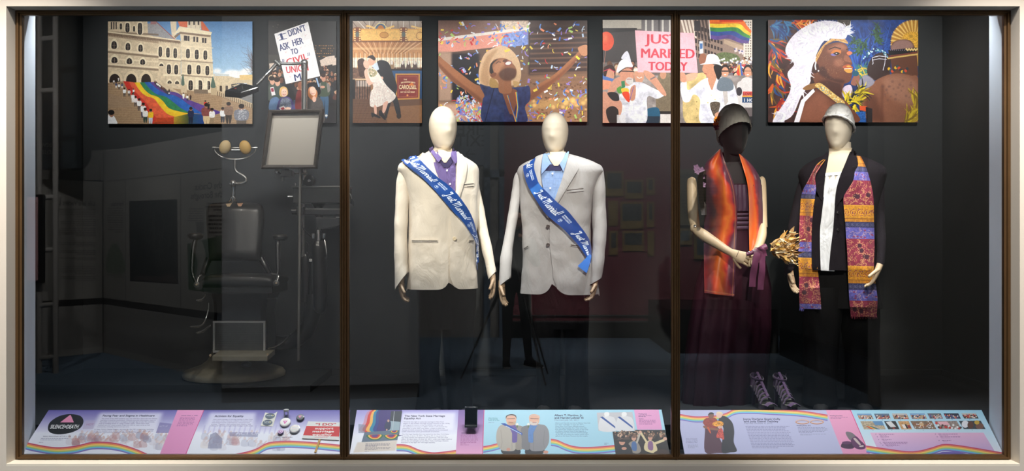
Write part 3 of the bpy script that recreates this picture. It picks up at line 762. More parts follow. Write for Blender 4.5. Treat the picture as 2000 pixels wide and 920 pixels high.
    sa = patch('sash', L, Rr, bvh_of(T.loft(nu=72, nv=50, amp=0)), .028, sm_, root, 70, 7, .0015, swap=True, offf=lambda u, v: .002 * math.sin(u * 21) * math.sin(v * 5))
    cfg['extra'](root, T, B, sa, sm_)
    legs(root, Y, *cfg['legs'], cfg['tmat'], cfg['th'] * .6)
    for x, yw, dy in cfg['shoes']: shoe(root, x, Y + dy, yw)
    for h in cfg['hands']: hand(root, P(*h[0]), *h[1:3], mat=m_wood_shade, **h[3])
    return root
def ex1(root, T, B, sa, sm_): pass
c1 = Canvas(8, 8, 0, 0, 8, 8)
man(dict(Y=.62, cx=868, th=R(22), seed=1, label='mannequin in a cream linen jacket over a lavender shirt, blue sash, leftmost mannequin',
    head=(865, 207, 296, 27.6, .62, R(26)), neck=[(864, 282, 16, .63), (864, 297, 15.5, .63), (865, 312, 17, .64), (866, 335, 24, .65)],
    rows=[(298, 843, 887, .07), (302, 830, 897, .082), (308, 812, 910, .098), (315, 794, 922, .112), (322, 783, 930, .122), (332, 780, 933, .13), (350, 788, 933, .137),
          (380, 797, 933, .145), (400, 800, 932, .147), (440, 800, 930, .146), (480, 799, 928, .143), (520, 798, 928, .145), (563, 796, 931, .15)],
    hem=(563, 24, .075), mat=m_linen, shirtmat=m_purple, lining=m_purpled, bmat=m_button, tmat=m_navyt,
    sleeves=[([(793, 322, 13, .56), (789, 335, 17, .555), (786, 360, 19, .55), (785, 400, 19.5, .545), (783, 450, 18.5, .535), (783, 500, 18.5, .52), (785, 549, 19, .50)], .35, 1),
             ([(916, 322, 12, .68), (921, 335, 14, .69), (925, 360, 14, .70), (932, 400, 14, .71), (943, 450, 13.5, .70), (954, 500, 13, .68), (962, 538, 12, .66)], -.2, 2)],
    shirt=([(844, 296), (848, 325), (858, 352), (870, 382), (884, 410)], [(887, 296), (889, 325), (889, 355), (888, 385), (885.5, 411)]),
    placket=([(868, 318), (871, 340), (875, 365), (879, 388)], [(875, 318), (878, 340), (882, 365), (885, 388)]),
    gap=([(857, 310), (858, 318), (866, 328)], [(883, 310), (883, 318), (874, 329)]),
    stand=(866, 312, .058, .070, -.01, .035),
    throat=([(848, 290), (853, 303), (866, 319)], [(883, 290), (881, 304), (870, 319)]), wings=[([(838, 290), (843, 303), (855, 319)], [(845, 286), (853, 301), (862, 311)]), ([(881, 298), (879, 308), (887, 322)], [(886, 289), (890, 303), (891, 318)])],
    lapels=[([(822, 305), (812, 317), (820, 330), (838, 355), (862, 385), (884, 412)], [(838, 294), (844, 315), (852, 340), (862, 365), (874, 390), (885, 411)], 'lapel'),
            ([(889, 300), (890.5, 325), (891, 350), (889, 380), (886, 411)], [(897, 300), (909, 318), (908, 345), (899, 378), (888, 412)], 'lapel')],
    sbuttons=[(872, 334), (878, 360)], buttons=[(887, 466)],
    pockets=[(805, 468, 855, 468, 5), (914, 468, 925, 468, 4), (900, 358, 925, 355, 8)],
    sash_name='blue_satin_sash_leftmost', sash_ratio=9.6, sash_starts=(.01, .375, .735),
    sash=([(787, 317), (804.6, 331), (825, 348), (847, 371), (864, 391), (882, 412), (899, 430), (914, 452), (925, 475), (929, 500), (931, 527)],
          [(807, 303), (823, 317), (836, 330), (853.5, 347), (871, 360), (888, 376), (901, 393), (912, 410), (921, 430), (926.5, 452), (930, 476), (932, 500), (933, 527)]),
    extra=ex1,
    legs=([(535, 812, 930, .12), (600, 816, 928, .125), (640, 818, 925, .12)], [(600, 817, 872, .12), (650, 817, 862, .115), (720, 818, 857, .1), (770, 815, 864, .105), (800, 812, 867, .12)],
          [(600, 860, 928, .12), (650, 864, 926, .115), (720, 869, 923, .1), (770, 873, 922, .105), (800, 873, 924, .12)]),
    shoes=[(846, R(12), -.03), (900, R(24), -.03)],
    hands=[((783, 548, .51), (.12, -.12, -1), (.9, -.2, -.2), dict(L=.165, curl=.85, thumbdir=1)), ((962, 540, .66), (.05, -.1, -1), (-.9, -.2, 0), dict(L=.165, curl=.6, thumbdir=-1))]))
# ---- second man, grey jacket
def plaid():
    c = Canvas(160, 320, 0, 0, 160, 320, (142, 172, 218)); c.a *= .9; c.noise(.05, 10, 5)
    for x in range(18, 160, 38): c.fill(rect(x, 0, x + 2.5, 320), (104, 132, 184), a=.6)
    for y in range(30, 320, 48): c.fill(rect(0, y, 160, y + 3), (104, 132, 184), a=.6)
    return immat('light_blue_check_shirt', c.image('light_blue_check_shirt'), .85, fold=.3)
m_plaid = plaid(); m_blued = M('navy_collar_lining', (34, 40, 74), .9, var=.1)
def ex2(root, T, B, sa, sm_):
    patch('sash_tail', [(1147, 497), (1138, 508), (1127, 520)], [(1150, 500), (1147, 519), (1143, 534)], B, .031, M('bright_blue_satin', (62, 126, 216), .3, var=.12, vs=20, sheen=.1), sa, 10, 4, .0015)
man(dict(Y=.72, cx=1086, th=R(-17), seed=2, label='mannequin in a light grey jacket, pale blue check shirt and blue sash, second from left',
    head=(1084, 219, 303, 26.2, .72, R(-13)), neck=[(1085, 288, 17, .73), (1086, 303, 16, .73), (1087, 318, 18, .74), (1088, 342, 24, .75)],
    rows=[(301, 1068, 1112, .07), (305, 1057, 1126, .082), (311, 1040, 1144, .098), (318, 1024, 1160, .112), (325, 1015, 1172, .122), (335, 1011, 1177, .13), (352, 1014, 1170, .137),
          (380, 1017, 1160, .145), (400, 1018, 1156, .147), (440, 1022, 1150, .144), (475, 1021, 1150, .143), (520, 1022, 1160, .147), (573, 1017, 1169, .152)],
    hem=(573, 35, .1), mat=m_greyl, shirtmat=m_plaid, lining=m_blued, bmat=m_buttong, tmat=m_trous2,
    sleeves=[([(1020, 326, 10, .76), (1014, 340, 13, .765), (1010, 365, 14, .765), (1005, 400, 14.5, .755), (997, 450, 15, .735), (989, 500, 16, .70), (985.5, 552, 17.5, .67)], -.2, 3),
             ([(1163, 325, 13, .665), (1167, 340, 16, .66), (1169, 370, 18, .655), (1170, 420, 19, .65), (1171, 460, 19.5, .635), (1168, 505, 19, .615), (1163, 550, 17.5, .60)], -.35, 4)],
    shirt=([(1062, 300), (1058, 330), (1059, 352), (1064, 380), (1071, 422)], [(1110, 300), (1106, 325), (1098, 352), (1086, 385), (1073, 422)]),
    placket=([(1077, 328), (1075, 345), (1072, 365), (1070, 392)], [(1085, 328), (1083, 345), (1080, 365), (1078, 392)]),
    gap=([(1071, 322), (1068, 330), (1066, 334)], [(1098, 322), (1099, 330), (1096, 334)]),
    stand=(1088, 318, .060, .066, -.01, .035),
    throat=([(1069, 297), (1073, 311), (1083, 325)], [(1105, 296), (1101, 310), (1091, 325)]), wings=[([(1061, 312), (1059, 328), (1059, 342)], [(1067, 302), (1070, 318), (1075, 323)]), ([(1104, 306), (1097, 318), (1094, 322)], [(1111, 297), (1108, 316), (1101, 336)])],
    lapels=[([(1047, 310), (1041, 325), (1042, 350), (1053, 388), (1070, 426)], [(1062, 304), (1057, 330), (1058, 352), (1063, 385), (1071, 424)], 'lapel'),
            ([(1109, 312), (1104, 330), (1098, 352), (1086, 385), (1072, 425)], [(1118, 306), (1129, 321), (1129, 332), (1110, 364), (1073, 427)], 'lapel')],
    sbuttons=[(1080, 340), (1075.5, 368)], buttons=[(1071, 442), (1071, 478)],
    pockets=[(1024, 483, 1034, 478, 5), (1114, 476, 1130, 478, 5), (1106, 368, 1140, 364, 9)],
    sash_name='blue_satin_sash_second', sash_ratio=8.9, sash_starts=(-.22, .245, .70), sash_fold_light=(.2, .26),
    sash=([(1025, 327), (1026, 336), (1029, 349), (1035, 366), (1045, 384), (1057, 403.5), (1068.5, 419), (1084, 433), (1100, 446.5), (1112, 460), (1126, 477), (1140, 500), (1147, 517)],
          [(1048, 312), (1045, 326), (1049, 343), (1056, 361), (1074, 380), (1090, 396), (1106, 409), (1119, 425), (1133, 445), (1145, 466), (1150, 486), (1151, 500), (1150, 515)]),
    extra=ex2,
    legs=([(535, 1035, 1152, .12), (600, 1040, 1150, .125), (640, 1042, 1150, .12)], [(600, 1042, 1100, .12), (650, 1044, 1096, .115), (720, 1047, 1094, .1), (770, 1047, 1096, .105), (796, 1045, 1098, .12)],
          [(600, 1094, 1151, .12), (650, 1099, 1150, .115), (720, 1104, 1149, .1), (770, 1103, 1150, .105), (796, 1102, 1152, .12)]),
    shoes=[(1070, R(-20), -.03), (1125, R(-8), -.03)],
    hands=[((980, 553, .67), (.05, -.15, -1), (.85, -.35, 0), dict(L=.17, curl=.55, thumbdir=1)), ((1162, 548, .60), (-.22, -.15, -1), (-.85, -.3, -.1), dict(L=.17, curl=.95, thumbdir=-1))]))
# ---- woman in the plum gown
def gown_fold(p, ph, t, py):
    k = max(0, (py - 480) / 300.0); a = .018 * k * (math.sin(ph * 11 + 1.3 * math.sin(ph * 3)) + .6 * math.sin(ph * 17 + 2))
    c = Vector(((1430 - 1000) / S(1.0), 1.0, p.z)); d = (p - c); d.z = 0
    return p + d.normalized() * a
Y = 1.0; TH = R(20)
root = w1 = thing('mannequin', ((1430 - 1000) / S(Y), Y, FL), 'black mannequin with wooden arms in a long plum gown and orange red stole', 'mannequin')
H1 = Head(1432, 210, 304, 27.5, Y, R(26), .009); H1.mesh().build('head', m_headb, root, smooth=70)
neck(root, [(1430, 288, 17, 1.02), (1431, 303, 16, 1.02), (1432, 320, 18, 1.03), (1432, 345, 30, 1.05)], m_headb)
bust = Torso(Y, TH, [(318, 1413, 1449, .07), (326, 1398, 1464, .085), (334, 1387, 1475, .098), (342, 1379, 1482, .108), (352, 1376, 1486, .116), (380, 1377, 1487, .126), (420, 1388, 1481, .115), (470, 1390, 1478, .11)])
bm_ = bust.loft(amp=0, nu=72, nv=40); bm_.build('bust', m_headb, root, smooth=70)
drows = [(361, 1375, 1488, .126), (385, 1376, 1489, .132), (410, 1384, 1485, .125), (428, 1390, 1480, .118), (448, 1390, 1480, .118), (470, 1387, 1484, .125), (510, 1372, 1495, .145), (560, 1358, 1507, .165), (640, 1344, 1508, .17), (720, 1336, 1500, .165), (783, 1332, 1494, .165)]
dress = Torso(Y, TH, drows, 2.3)
gm = dress.loft(nu=140, nv=80, amp=.002, fold=gown_fold); gown = gm.build('gown', m_gown, root, smooth=60)
B1 = bvh_of(bm_, gm)
def pleat(u, v): return .003 * math.sin(v * 40) * (1 if u < .98 else 0)
patch('bodice', [(1420, 361), (1420, 412)], [(1471, 361), (1474, 412)], B1, .008, m_gownl, gown, 14, 60, .002, offf=pleat)
for k, (a, b) in enumerate(((417, 422), (424, 431), (433, 440), (442, 449))):
    patch('sash_pleat', [(1428, a), (1428, b)], [(1468, a - 1), (1468, b - 1)], B1, .005, m_gownl, gown, 6, 16, .002, offf=lambda u, v: .005 * math.sin(math.pi * u))
# silk stole: two hanging panels and the part behind the neck
c = Canvas(150, 700, 0, 288, 1, 580, (140, 40, 40))
yy = np.linspace(0, 1, c.h)[:, None, None]; xx = np.linspace(0, 1, c.w)[None, :, None]; nz = vnoise(c.h, c.w, 60, 4)[:, :, None] - .5
def mixc(stops, t):
    t = np.clip(t, 0, 1)[:, :, 0]; xs = [s_[0] for s_ in stops]
    return np.stack([np.interp(t, xs, [s_[1][k] for s_ in stops]) for k in range(3)], 2)
c.a = mixc([(0, (74, 40, 62)), (.14, (92, 46, 64)), (.3, (190, 62, 40)), (.44, (226, 92, 34)), (.56, (232, 120, 36)), (.68, (212, 74, 30)), (.76, (180, 40, 44)), (.84, (90, 34, 54)), (1, (84, 36, 58))], xx + nz * .34 + .10 * np.sin(yy * 9 + 1) - .06)
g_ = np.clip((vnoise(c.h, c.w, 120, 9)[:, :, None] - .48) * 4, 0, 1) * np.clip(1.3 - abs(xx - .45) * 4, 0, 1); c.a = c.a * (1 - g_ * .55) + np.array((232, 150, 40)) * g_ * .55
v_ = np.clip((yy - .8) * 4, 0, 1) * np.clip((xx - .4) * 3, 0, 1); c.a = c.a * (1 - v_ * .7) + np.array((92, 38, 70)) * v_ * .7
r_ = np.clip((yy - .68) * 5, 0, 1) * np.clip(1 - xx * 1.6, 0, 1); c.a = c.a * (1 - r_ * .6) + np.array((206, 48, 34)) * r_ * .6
c.fill(np.array([(.93, 280), (.95, 280), (.95, 590), (.93, 590)]), (170, 110, 70)); c.fill(np.array([(0, 574), (1, 576), (1, 578), (0, 576)]), (190, 110, 70))
c.a *= .94
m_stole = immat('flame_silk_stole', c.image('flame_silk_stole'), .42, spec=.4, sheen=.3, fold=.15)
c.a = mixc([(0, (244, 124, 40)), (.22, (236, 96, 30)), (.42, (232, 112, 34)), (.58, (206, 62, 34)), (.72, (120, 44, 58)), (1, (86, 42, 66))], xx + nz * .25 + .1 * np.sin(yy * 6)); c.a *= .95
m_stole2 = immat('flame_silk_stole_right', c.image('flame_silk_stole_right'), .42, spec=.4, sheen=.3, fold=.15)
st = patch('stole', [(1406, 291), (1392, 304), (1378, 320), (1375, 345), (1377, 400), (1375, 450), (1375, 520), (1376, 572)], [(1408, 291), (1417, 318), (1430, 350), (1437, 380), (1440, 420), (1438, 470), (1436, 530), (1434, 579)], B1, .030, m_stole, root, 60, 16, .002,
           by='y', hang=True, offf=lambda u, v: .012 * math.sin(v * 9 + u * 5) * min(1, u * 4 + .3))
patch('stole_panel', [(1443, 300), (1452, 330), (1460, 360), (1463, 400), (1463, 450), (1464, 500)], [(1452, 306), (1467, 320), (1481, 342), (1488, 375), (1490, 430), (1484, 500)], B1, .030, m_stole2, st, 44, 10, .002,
      by='y', hang=True, offf=lambda u, v: .010 * math.sin(v * 8 + u * 4))
c0 = P(1430, 322, 1.04); rs = [[], [], []]
for j in range(25):
    a = -1.75 + 3.5 * j / 24; d = Vector((math.sin(a + math.pi + TH) * -1 * -1, -math.cos(a + math.pi + TH), 0))
    for q, (r_, z_) in enumerate(((.075, .085), (.085, .09), (.105, .02))): rs[q].append(c0 + d * r_ + Vector((0, 0, z_ - .035 * (1 - math.cos(a)))))
MB().rings(rs, False, False, closed=False).build('stole_collar', M('plum_stole_lining', (96, 44, 66), .6), st, smooth=60)
# wooden arms with peg joints
def wood_arm(root, pts, nm='upper_arm'):
    p = spl([(a, b, y, h) for a, b, y, h in pts], 6)
    return MB().tube([P(a, b, y) for a, b, y, h in p], [h / S(y) for a, b, y, h in p], 18).build(nm, m_wood, root, smooth=60)
ua = wood_arm(root, [(1350, 346, .95, 1.5), (1350.5, 349, .95, 7), (1351, 358, .945, 9.5), (1352, 385, .93, 10.5), (1354, 420, .91, 10.6), (1357, 440, .9, 9.5), (1358, 449, .9, 6)])
fa = wood_arm(root, [(1354, 444, .885, 5), (1362, 451, .87, 9.5), (1376, 461, .85, 11), (1395, 473, .82, 9.8), (1415, 486, .77, 8.2), (1429, 494, .755, 7.2)], 'forearm')
el = MB().ball(P(1358, 446, .885), .034).build('elbow_joint', m_wood, fa, smooth=60)
disc(P(1357, 441, .845), (0, -1, 0), .008, .006).build('elbow_screw', m_steel, fa, smooth=40)
hand(root, P(1430, 494, .752), (.93, -.12, -.42), (.25, 1, -.15), L=.178, curl=1.15, thumbdir=-1)
wood_arm(root, [(1485, 346, 1.03, 2), (1487, 352, 1.03, 8), (1488, 380, 1.02, 9), (1489, 420, 1.0, 9), (1491, 445, .97, 8)])
f2 = wood_arm(root, [(1490, 440, .95, 7), (1488, 460, .91, 9), (1482, 480, .86, 8), (1475, 493, .82, 7)], 'forearm')
hand(root, P(1474, 494, .815), (-.5, -.5, -.35), (-.2, -.3, -.9), L=.15, curl=1.2, thumbdir=1)
# pleated hat on the back of the head
def cap_mesh(H, rim, grow, pleat, nu=72, nv=22, top=.0, lump=.0, seed=3, flare=0):
    rs = []
    for i in range(nv + 1):
        ring = []
        for j in range(nu):
            ph = 2 * math.pi * j / nu; t1 = rim(ph); t = max(.003, t1 * (i / nv)); g = grow + flare * (i / nv) ** 3
            p = H.pt(ph, t, g); q = p - Vector((H.c.x, H.c.y, H.c.z - .5 * H.h)); n = q.normalized()
            d = pleat * math.sin(ph * 26 + 2 * math.sin(i * .3)) * min(1, i / 5) + lump * mnoise.noise(Vector((p.x * 40 + seed, p.y * 40, p.z * 40)))
            p = p + n * d
            if i < nv * .5: p.z += top * (1 - i / (nv * .5)) ** 2 * .0 + top * math.exp(-(i / (nv * .35)) ** 2)
            ring.append(p)
        rs.append(ring)
    inner = [p + (Vector((H.c.x, H.c.y, p.z)) - p).normalized() * .005 for p in rs[-1]]
    return MB().rings(rs + [inner], True, False)
def rim1(ph):
    k = (1 + math.cos(ph)) / 2; return .80 * (1 - k) + .36 * k + .03 * math.sin(ph)
hat = cap_mesh(H1, rim1, .012, .0028, lump=.004, top=.012, flare=.006).build('hat', m_hat, root, smooth=70)
MB().tube(spl([P(1408, 226, .98), P(1412, 217, .955), P(1420, 212, .95), P(1427, 217, .945), P(1431, 228, .935), P(1436, 236, .915)], 5), [.006, .010, .012, .012, .012, .011, .012, .011, .010, .010, .009, .009, .009, .008, .008, .007, .007, .006, .006, .005, .005, .004, .004, .003, .003, .003][:26], 10).build('hat_twist', m_hat, hat, smooth=60)
rs_ = random.Random(4)
for k, (x, y, cc) in enumerate(((1401, 232, (222, 130, 30)), (1398, 240, (208, 100, 26)), (1400, 249, (120, 34, 60)))):
    m = MB(); cpt = P(x, y, .98)
    for q in range(16):
        d = Vector((rs_.uniform(-1, 1), rs_.uniform(-1, .4), rs_.uniform(-1, 1))).normalized(); u = d.orthogonal().normalized(); e = cpt + d * .022
        m.add([cpt, cpt.lerp(e, .6) + u * .009, e + d * .002, cpt.lerp(e, .6) - u * .009], [(0, 1, 2, 3)])
    m.build('hat_flower', M('silk_flower_%d' % k, cc, .7), hat)
# dark sleeve with the purple corsage on the shoulder
patch('shoulder_drape', [(1366, 338), (1362, 350), (1364, 380), (1370, 420)], [(1384, 330), (1384, 350), (1384, 380), (1384, 420)], B1, .03, M('dark_green_chiffon', (38, 34, 34), .8), gown, 14, 5, .002)
m_orch = M('mauve_orchid_petal', (150, 116, 150), .6, var=.15, vs=30)
for k, (x, y) in enumerate(((1360, 327), (1366, 337), (1371, 345), (1373, 361), (1361, 333), (1370, 332))):
    m = MB(); cpt = P(x, y, .885)
    for q in range(5):
        a = q * 1.257 + k; d = Vector((math.cos(a), -.35, math.sin(a))); s_ = Vector((-math.sin(a), 0, math.cos(a)))
        m.add([cpt, cpt + d * .012 + s_ * .009, cpt + d * .022 + Vector((0, .006, 0)), cpt + d * .012 - s_ * .009], [(0, 1, 2, 3)])
    m.build('corsage_flower', m_orch, root)

# dried bouquet with plum ribbon, held in the hands
pb = P(1500, 486, .72)
bq = thing('bouquet', pb, 'dried bouquet of tan and yellow roses with plum ribbon, held by wooden hands', 'bouquet')
MB().tube([P(1458, 497, .735), P(1470, 493, .735), P(1482, 488, .73), P(1497, 482, .73)], [.011, .014, .016, .022], 14).build('ribbon_wrap', m_ribbonp, bq, smooth=60)
for x, y in ((1463, 491.5), (1471, 489), (1477, 486)): MB().ball(P(x, y, .715), .0045, n=8).build('pearl_pin', m_buttonw, bq, smooth=60)
def tail(pts, wd):
    p = spl(pts, 5); g = []
    for i, (x, y, yy_) in enumerate(p):
        s_ = wd / 2 / S(yy_); q = P(x, y, yy_); g.append([q - Vector((s_, .004 * math.sin(i), 0)), q + Vector((0, -.006, 0)), q + Vector((s_, .004 * math.cos(i), 0))])
    return MB().grid(g, thick=Vector((0, .0012, 0)))
for pts, wd in (([(1480, 485, .70), (1477, 505, .69), (1472, 530, .70), (1469, 560, .71)], 13), ([(1487, 485, .70), (1489, 505, .695), (1488, 535, .70), (1485, 566, .71)], 12), ([(1478, 484, .69), (1483, 483, .685), (1490, 489, .69), (1493, 500, .70)], 11)):
    tail(pts, wd).build('ribbon_tail', m_ribbonp, bq, smooth=60)
cols = [(222, 196, 150), (206, 160, 84), (190, 158, 112), (236, 220, 186), (168, 128, 82), (226, 182, 104)]
pm = [M('dried_petal_%d' % i, c_, .75, var=.2, vs=40) for i, c_ in enumerate(cols)]
rr = random.Random(11); base = P(1494, 484, .73); lm = []
for q in range(6):
    m = MB(); l = .045 + .008 * q; w_ = .009 + .0015 * (q % 3); cu = .012 * (1 - q % 3)
    g = [[Vector((-w_ * math.sin(math.pi * min(1, t + .1)) - .001, abs(.5 - t) * cu + .004, l * t)), Vector((0, cu * (t - .5), l * t)), Vector((w_ * math.sin(math.pi * min(1, t + .1)) + .001, abs(.5 - t) * cu * .5 + .005, l * t))] for t in (0, .3, .6, .85, 1)]
    m.grid(g); o = m.build('dried_petal', pm[q], None, smooth=60, fixn=False); lm.append(o)
for k in range(150):
    ang = rr.uniform(-.62, .62); out = rr.uniform(.05, .19); az = rr.uniform(-1, 1)
    ax = Vector((math.cos(ang), az * .5 - .3, math.sin(ang) * .95 - .02)).normalized(); p = base + ax * out + Vector((0, -.01, 0))
    o = lm[k % 6] if k < 6 else lm[k % 6].copy()
    if k >= 6: COL.objects.link(o)
    d = (ax + Vector((rr.uniform(-.7, .7), rr.uniform(-.8, .3), rr.uniform(-.7, .7)))).normalized()
    o.parent = bq; o.location = p - pb - d * .02; o.rotation_euler = d.to_track_quat('Z', 'Y').to_euler(); o.rotation_euler.rotate_axis('Z', rr.uniform(0, 6)); sc_ = rr.uniform(.7, 1.15); o.scale = (sc_, sc_, sc_)

# ---- woman in the black suit
Y = .8; TH = R(-20)
root = w2 = thing('mannequin', ((1650 - 1000) / S(Y), Y, FL), 'ivory mannequin in a black trouser suit, white blouse, patterned banded scarf and white cap', 'mannequin')
H2 = Head(1638, 206, 296, 27, Y, R(-30), .009); H2.mesh().build('head', m_headw, root, smooth=70)
neck(root, [(1640, 280, 21, .81), (1641, 296, 20.5, .81), (1641, 312, 22, .82), (1640, 345, 34, .84)], m_headw)
rows = [(300, 1616, 1666, .07), (306, 1602, 1680, .083), (314, 1588, 1697, .1), (322, 1577, 1712, .112), (331, 1569, 1721, .122), (342, 1566, 1723, .13), (365, 1570, 1718, .138), (400, 1574, 1708, .142), (450, 1577, 1702, .135), (490, 1575, 1704, .14), (527, 1572, 1709, .147)]
T2 = Torso(Y, TH, rows); jm = T2.loft(nu=100, nv=60, amp=.004, seed=5); jk = jm.build('jacket', m_aub, root, smooth=60)
B2 = bvh_of(T2.loft(nu=72, nv=50, amp=0), MB().tube([P(1641, 285, .81), P(1641, 312, .82), P(1640, 345, .84)], [.066, .072, .108], 24))
patch('chest', [(1622, 290), (1617, 318), (1611, 350)], [(1662, 289), (1655, 318), (1640, 352)], B2, .012, M('ivory_toned_down', (196, 182, 158), .55), root, 14, 7, .002, by='y')  # same darkened ivory, keeps the lit chest from burning out
bl = patch('blouse', [(1613, 341), (1610, 370), (1608, 400), (1604, 430), (1602, 470), (1603, 500), (1604, 529)], [(1646, 338), (1638, 365), (1633, 395), (1631, 425), (1629, 455), (1626, 490), (1630, 530)], B2, .015, m_white, root, 40, 24, .003, by='y',
            offf=lambda u, v: .004 * math.sin(v * 17 + 3 * u) * max(.15, 1 - u * 1.3))
patch('blouse_hem', [(1604, 525), (1604, 528.5)], [(1629, 525), (1629, 529.5)], B2, .018, m_white, bl, 3, 6, .002)
patch('neckline_gather', [(1613, 339), (1612, 344)], [(1647, 336), (1646, 342)], B2, .018, m_white, bl, 4, 12, .002, offf=lambda u, v: .002 * math.sin(v * 40))
patch('front_edge', [(1610, 385), (1606, 420), (1603, 450), (1603, 500), (1601, 528)], [(1592, 385), (1590, 420), (1588, 450), (1588, 500), (1588, 528)][::1], B2, .022, m_aub, jk, 24, 3, .006, by='y')
patch('front_edge', [(1632, 395), (1630, 420), (1628, 450), (1623, 490), (1620, 528)], [(1650, 395), (1650, 420), (1650, 450), (1650, 490), (1650, 528)], B2, .022, m_aub, jk, 24, 3, .006, by='y')
patch('lapel', [(1611, 307), (1601, 326), (1591, 343), (1594, 366), (1604, 390)], [(1618, 300), (1614, 326), (1612, 345), (1609, 368), (1607, 392)], B2, .025, m_aub, jk, 20, 4, .005, by='y')
patch('lapel', [(1663, 291), (1653, 317), (1642, 343), (1634, 371), (1631, 402)], [(1672, 296), (1680, 321), (1677, 343), (1657, 372), (1633, 404)], B2, .025, m_aub, jk, 24, 5, .005, by='y')
patch('notch', [(1664, 328), (1664, 329.2)], [(1680, 323), (1680, 324.2)], B2, .034, M('black_notch_shadow_seam', (8, 7, 8), .9), jk, 2, 4, .001)
rs = [[], [], [], []]; c0 = P(1641, 312, .82)
for j in range(29):
    a = -2.0 + 4.0 * j / 28; k = (1 + math.cos(a)) / 2; d = Vector((math.sin(a + math.pi + TH), -math.cos(a + math.pi + TH), 0)); zt = .055 * k - .01 * (1 - k)
    for q, (m1, dz) in enumerate(((.068, -.01), (.076, 0), (.098, -.05), (.09, -.07))): rs[q].append(c0 + d * m1 + Vector((0, 0, zt + dz)))
MB().rings(rs, False, False, closed=False).build('jacket_collar', m_aub, jk, smooth=60)
sleeve('sleeve', [(1577, 333, 10, .86), (1572, 345, 14, .87), (1564, 375, 16, .87), (1556, 410, 16.5, .865), (1549, 450, 16, .85), (1544, 490, 14.5, .83), (1542, 532, 13.5, .81)], m_aub, jk, 0, 6)
sleeve('sleeve', [(1710, 325, 11, .74), (1714, 338, 14, .735), (1716, 370, 15, .73), (1718, 410, 14, .725), (1720, 450, 13, .68), (1721, 490, 12.5, .62), (1718, 524, 12, .575)], m_aub, jk, -.1, 7)
for y in (416, 449): button(root, B2, 1637, y, .009, M('black_jacket_button', (30, 28, 30), .25), .026, 'button', jk)
hand(root, P(1543, 530, .81), (.12, -.2, -1), (.75, -.65, .1), L=.172, curl=.6, thumbdir=1)
hand(root, P(1717, 521, .565), (-.42, -.05, -1), (-.85, .2, -.2), L=.178, curl=.75, thumbdir=-1)
legs(root, Y, [(500, 1577, 1702, .12), (560, 1572, 1712, .128), (600, 1570, 1716, .128)], [(560, 1572, 1645, .125), (620, 1570, 1642, .12), (700, 1572, 1634, .11), (789, 1570, 1634, .12)], [(560, 1640, 1714, .125), (620, 1644, 1716, .12), (700, 1652, 1716, .11), (789, 1654, 1718, .12)], m_aubt, TH)
shoe(root, 1604, Y - .03, R(-20)); shoe(root, 1684, Y - .03, R(-10))
def rim2(ph):
    a = (ph + math.pi) % (2 * math.pi) - math.pi; k = (1 + math.cos(a)) / 2
    return .62 * (1 - k) + .27 * k - .10 * max(0, math.sin(-a)) ** 2 + .05 * max(0, math.sin(a))
cap = cap_mesh(H2, rim2, .009, .0008, lump=.006, seed=8, flare=.003, top=.004).build('cap', m_cap, root, smooth=70)
m = MB()
m.tube([H2.pt(2 * math.pi * k / 48, rim2(2 * math.pi * k / 48), .013) + Vector((0, 0, .002 * math.sin(k * 2.3))) for k in range(49)], [.0065 + .002 * math.sin(k * 1.7) for k in range(49)], 8)     # rolled edge
m.build('cap_edge', m_cap, cap, smooth=60)
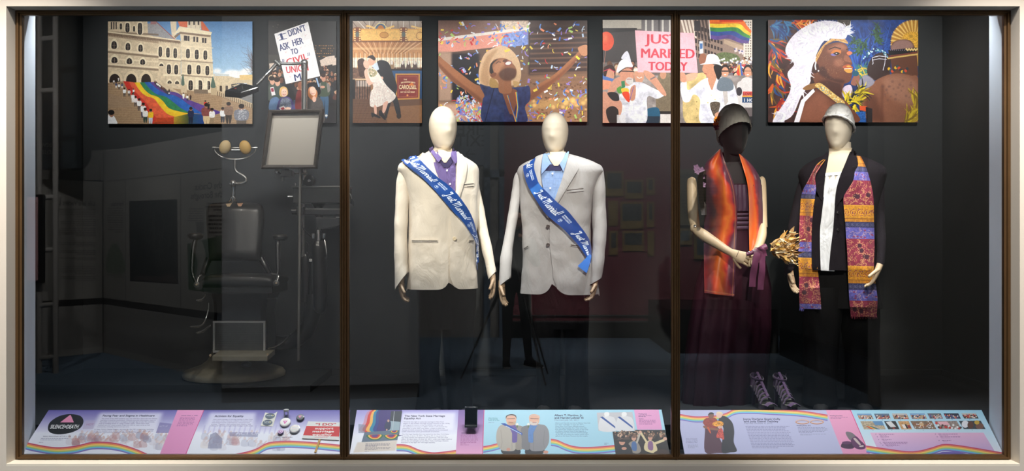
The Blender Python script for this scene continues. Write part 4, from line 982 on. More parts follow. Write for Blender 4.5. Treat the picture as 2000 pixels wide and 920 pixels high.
# banded scarf
def scarf_canvas(bands, y0, y1, seed, wpx):
    c = Canvas(220, int((y1 - y0) * 3.2), 0, y0, wpx, y1, (120, 40, 60)); rs = np.random.RandomState(seed)
    colr = dict(m=(134, 42, 66), v=(92, 88, 168), n=(44, 46, 88), g=(200, 138, 38))
    for a, b, k in bands: c.fill(rect(-1, a, wpx + 1, b), colr[k], tex=.22, cell=9, seed=seed + int(a))
    for a, b, k in bands:
        h = b - a
        if k == 'g':
            c.fill(rect(-1, a, wpx + 1, a + 1), (224, 166, 60)); c.fill(rect(-1, b - 7, wpx + 1, b - 6), (120, 66, 30))
            for x in np.arange(-1, wpx + 2, 2.4): c.line([(x, b - 6), (x, b)], .8, (140, 78, 30))
            for x in np.arange(5, wpx + 6, 12.5):
                yc = a + (h - 6) * .52; R_ = min(7.2, h * .3)
                th = np.linspace(0, 9, 30); sp = np.stack([x + (R_ * (1 - th / 11)) * np.cos(th + 1), yc + (R_ * (1 - th / 11)) * np.sin(th + 1)], 1)
                c.line(sp, 1.3, (138, 52, 36)); c.line(sp + (.8, .6), .6, (236, 186, 90))
                for q in range(7): c.fill(ell(x + rs.uniform(-6, 6), yc + rs.uniform(-R_, R_), .9, n=8), (128, 46, 36) if q % 2 else (106, 60, 110))
        elif k == 'n':
            for x in np.arange(4, wpx + 5, 9.5):
                c.fills(stroke(ell(x, a + h * .5, 2.6, 2.6, n=12), .8), (106, 106, 140)); c.fill(ell(x, a + h * .5, 1, n=8), (106, 106, 140))
                c.line([(x + 4.6, a + 1), (x + 4.6, b - 1)], .8, (86, 86, 124))
        else:
            for q in range(int(h * wpx / (26 if k == 'm' else 34))):
                x, y = rs.uniform(0, wpx), rs.uniform(a + 1.5, b - 1.5); t = rs.uniform(0, 6.3); L_ = rs.uniform(1.6, 4)
                d = np.array([math.cos(t), math.sin(t)]); n_ = np.array([-d[1], d[0]])
                c.line(np.array([(x, y) - d * L_, (x, y) + n_ * L_ * .6, (x, y) + d * L_ * .8 - n_ * .6]), .75, (206, 152, 104) if k == 'm' else (176, 146, 160), smooth=True)
            if k == 'm':
                for q in range(max(1, int(h * wpx / 700))):
                    x, y = rs.uniform(6, wpx - 6), rs.uniform(a + 8, b - 8); c.fill(ell(x, y, 4, 4.4), (66, 26, 46))
                    for w_ in range(9): c.fill(ell(x + 6.2 * math.cos(w_ * .7), y + 6.2 * math.sin(w_ * .7), .8, n=8), (216, 170, 120))
            else:
                for q in range(int(h * wpx / 160)): c.fill(ell(rs.uniform(0, wpx), rs.uniform(a + 2, b - 2), 2.2, 1.6), (128, 52, 92))
    return c
bl_ = [(290, 322, 'g'), (322, 360, 'm'), (360, 379, 'v'), (379, 388, 'n'), (388, 421, 'g'), (421, 472, 'm'), (472, 491, 'v'), (491, 503, 'n'), (503, 540, 'g'), (540, 593, 'm'), (593, 606, 'v')]
br_ = [(290, 325, 'g'), (325, 335, 'n'), (335, 352, 'v'), (352, 400, 'm'), (400, 433, 'g'), (433, 444, 'n'), (444, 466, 'v'), (466, 519, 'm'), (519, 553, 'g'), (553, 566, 'n'), (566, 587, 'v'), (587, 622, 'm')]
mL = immat('banded_scarf_left', scarf_canvas(bl_, 311, 603, 3, 36).image('banded_scarf_left'), .75, fold=.2, sheen=.2)
mR = immat('banded_scarf_right', scarf_canvas(br_, 304, 618, 5, 54).image('banded_scarf_right'), .75, fold=.2, sheen=.2)
BT = bvh_of(T2.loft(nu=72, nv=50, amp=0), legs.last)
def hangf(p, u, v): return p
sc = patch('scarf', [(1609, 311), (1594, 323), (1579, 352), (1566, 378), (1563, 410), (1561, 450), (1560, 480), (1559, 507), (1561, 540), (1561, 573), (1562, 603)],
           [(1612, 312), (1600, 330), (1592, 345), (1594, 367), (1592, 384), (1590, 421), (1592, 476), (1595, 507), (1599, 544), (1602, 573), (1604, 604)], BT, .034, mL, root, 64, 10, .002, by='y', Y=.66, hang=True, offf=lambda u, v: .008 * math.sin(v * 8 + u * 6))
sr = patch('scarf_panel', [(1673, 304), (1676, 323), (1670, 334), (1666, 354), (1649, 382), (1648, 402), (1651, 436), (1653, 467), (1654, 480), (1656, 518), (1657, 549), (1659, 586), (1662, 618)],
           [(1681, 305), (1689, 321), (1695, 336.5), (1702, 362.6), (1706, 389), (1707, 430), (1708, 480), (1707, 522), (1711, 559), (1714, 585), (1712, 619)], BT, .038, mR, sc, 70, 12, .002, by='y', Y=.6, hang=True, offf=lambda u, v: .007 * math.sin(v * 7 + u * 4))
def fringe(x0, x1, y, Yd, col, nm):
    m = MB(); r_ = random.Random(int(x0))
    for k in range(26):
        x = x0 + (x1 - x0) * k / 25; a = P(x, y - 2, Yd); b = P(x + r_.uniform(-1.5, 1.5), y + r_.uniform(2, 5), Yd + r_.uniform(-.01, .005)); m.tube([a, b], [.0022, .0008], 5)
    m.build('fringe', M(nm, col, .8), sc)
fy = lambda o: min((o.matrix_basis @ v.co).y for v in o.data.vertices if v.co.z == v.co.z) 
zs = sorted([(v.co.z, v.co.y) for v in sc.data.vertices])[:6]; yL = sum(q[1] for q in zs) / len(zs) + Y
zs = sorted([(v.co.z, v.co.y) for v in sr.data.vertices])[:6]; yR = sum(q[1] for q in zs) / len(zs) + Y
fringe(1562, 1604, 604, yL, (92, 88, 168), 'violet_fringe'); fringe(1662, 1712, 619, yR, (134, 42, 66), 'maroon_fringe')

# ---- pair of plum strappy sandals on the case floor
m_suede = M('plum_suede', (78, 54, 88), .9, var=.15, vs=40, bump=.2, bs=300, sheen=.3)
m_insole = M('silver_sandal_lining', (150, 150, 140), .3, .6)
def sandal(px, Y, yaw, flip, label):
    c = Vector(((px - 1000) / S(Y), Y, FL)); root = thing('sandal', c, label, 'shoe')
    d = Vector((math.sin(yaw), -math.cos(yaw), 0)); s = Vector((-d.y, d.x, 0)) * flip; up = Vector((0, 0, 1))
    q = lambda a, b, z: c + d * a + s * b + up * z       # a: toe direction, b: across
    prof = [(-.095, .115, .024), (-.07, .113, .027), (-.03, .095, .026), (.01, .062, .030), (.05, .035, .037), (.085, .026, .038), (.112, .026, .030), (.128, .026, .014)]
    m = MB(); m.rings([[q(a, b * w_, z + dz) for b, dz in ((-1, 0), (-1, .006), (0, .004), (1, .006), (1, 0), (0, -.004))] for a, z, w_ in prof]); m.build('insole', m_insole, root, smooth=50)
    m = MB(); m.rings([[q(.02, b * .030, z) for b, z in ((-1, .0), (-1, .052), (1, .052), (1, 0))], [q(.06, b * .039, z) for b, z in ((-1, 0), (-1, .030), (1, .030), (1, 0))], [q(.1, b * .036, z) for b, z in ((-1, 0), (-1, .024), (1, .024), (1, 0))], [q(.13, b * .018, z) for b, z in ((-1, .002), (-1, .022), (1, .022), (1, .002))]]); m.build('platform', m_suede, root, smooth=40)
    m = MB(); m.tube([q(-.085, 0, .112), q(-.088, 0, .06), q(-.092, 0, .0)], [(.022, .02), (.013, .013), (.010, .010)], 12, side=s); m.build('heel', m_suede, root, smooth=60)
    m = MB(); m.tube([q(.118, b * .034, .030 + .018 * math.sin(math.pi * (b + 1) / 2)) for b in np.linspace(-1, 1, 7)], [(.024, .004)] * 7, 8, side=d); m.build('toe_band', m_suede, root, smooth=60)
    for k in range(6):        # cage straps and the ridge they hang from
        a = .075 - .022 * k; z0 = .032 + .016 * k; wd = .038 - .0015 * k; h = .045 + .006 * k
        m = MB(); m.tube([q(a - .012 * abs(b), b * wd, z0 + h * math.sqrt(max(0, 1 - b * b))) for b in np.linspace(-1, 1, 9)], [(.0095, .003)] * 9, 6, side=d); m.build('strap', m_suede, root, smooth=60)
    m = MB(); m.tube([q(.08 - .022 * k, .004, .032 + .016 * k + .047 + .006 * k) for k in range(7)], [(.009, .003)] * 7, 8, side=s); m.build('front_ridge', m_suede, root, smooth=60)
    m = MB(); ring = [q(-.05 + .052 * math.cos(t), .037 * math.sin(t), .180 - .012 * math.cos(t)) for t in np.linspace(0, 2 * math.pi, 25)]; m.tube(ring, [(.0075, .002)] * 25, 6, caps=False); m.build('ankle_strap', m_suede, root, smooth=60)
    m = MB(); m.tube([q(-.098, 0, .113), q(-.105, 0, .15), q(-.1, 0, .2)], [(.020, .002), (.014, .002), (.012, .002)], 8, side=s); m.build('heel_counter', m_suede, root, smooth=60)
    m = MB(); m.tube([q(-.05, -.037, .180), q(-.055, -.046, .20)], .0018, 6); m.build('strap_end', m_suede, root)
sandal(1486, .78, R(14), 1, 'left plum suede strappy high-heeled sandal on the case floor')
sandal(1531, .77, R(13), -1, 'right plum suede strappy high-heeled sandal, nearer the black trousers')
# ---------------------------------------------------------------- the six photographs on the back wall (flat prints, painted)
def fig(c, x, y, h, top, pants, skin=(150, 110, 86), hair=(40, 30, 26), w=1.0):
    u = h / 7.0
    c.sm([(x - u * .9 * w, y - 2.9 * u), (x + u * .9 * w, y - 2.9 * u), (x + u * .7, y), (x + u * .15, y), (x, y - 2 * u), (x - u * .2, y), (x - u * .75, y)], pants, n=2)
    c.sm([(x - u * 1.1 * w, y - 5.4 * u), (x + u * 1.1 * w, y - 5.4 * u), (x + u * 1.25 * w, y - 3.4 * u), (x + u * .8 * w, y - 2.7 * u), (x - u * .8 * w, y - 2.7 * u), (x - u * 1.25 * w, y - 3.4 * u)], top, n=3, tex=.15, cell=4)
    c.fill(ell(x, y - 6.2 * u, u * .72, u * .9), skin); c.fill(ell(x, y - 6.45 * u, u * .75, u * .62), hair)
def archwin(c, x, y, w, h, col=(46, 40, 38)):
    c.sm([(x - w * .8, y + h), (x - w * .8, y + w * .2), (x, y - w * .55), (x + w * .8, y + w * .2), (x + w * .8, y + h)], (222, 206, 178), n=3)
    c.sm([(x - w / 2, y + h), (x - w / 2, y + w * .35), (x, y), (x + w / 2, y + w * .35), (x + w / 2, y + h)], col, n=4)
    c.fill(rect(x - w * .05, y + w * .2, x + w * .05, y + h), (150, 136, 118)); c.fill(rect(x - w / 2, y + h * .55, x + w / 2, y + h * .6), (120, 108, 96))
def photo_capitol():
    c = Canvas(900, 636, 30, 35, 1258, 903); rs = np.random.RandomState(2)
    c.fill(rect(20, 20, 1270, 520), (84, 124, 168), col2=(160, 186, 204))
    for x, y, a, b in ((960, 455, 36, 22), (1080, 470, 60, 26), (1150, 480, 70, 30), (1210, 455, 50, 24), (1120, 500, 130, 26), (1000, 490, 80, 18)): c.fill(ell(x, y, a, b), (226, 222, 218), blur=6, a=.85)
    for k in range(60):
        a = rs.uniform(0, 1); p = np.array([1262., 330 + 170 * a]); d = rs.uniform(-2.6, -.5) - 1.2 * 0; L = rs.uniform(40, 150); pts = [p]
        for q in range(5): p = p + np.array([-abs(math.cos(d)), math.sin(d) * .9]) * L / 5; d += rs.uniform(-.5, .5); pts.append(p)
        c.line(pts, [3.2, .8], (96, 84, 84), a=.7)
    wall, lt, dk = (198, 180, 152), (222, 206, 178), (116, 98, 82)
    c.fill([(560, 35), (612, 35), (612, 180), (575, 180)], (206, 190, 164)); c.fill([(365, 55), (440, 40), (600, 190), (370, 160)], (146, 144, 146), tex=.08)
    c.line([(440, 38), (600, 186)], 5, (150, 70, 60)); c.fill(rect(392, 30, 440, 60), (150, 110, 110))
    c.fill([(30, 35), (365, 35), (372, 150), (650, 200), (650, 620), (30, 620)], wall, tex=.10, cell=12)
    for y0, y1, t, cc in ((118, 142, 6, dk), (142, 205, 20, (150, 128, 106)), (262, 312, 8, lt), (285, 330, 12, dk), (390, 420, 8, lt), (405, 438, 14, dk), (345, 372, 0, lt)):
        c.fill([(30, y0), (460, y1 - 2), (460, y1 + 12 + t * .3), (30, y0 + 12 + t * .3)], cc, a=.75)
    c.fill([(30, 128), (645, 200), (648, 222), (30, 150)], (122, 102, 84), tex=.2, cell=5); c.fill([(30, 118), (645, 192), (645, 202), (30, 130)], (214, 198, 170))
    c.fill([(460, 335), (655, 350), (655, 368), (460, 352)], lt); c.fill([(460, 352), (655, 368), (655, 376), (460, 362)], dk, a=.6)
    c.fill([(500, 480), (660, 485), (660, 500), (500, 496)], lt)
    for x in (60, 80, 100): c.fill(rect(x - 5, 40, x + 5, 100), (60, 54, 54))
    for x, y, w, h in ((140, 52, 18, 46), (196, 48, 30, 72), (252, 75, 16, 42), (302, 48, 32, 90), (82, 202, 40, 60), (200, 218, 34, 56), (307, 232, 32, 54), (475, 250, 26, 76), (540, 258, 26, 74), (602, 264, 26, 74), (85, 335, 44, 48), (212, 346, 40, 46), (325, 355, 36, 42), (484, 392, 30, 20), (548, 400, 30, 72), (610, 404, 28, 72), (554, 536, 30, 24), (618, 540, 30, 24)): archwin(c, x, y, w, h)
    for x, w in ((88, 78), (228, 74), (354, 70)):
        c.sm([(x - w * .72, 560), (x - w * .72, 490), (x, 455), (x + w * .72, 490), (x + w * .72, 560)], (212, 194, 164), n=4)
        c.sm([(x - w / 2, 560), (x - w / 2, 505), (x, 478), (x + w / 2, 505), (x + w / 2, 560)], (48, 38, 34), n=5)
    for x in np.arange(40, 640, 14): c.fill(rect(x, 150 + (x - 40) * .115, x + 5, 160 + (x - 40) * .115), (90, 74, 60), a=.5)
    c.fill([(640, 110), (905, 135), (912, 250), (935, 640), (655, 640), (650, 200)], (204, 188, 160), tex=.08, cell=10)
    c.fill([(625, 35), (705, 35), (712, 85), (640, 80)], (198, 104, 72)); c.fill([(820, 35), (836, 35), (898, 120), (826, 108)], (198, 104, 72)); c.fill(rect(705, 30, 822, 105), (208, 194, 170))
    for x in (722, 762, 800): c.fill(rect(x - 7, 34, x + 7, 64), (70, 62, 60)); c.fill(rect(x + 12, 34, x + 16, 92), (160, 144, 122))
    c.fill([(590, 150), (638, 75), (915, 125), (905, 152), (645, 122)], (222, 206, 176)); c.fill([(592, 160), (645, 122), (905, 152), (900, 168), (648, 140), (600, 178)], (130, 110, 92))
    for y in (246, 350, 372, 480, 496): c.fill([(652, y - 10), (925, y + 10), (925, y + 18), (652, y)], lt if y != 372 and y != 496 else dk, a=.7)
    for x in (684, 698, 716, 764, 790, 838, 860): c.fill(rect(x - 8, 155 + (x - 690) * .12, x + 7, 198 + (x - 690) * .12), (62, 54, 54))
    for x, y, w, h in ((710, 268, 28, 72), (785, 275, 28, 72), (858, 282, 28, 70), (722, 402, 30, 74), (800, 406, 30, 68), (875, 412, 28, 72), (733, 535, 32, 76), (812, 535, 34, 76), (885, 540, 26, 66)): archwin(c, x, y, w, h)
    for x in (775, 792, 850, 868): c.fill(rect(x, 512, x + 9, 612), (224, 210, 184))
    c.fill([(930, 478), (1030, 490), (1108, 512), (1108, 640), (930, 640)], (196, 178, 148), tex=.1); c.fill([(1108, 512), (1258, 520), (1258, 640), (1108, 640)], (190, 172, 142)); c.fill([(940, 474), (1060, 482), (1060, 498), (935, 496)], (184, 190, 190)); c.fill([(1150, 490), (1258, 486), (1258, 530), (1150, 530)], (206, 176, 120))
    for x in (990, 1040, 1090): c.fill(rect(x - 10, 580, x + 10, 640), (70, 58, 50))
    st = (158, 132, 104)
    c.fill([(30, 556), (170, 540), (420, 905), (30, 905)], st, tex=.08); c.fill([(560, 600), (900, 640), (1258, 760), (1258, 905), (640, 905)], (160, 134, 106), tex=.08)
    for y in np.arange(570, 905, 15): c.line([(30, y), (170 + (y - 540) * .68, y - 6)], 2.6, (112, 90, 70), a=.55)
    for y in np.arange(650, 905, 15): c.line([(700, y - 20), (1258, y + 30)], 2.6, (112, 90, 70), a=.5)
    c.fill([(30, 640), (210, 700), (225, 760), (30, 770)], (150, 128, 106), a=.6)
    c.fill([(945, 610), (1258, 730), (1258, 770), (950, 655)], (186, 166, 136))
    for x in np.arange(960, 1258, 16): c.fill(rect(x, 625 + (x - 950) * .37, x + 6, 660 + (x - 950) * .37), (92, 76, 62))
    c.fill([(490, 545), (640, 640), (640, 660), (490, 570)], (190, 170, 142)); c.fill(rect(650, 570, 700, 640), (196, 176, 146)); c.fill(rect(905, 580, 955, 660), (176, 156, 126))
    c.sm([(655, 570), (664, 490), (672, 490), (680, 570)], (86, 104, 92)); c.sm([(905, 590), (918, 510), (926, 510), (945, 590)], (86, 104, 92)); c.fill([(760, 610), (880, 614), (880, 650), (765, 645)], (120, 104, 88))
    e = [[(160, 540), (200, 620), (250, 690), (300, 760), (350, 820), (392, 870), (410, 905)], [(208, 545), (245, 610), (300, 672), (350, 720), (395, 790), (440, 850), (480, 862)],
         [(255, 552), (300, 620), (350, 665), (420, 690), (470, 750), (530, 815), (605, 845)], [(300, 552), (340, 610), (390, 652), (450, 672), (500, 712), (560, 775), (720, 815)],
         [(340, 550), (390, 610), (450, 655), (520, 672), (590, 722), (650, 770), (722, 808)], [(385, 548), (440, 600), (510, 640), (590, 660), (650, 690), (720, 740), (842, 820)], [(430, 548), (480, 592), (540, 626), (620, 640), (700, 690), (800, 730), (1000, 806)]]
    colr = [(186, 54, 44), (206, 92, 62), (234, 184, 46), (52, 122, 82), (44, 92, 162), (92, 66, 132)]
    for k in range(6): c.fill(np.concatenate([spl(e[k], 6), spl(e[k + 1], 6)[::-1]]), colr[k], tex=.12, cell=16, seed=k)
    c.fill([(410, 905), (440, 855), (600, 845), (600, 905)], (176, 70, 38), tex=.1); c.fill([(590, 905), (590, 846), (720, 816), (720, 905)], (176, 150, 46), col2=(60, 76, 48), vert=False); c.fill([(715, 905), (715, 815), (845, 822), (860, 905)], (36, 74, 92), col2=(38, 66, 130), vert=False)
    c.fill([(900, 780), (1000, 806), (935, 828), (840, 812)], (84, 60, 128))
    for k in range(9): c.line([(430, 905 - k * 2), (600 + 25 * k, 850 + 6 * k)], 2, (110, 50, 34), a=.35)
    for k in range(5): c.line(spl(e[k + 1], 6) + (8, 4), 3, (40, 30, 30), a=.12)
    for x, y, h in ((80, 565, 38), (100, 598, 50), (125, 610, 52), (120, 540, 34), (150, 600, 44), (170, 670, 74), (210, 668, 60), (242, 720, 80), (265, 755, 88), (248, 650, 46), (296, 790, 104), (330, 850, 126)):
        fig(c, x, y, h, [(232, 228, 222), (214, 206, 204), (240, 236, 230), (70, 80, 110)][rs.randint(4)], [(220, 214, 206), (60, 60, 80), (90, 80, 74)][rs.randint(3)])
    for k in range(14): fig(c, 430 + k * 9 + rs.uniform(-3, 3), 570 + k * 7, 34, [(226, 222, 214), (90, 50, 44), (60, 60, 76)][rs.randint(3)], (70, 60, 56))
    fig(c, 347, 890, 124, (226, 220, 212), (44, 62, 54)); fig(c, 394, 898, 122, (226, 176, 40), (180, 190, 206)); fig(c, 735, 898, 138, (38, 44, 72), (30, 34, 52)); fig(c, 672, 690, 52, (226, 220, 214), (230, 226, 220)); fig(c, 705, 706, 52, (226, 220, 214), (60, 60, 70)); fig(c, 732, 700, 44, (60, 40, 36), (40, 36, 36)); fig(c, 550, 640, 34, (70, 50, 40), (50, 40, 36))
    fig(c, 858, 770, 66, (196, 44, 40), (160, 40, 36)); fig(c, 868, 905, 178, (124, 70, 66), (196, 174, 136), w=1.3); fig(c, 915, 900, 132, (220, 214, 208), (140, 120, 96)); fig(c, 1006, 888, 126, (226, 222, 220), (60, 62, 70)); fig(c, 1056, 895, 176, (128, 104, 88), (60, 52, 46), w=1.2); fig(c, 1165, 960, 225, (120, 122, 130), (100, 90, 80), w=1.5); fig(c, 885, 780, 60, (40, 36, 36), (40, 36, 36))
    for k in range(90): c.fill(rect(*(lambda x, y: (x, y, x + 7, y + 5))(1130 + rs.uniform(0, 74), 770 + rs.uniform(0, 90))), (196, 196, 200), a=.7)
    c.sm([(30, 905), (30, 830), (70, 826), (100, 870), (106, 905)], (236, 232, 230)); c.fill(ell(60, 820, 20, 26), (150, 110, 90)); c.fill(ell(58, 806, 27, 22), (26, 22, 22))
    c.noise(.05, 3, 9); c.a = c.a * 1.04 + 2
    return c
def photo_sign():
    c = Canvas(480, 708, 83, 148, 557, 848, (40, 36, 34)); rs = np.random.RandomState(5)
    c.fill(rect(83, 148, 557, 420), (34, 31, 30), col2=(46, 40, 36)); c.fill(rect(83, 380, 200, 470), (58, 54, 48)); c.fill(rect(395, 150, 557, 310), (28, 27, 27))
    for y in (318, 336, 354, 372, 392):
        for x in np.arange(412, 555, 13):
            if rs.rand() < .6: c.fill(ell(x + rs.uniform(-3, 3), y, rs.uniform(2, 4.5), 2.4), (226, 160, 80), blur=1)
    for k in range(14): c.fill(ell(rs.uniform(100, 300), rs.uniform(170, 230), 1.4), (200, 180, 160))
    crowd(c, 90, 557, 440, 640, 90, 12, 6, [(52, 46, 46), (36, 32, 34), (70, 56, 50), (44, 48, 54), (92, 60, 52)], body=4)
    for p in ([(440, 420), (480, 400), (500, 450), (455, 460)], [(480, 395), (545, 385), (550, 440), (490, 455)], [(520, 405), (556, 400), (556, 450), (530, 455)], [(90, 440), (130, 436), (140, 480), (95, 500)]): c.fill(p, (196, 178, 164), tex=.1)
    crowd(c, 440, 557, 470, 620, 26, 13, 8, [(40, 36, 38), (60, 52, 50), (46, 50, 54)], body=5); crowd(c, 85, 180, 500, 560, 8, 15, 12, [(70, 74, 70), (52, 50, 54)], body=4)
    c.fill(rect(83, 760, 557, 850), (44, 42, 44)); c.fill(rect(95, 690, 300, 760), (70, 84, 108))
    # man in vest and jeans
    c.sm([(445, 800), (448, 660), (500, 660), (497, 800), (480, 805), (476, 690), (468, 805)], (66, 96, 124)); c.sm([(432, 660), (428, 600), (450, 570), (490, 570), (512, 600), (505, 662)], (70, 82, 66)); c.sm([(430, 640), (432, 590), (448, 575), (450, 630)], (128, 122, 116)); c.sm([(495, 625), (490, 575), (508, 585), (516, 620), (500, 640)], (128, 122, 116)); c.fill(ell(467, 540, 15, 24), (190, 140, 118)); c.fill(ell(467, 522, 17, 14), (60, 40, 32)); c.fill(ell(462, 602, 16, 9), (196, 146, 124)); c.fill(ell(487, 798, 9, 8), (210, 210, 206))
    # men on the left
    for x, y in ((112, 560), (148, 570)):
        c.sm([(x - 30, y + 130), (x - 28, y + 40), (x, y + 25), (x + 32, y + 45), (x + 36, y + 130)], (86, 92, 84) if x < 130 else (72, 84, 78)); c.fill(ell(x, y, 18, 27), (206, 160, 136)); c.fill(ell(x - 4, y - 18, 21, 16), (48, 34, 28))
    c.fill([(96, 605), (120, 600), (134, 655), (108, 662)], (226, 220, 220)); c.fill([(100, 612), (118, 608), (124, 632), (106, 636)], (150, 60, 76)); c.sm([(90, 760), (98, 690), (140, 670), (165, 700), (160, 760)], (96, 124, 160))
    # red coat, black hat woman, blond woman
    c.sm([(272, 760), (278, 650), (300, 620), (322, 650), (322, 760)], (116, 44, 44)); c.fill(ell(303, 590, 14, 24), (176, 116, 92)); c.fill(ell(305, 590, 18, 30), (110, 66, 44), a=.5); c.sm([(190, 600), (230, 590), (262, 640), (250, 720), (210, 700)], (30, 28, 30))
    c.sm([(338, 848), (345, 700), (380, 668), (430, 668), (465, 720), (468, 848)], (84, 78, 76), tex=.1); c.sm([(340, 620), (362, 575), (420, 575), (448, 620), (444, 650), (420, 655), (396, 600), (366, 612), (360, 660)], (24, 22, 24)); c.sm([(360, 660), (364, 612), (384, 600), (420, 625), (425, 660), (408, 690), (385, 690)], (196, 128, 84)); c.fill(ell(394, 630, 22, 32, -.15), (232, 192, 170)); c.line([(386, 646), (396, 650), (405, 644)], 3, (190, 90, 84)); c.fill(ell(403, 685, 14, 20), (220, 176, 154))
    c.sm([(148, 800), (150, 710), (180, 672), (228, 672), (262, 720), (268, 800)], (74, 66, 116)); c.sm([(166, 760), (172, 690), (200, 676), (235, 690), (240, 760)], (112, 118, 134), tex=.3, cell=5); c.sm([(160, 650), (166, 610), (190, 598), (214, 612), (220, 650), (200, 668), (172, 668)], (214, 174, 112)); c.fill(ell(194, 640, 21, 29), (232, 196, 176)); c.line([(184, 652), (194, 656), (204, 652)], 3, (190, 90, 84)); c.fill(ell(187, 634, 2.5), (60, 44, 40)); c.fill(ell(203, 634, 2.5), (60, 44, 40))
    c.fill([(155, 745), (190, 728), (206, 748), (180, 768)], (226, 216, 214)); c.fill([(168, 748), (190, 740), (198, 752), (180, 762)], (170, 40, 50)); c.fill(ell(220, 750, 22, 10), (226, 186, 164))
    c.fill([(412, 540), (424, 538), (440, 600), (432, 602)], (150, 176, 206))
    # the white placard
    c.fill([(128, 240), (365, 158), (449, 530), (208, 586)], (20, 18, 18), a=.6, blur=4); c.fill([(125, 237), (360, 155), (445, 527), (205, 582)], (226, 222, 222)); b = (52, 62, 106); rd = (196, 56, 66)
    def hw(tx, x, y, size, rot, width, col): 
        for dx in (0, 1.2, 2.4): c.text(tx, x + dx, y, size, col, rot=rot, width=width)
    hw("I", 165, 280, 62, -.32, 24, b); c.line([(153, 245), (205, 232)], 4.5, b); c.line([(160, 280), (212, 268)], 4.5, b); hw("DIDN'T", 226, 256, 62, -.34, 128, b); hw('ASK', 166, 355, 66, -.28, 72, b); hw('HER', 254, 322, 64, -.26, 76, b); hw('TO', 242, 380, 54, -.2, 50, b); hw('CIVIL', 212, 455, 62, -.30, 156, rd); hw('UNION', 208, 508, 66, -.13, 156, rd); hw('ME', 264, 562, 66, -.2, 88, b)
    for x, y in ((181, 412), (190, 410), (358, 368), (367, 366)): c.line([(x, y), (x + 3, y + 14), (x, y + 20)], 3.5, b)
    for x, y in ((150, 268), (342, 246), (308, 330), (205, 362), (236, 530), (352, 470)): c.line([(x - 6, y - 4), (x, y + 6), (x + 6, y - 5)], 1.6, (206, 160, 160))
    c.noise(.05, 3, 9); return c
def photo_carousel():
    c = Canvas(486, 707, 665, 147, 1148, 850, (150, 110, 80)); rs = np.random.RandomState(8)
    c.fill(rect(660, 140, 1150, 210), (186, 172, 160), col2=(150, 126, 108))
    for k in range(14): x = 660 + k * 40; c.line([(x, 147), (x + rs.uniform(-60, 60), 205)], 5, (216, 208, 200) if k % 2 else (120, 104, 96))
    c.sm([(820, 205), (830, 175), (860, 160), (890, 175), (900, 205)], (88, 108, 130)); c.sm([(838, 205), (845, 185), (860, 176), (876, 185), (882, 205)], (190, 120, 60))
    for k in range(15): a = math.pi * k / 14; c.fill(ell(860 - 40 * math.cos(a), 203 - 40 * math.sin(a), 4), (255, 214, 150))
    c.fill(rect(660, 200, 1150, 290), (216, 158, 82), col2=(196, 130, 60)); c.fill(rect(722, 208, 996, 280), (226, 178, 102), tex=.12, cell=8); c.fill(rect(1042, 208, 1150, 284), (226, 178, 102), tex=.12, cell=8)
    c.fill(ell(884, 244, 30, 20), (196, 142, 74)); c.fills(stroke(ell(884, 244, 30, 20), 4), (160, 100, 44)); c.fills(stroke(ell(1135, 250, 26, 26), 4), (160, 100, 44))
    for x in (697, 1020):
        c.sm([(x - 26, 196), (x + 26, 196), (x + 18, 240), (x + 26, 290), (x - 26, 290), (x - 18, 240)], (120, 66, 36))
        for y in range(204, 290, 16):
            for d in (-17, 17): c.fill(ell(x + d, y, 6), (255, 206, 140), blur=1)
        c.fill(ell(x, 240, 12, 20), (90, 96, 90))
    for x in list(np.arange(765, 822, 12)) + list(np.arange(900, 955, 12)) + list(np.arange(1080, 1148, 13)): c.fill(ell(x, 190 + 8 * math.sin(x), 7), (255, 196, 120), blur=1)
    c.fill(rect(660, 288, 1150, 420), (176, 122, 76), col2=(206, 152, 100)); c.fill(rect(660, 286, 1150, 294), (110, 66, 36))
    for k in range(24): x = 665 + k * 21; c.line([(x, 292), (870 + (x - 870) * .55, 372)], 4, (226, 190, 150) if k % 2 else (130, 84, 50), a=.8)
    c.fill(rect(660, 330, 1150, 345), (222, 186, 140), a=.5); c.fill(rect(660, 400, 1150, 480), (236, 222, 200), tex=.2, cell=10); c.fill(rect(660, 468, 1150, 500), (96, 70, 54))
    for k in range(46): x = 667 + k * 10.5; c.line([(x, 355 + 8 * (k % 3)), (x, 475)], 2.6, [(196, 140, 84), (120, 84, 56), (240, 220, 190)][k % 3])
    for x in (1015, 1055, 1100, 940): c.sm([(x - 14, 475), (x - 10, 440), (x, 424), (x + 10, 436), (x + 14, 475)], (84, 64, 58) if x > 1000 else (150, 120, 90)); c.sm([(x - 8, 440), (x - 2, 420), (x + 6, 436), (x, 450)], (226, 216, 206))
    c.fill(rect(660, 480, 790, 700), (112, 82, 66), tex=.3, cell=12); c.fill(rect(690, 560, 790, 600), (214, 200, 190), a=.7); c.fill(rect(660, 545, 790, 556), (206, 176, 140))
    for x in np.arange(676, 790, 18): c.fill(rect(x, 556, x + 4, 690), (30, 26, 28))
    c.fill(rect(665, 550, 682, 690), (30, 26, 28)); c.fill(rect(900, 480, 1150, 700), (46, 84, 124), col2=(34, 66, 98)); c.fill(rect(900, 478, 1150, 490), (40, 32, 30)); c.fill(rect(900, 695, 1150, 742), (30, 34, 44))
    c.fill(rect(660, 685, 1150, 855), (104, 74, 56), col2=(120, 86, 62)); c.fill([(905, 738), (1150, 728), (1150, 855), (905, 855)], (140, 100, 68), tex=.06)
    for k in range(10): c.line([(660, 700 + k * 17), (900, 700 + k * 17)], 1.6, (74, 52, 40), a=.7); c.line([(660 + k * 30, 690), (630 + k * 22, 850)], 1.6, (74, 52, 40), a=.7)
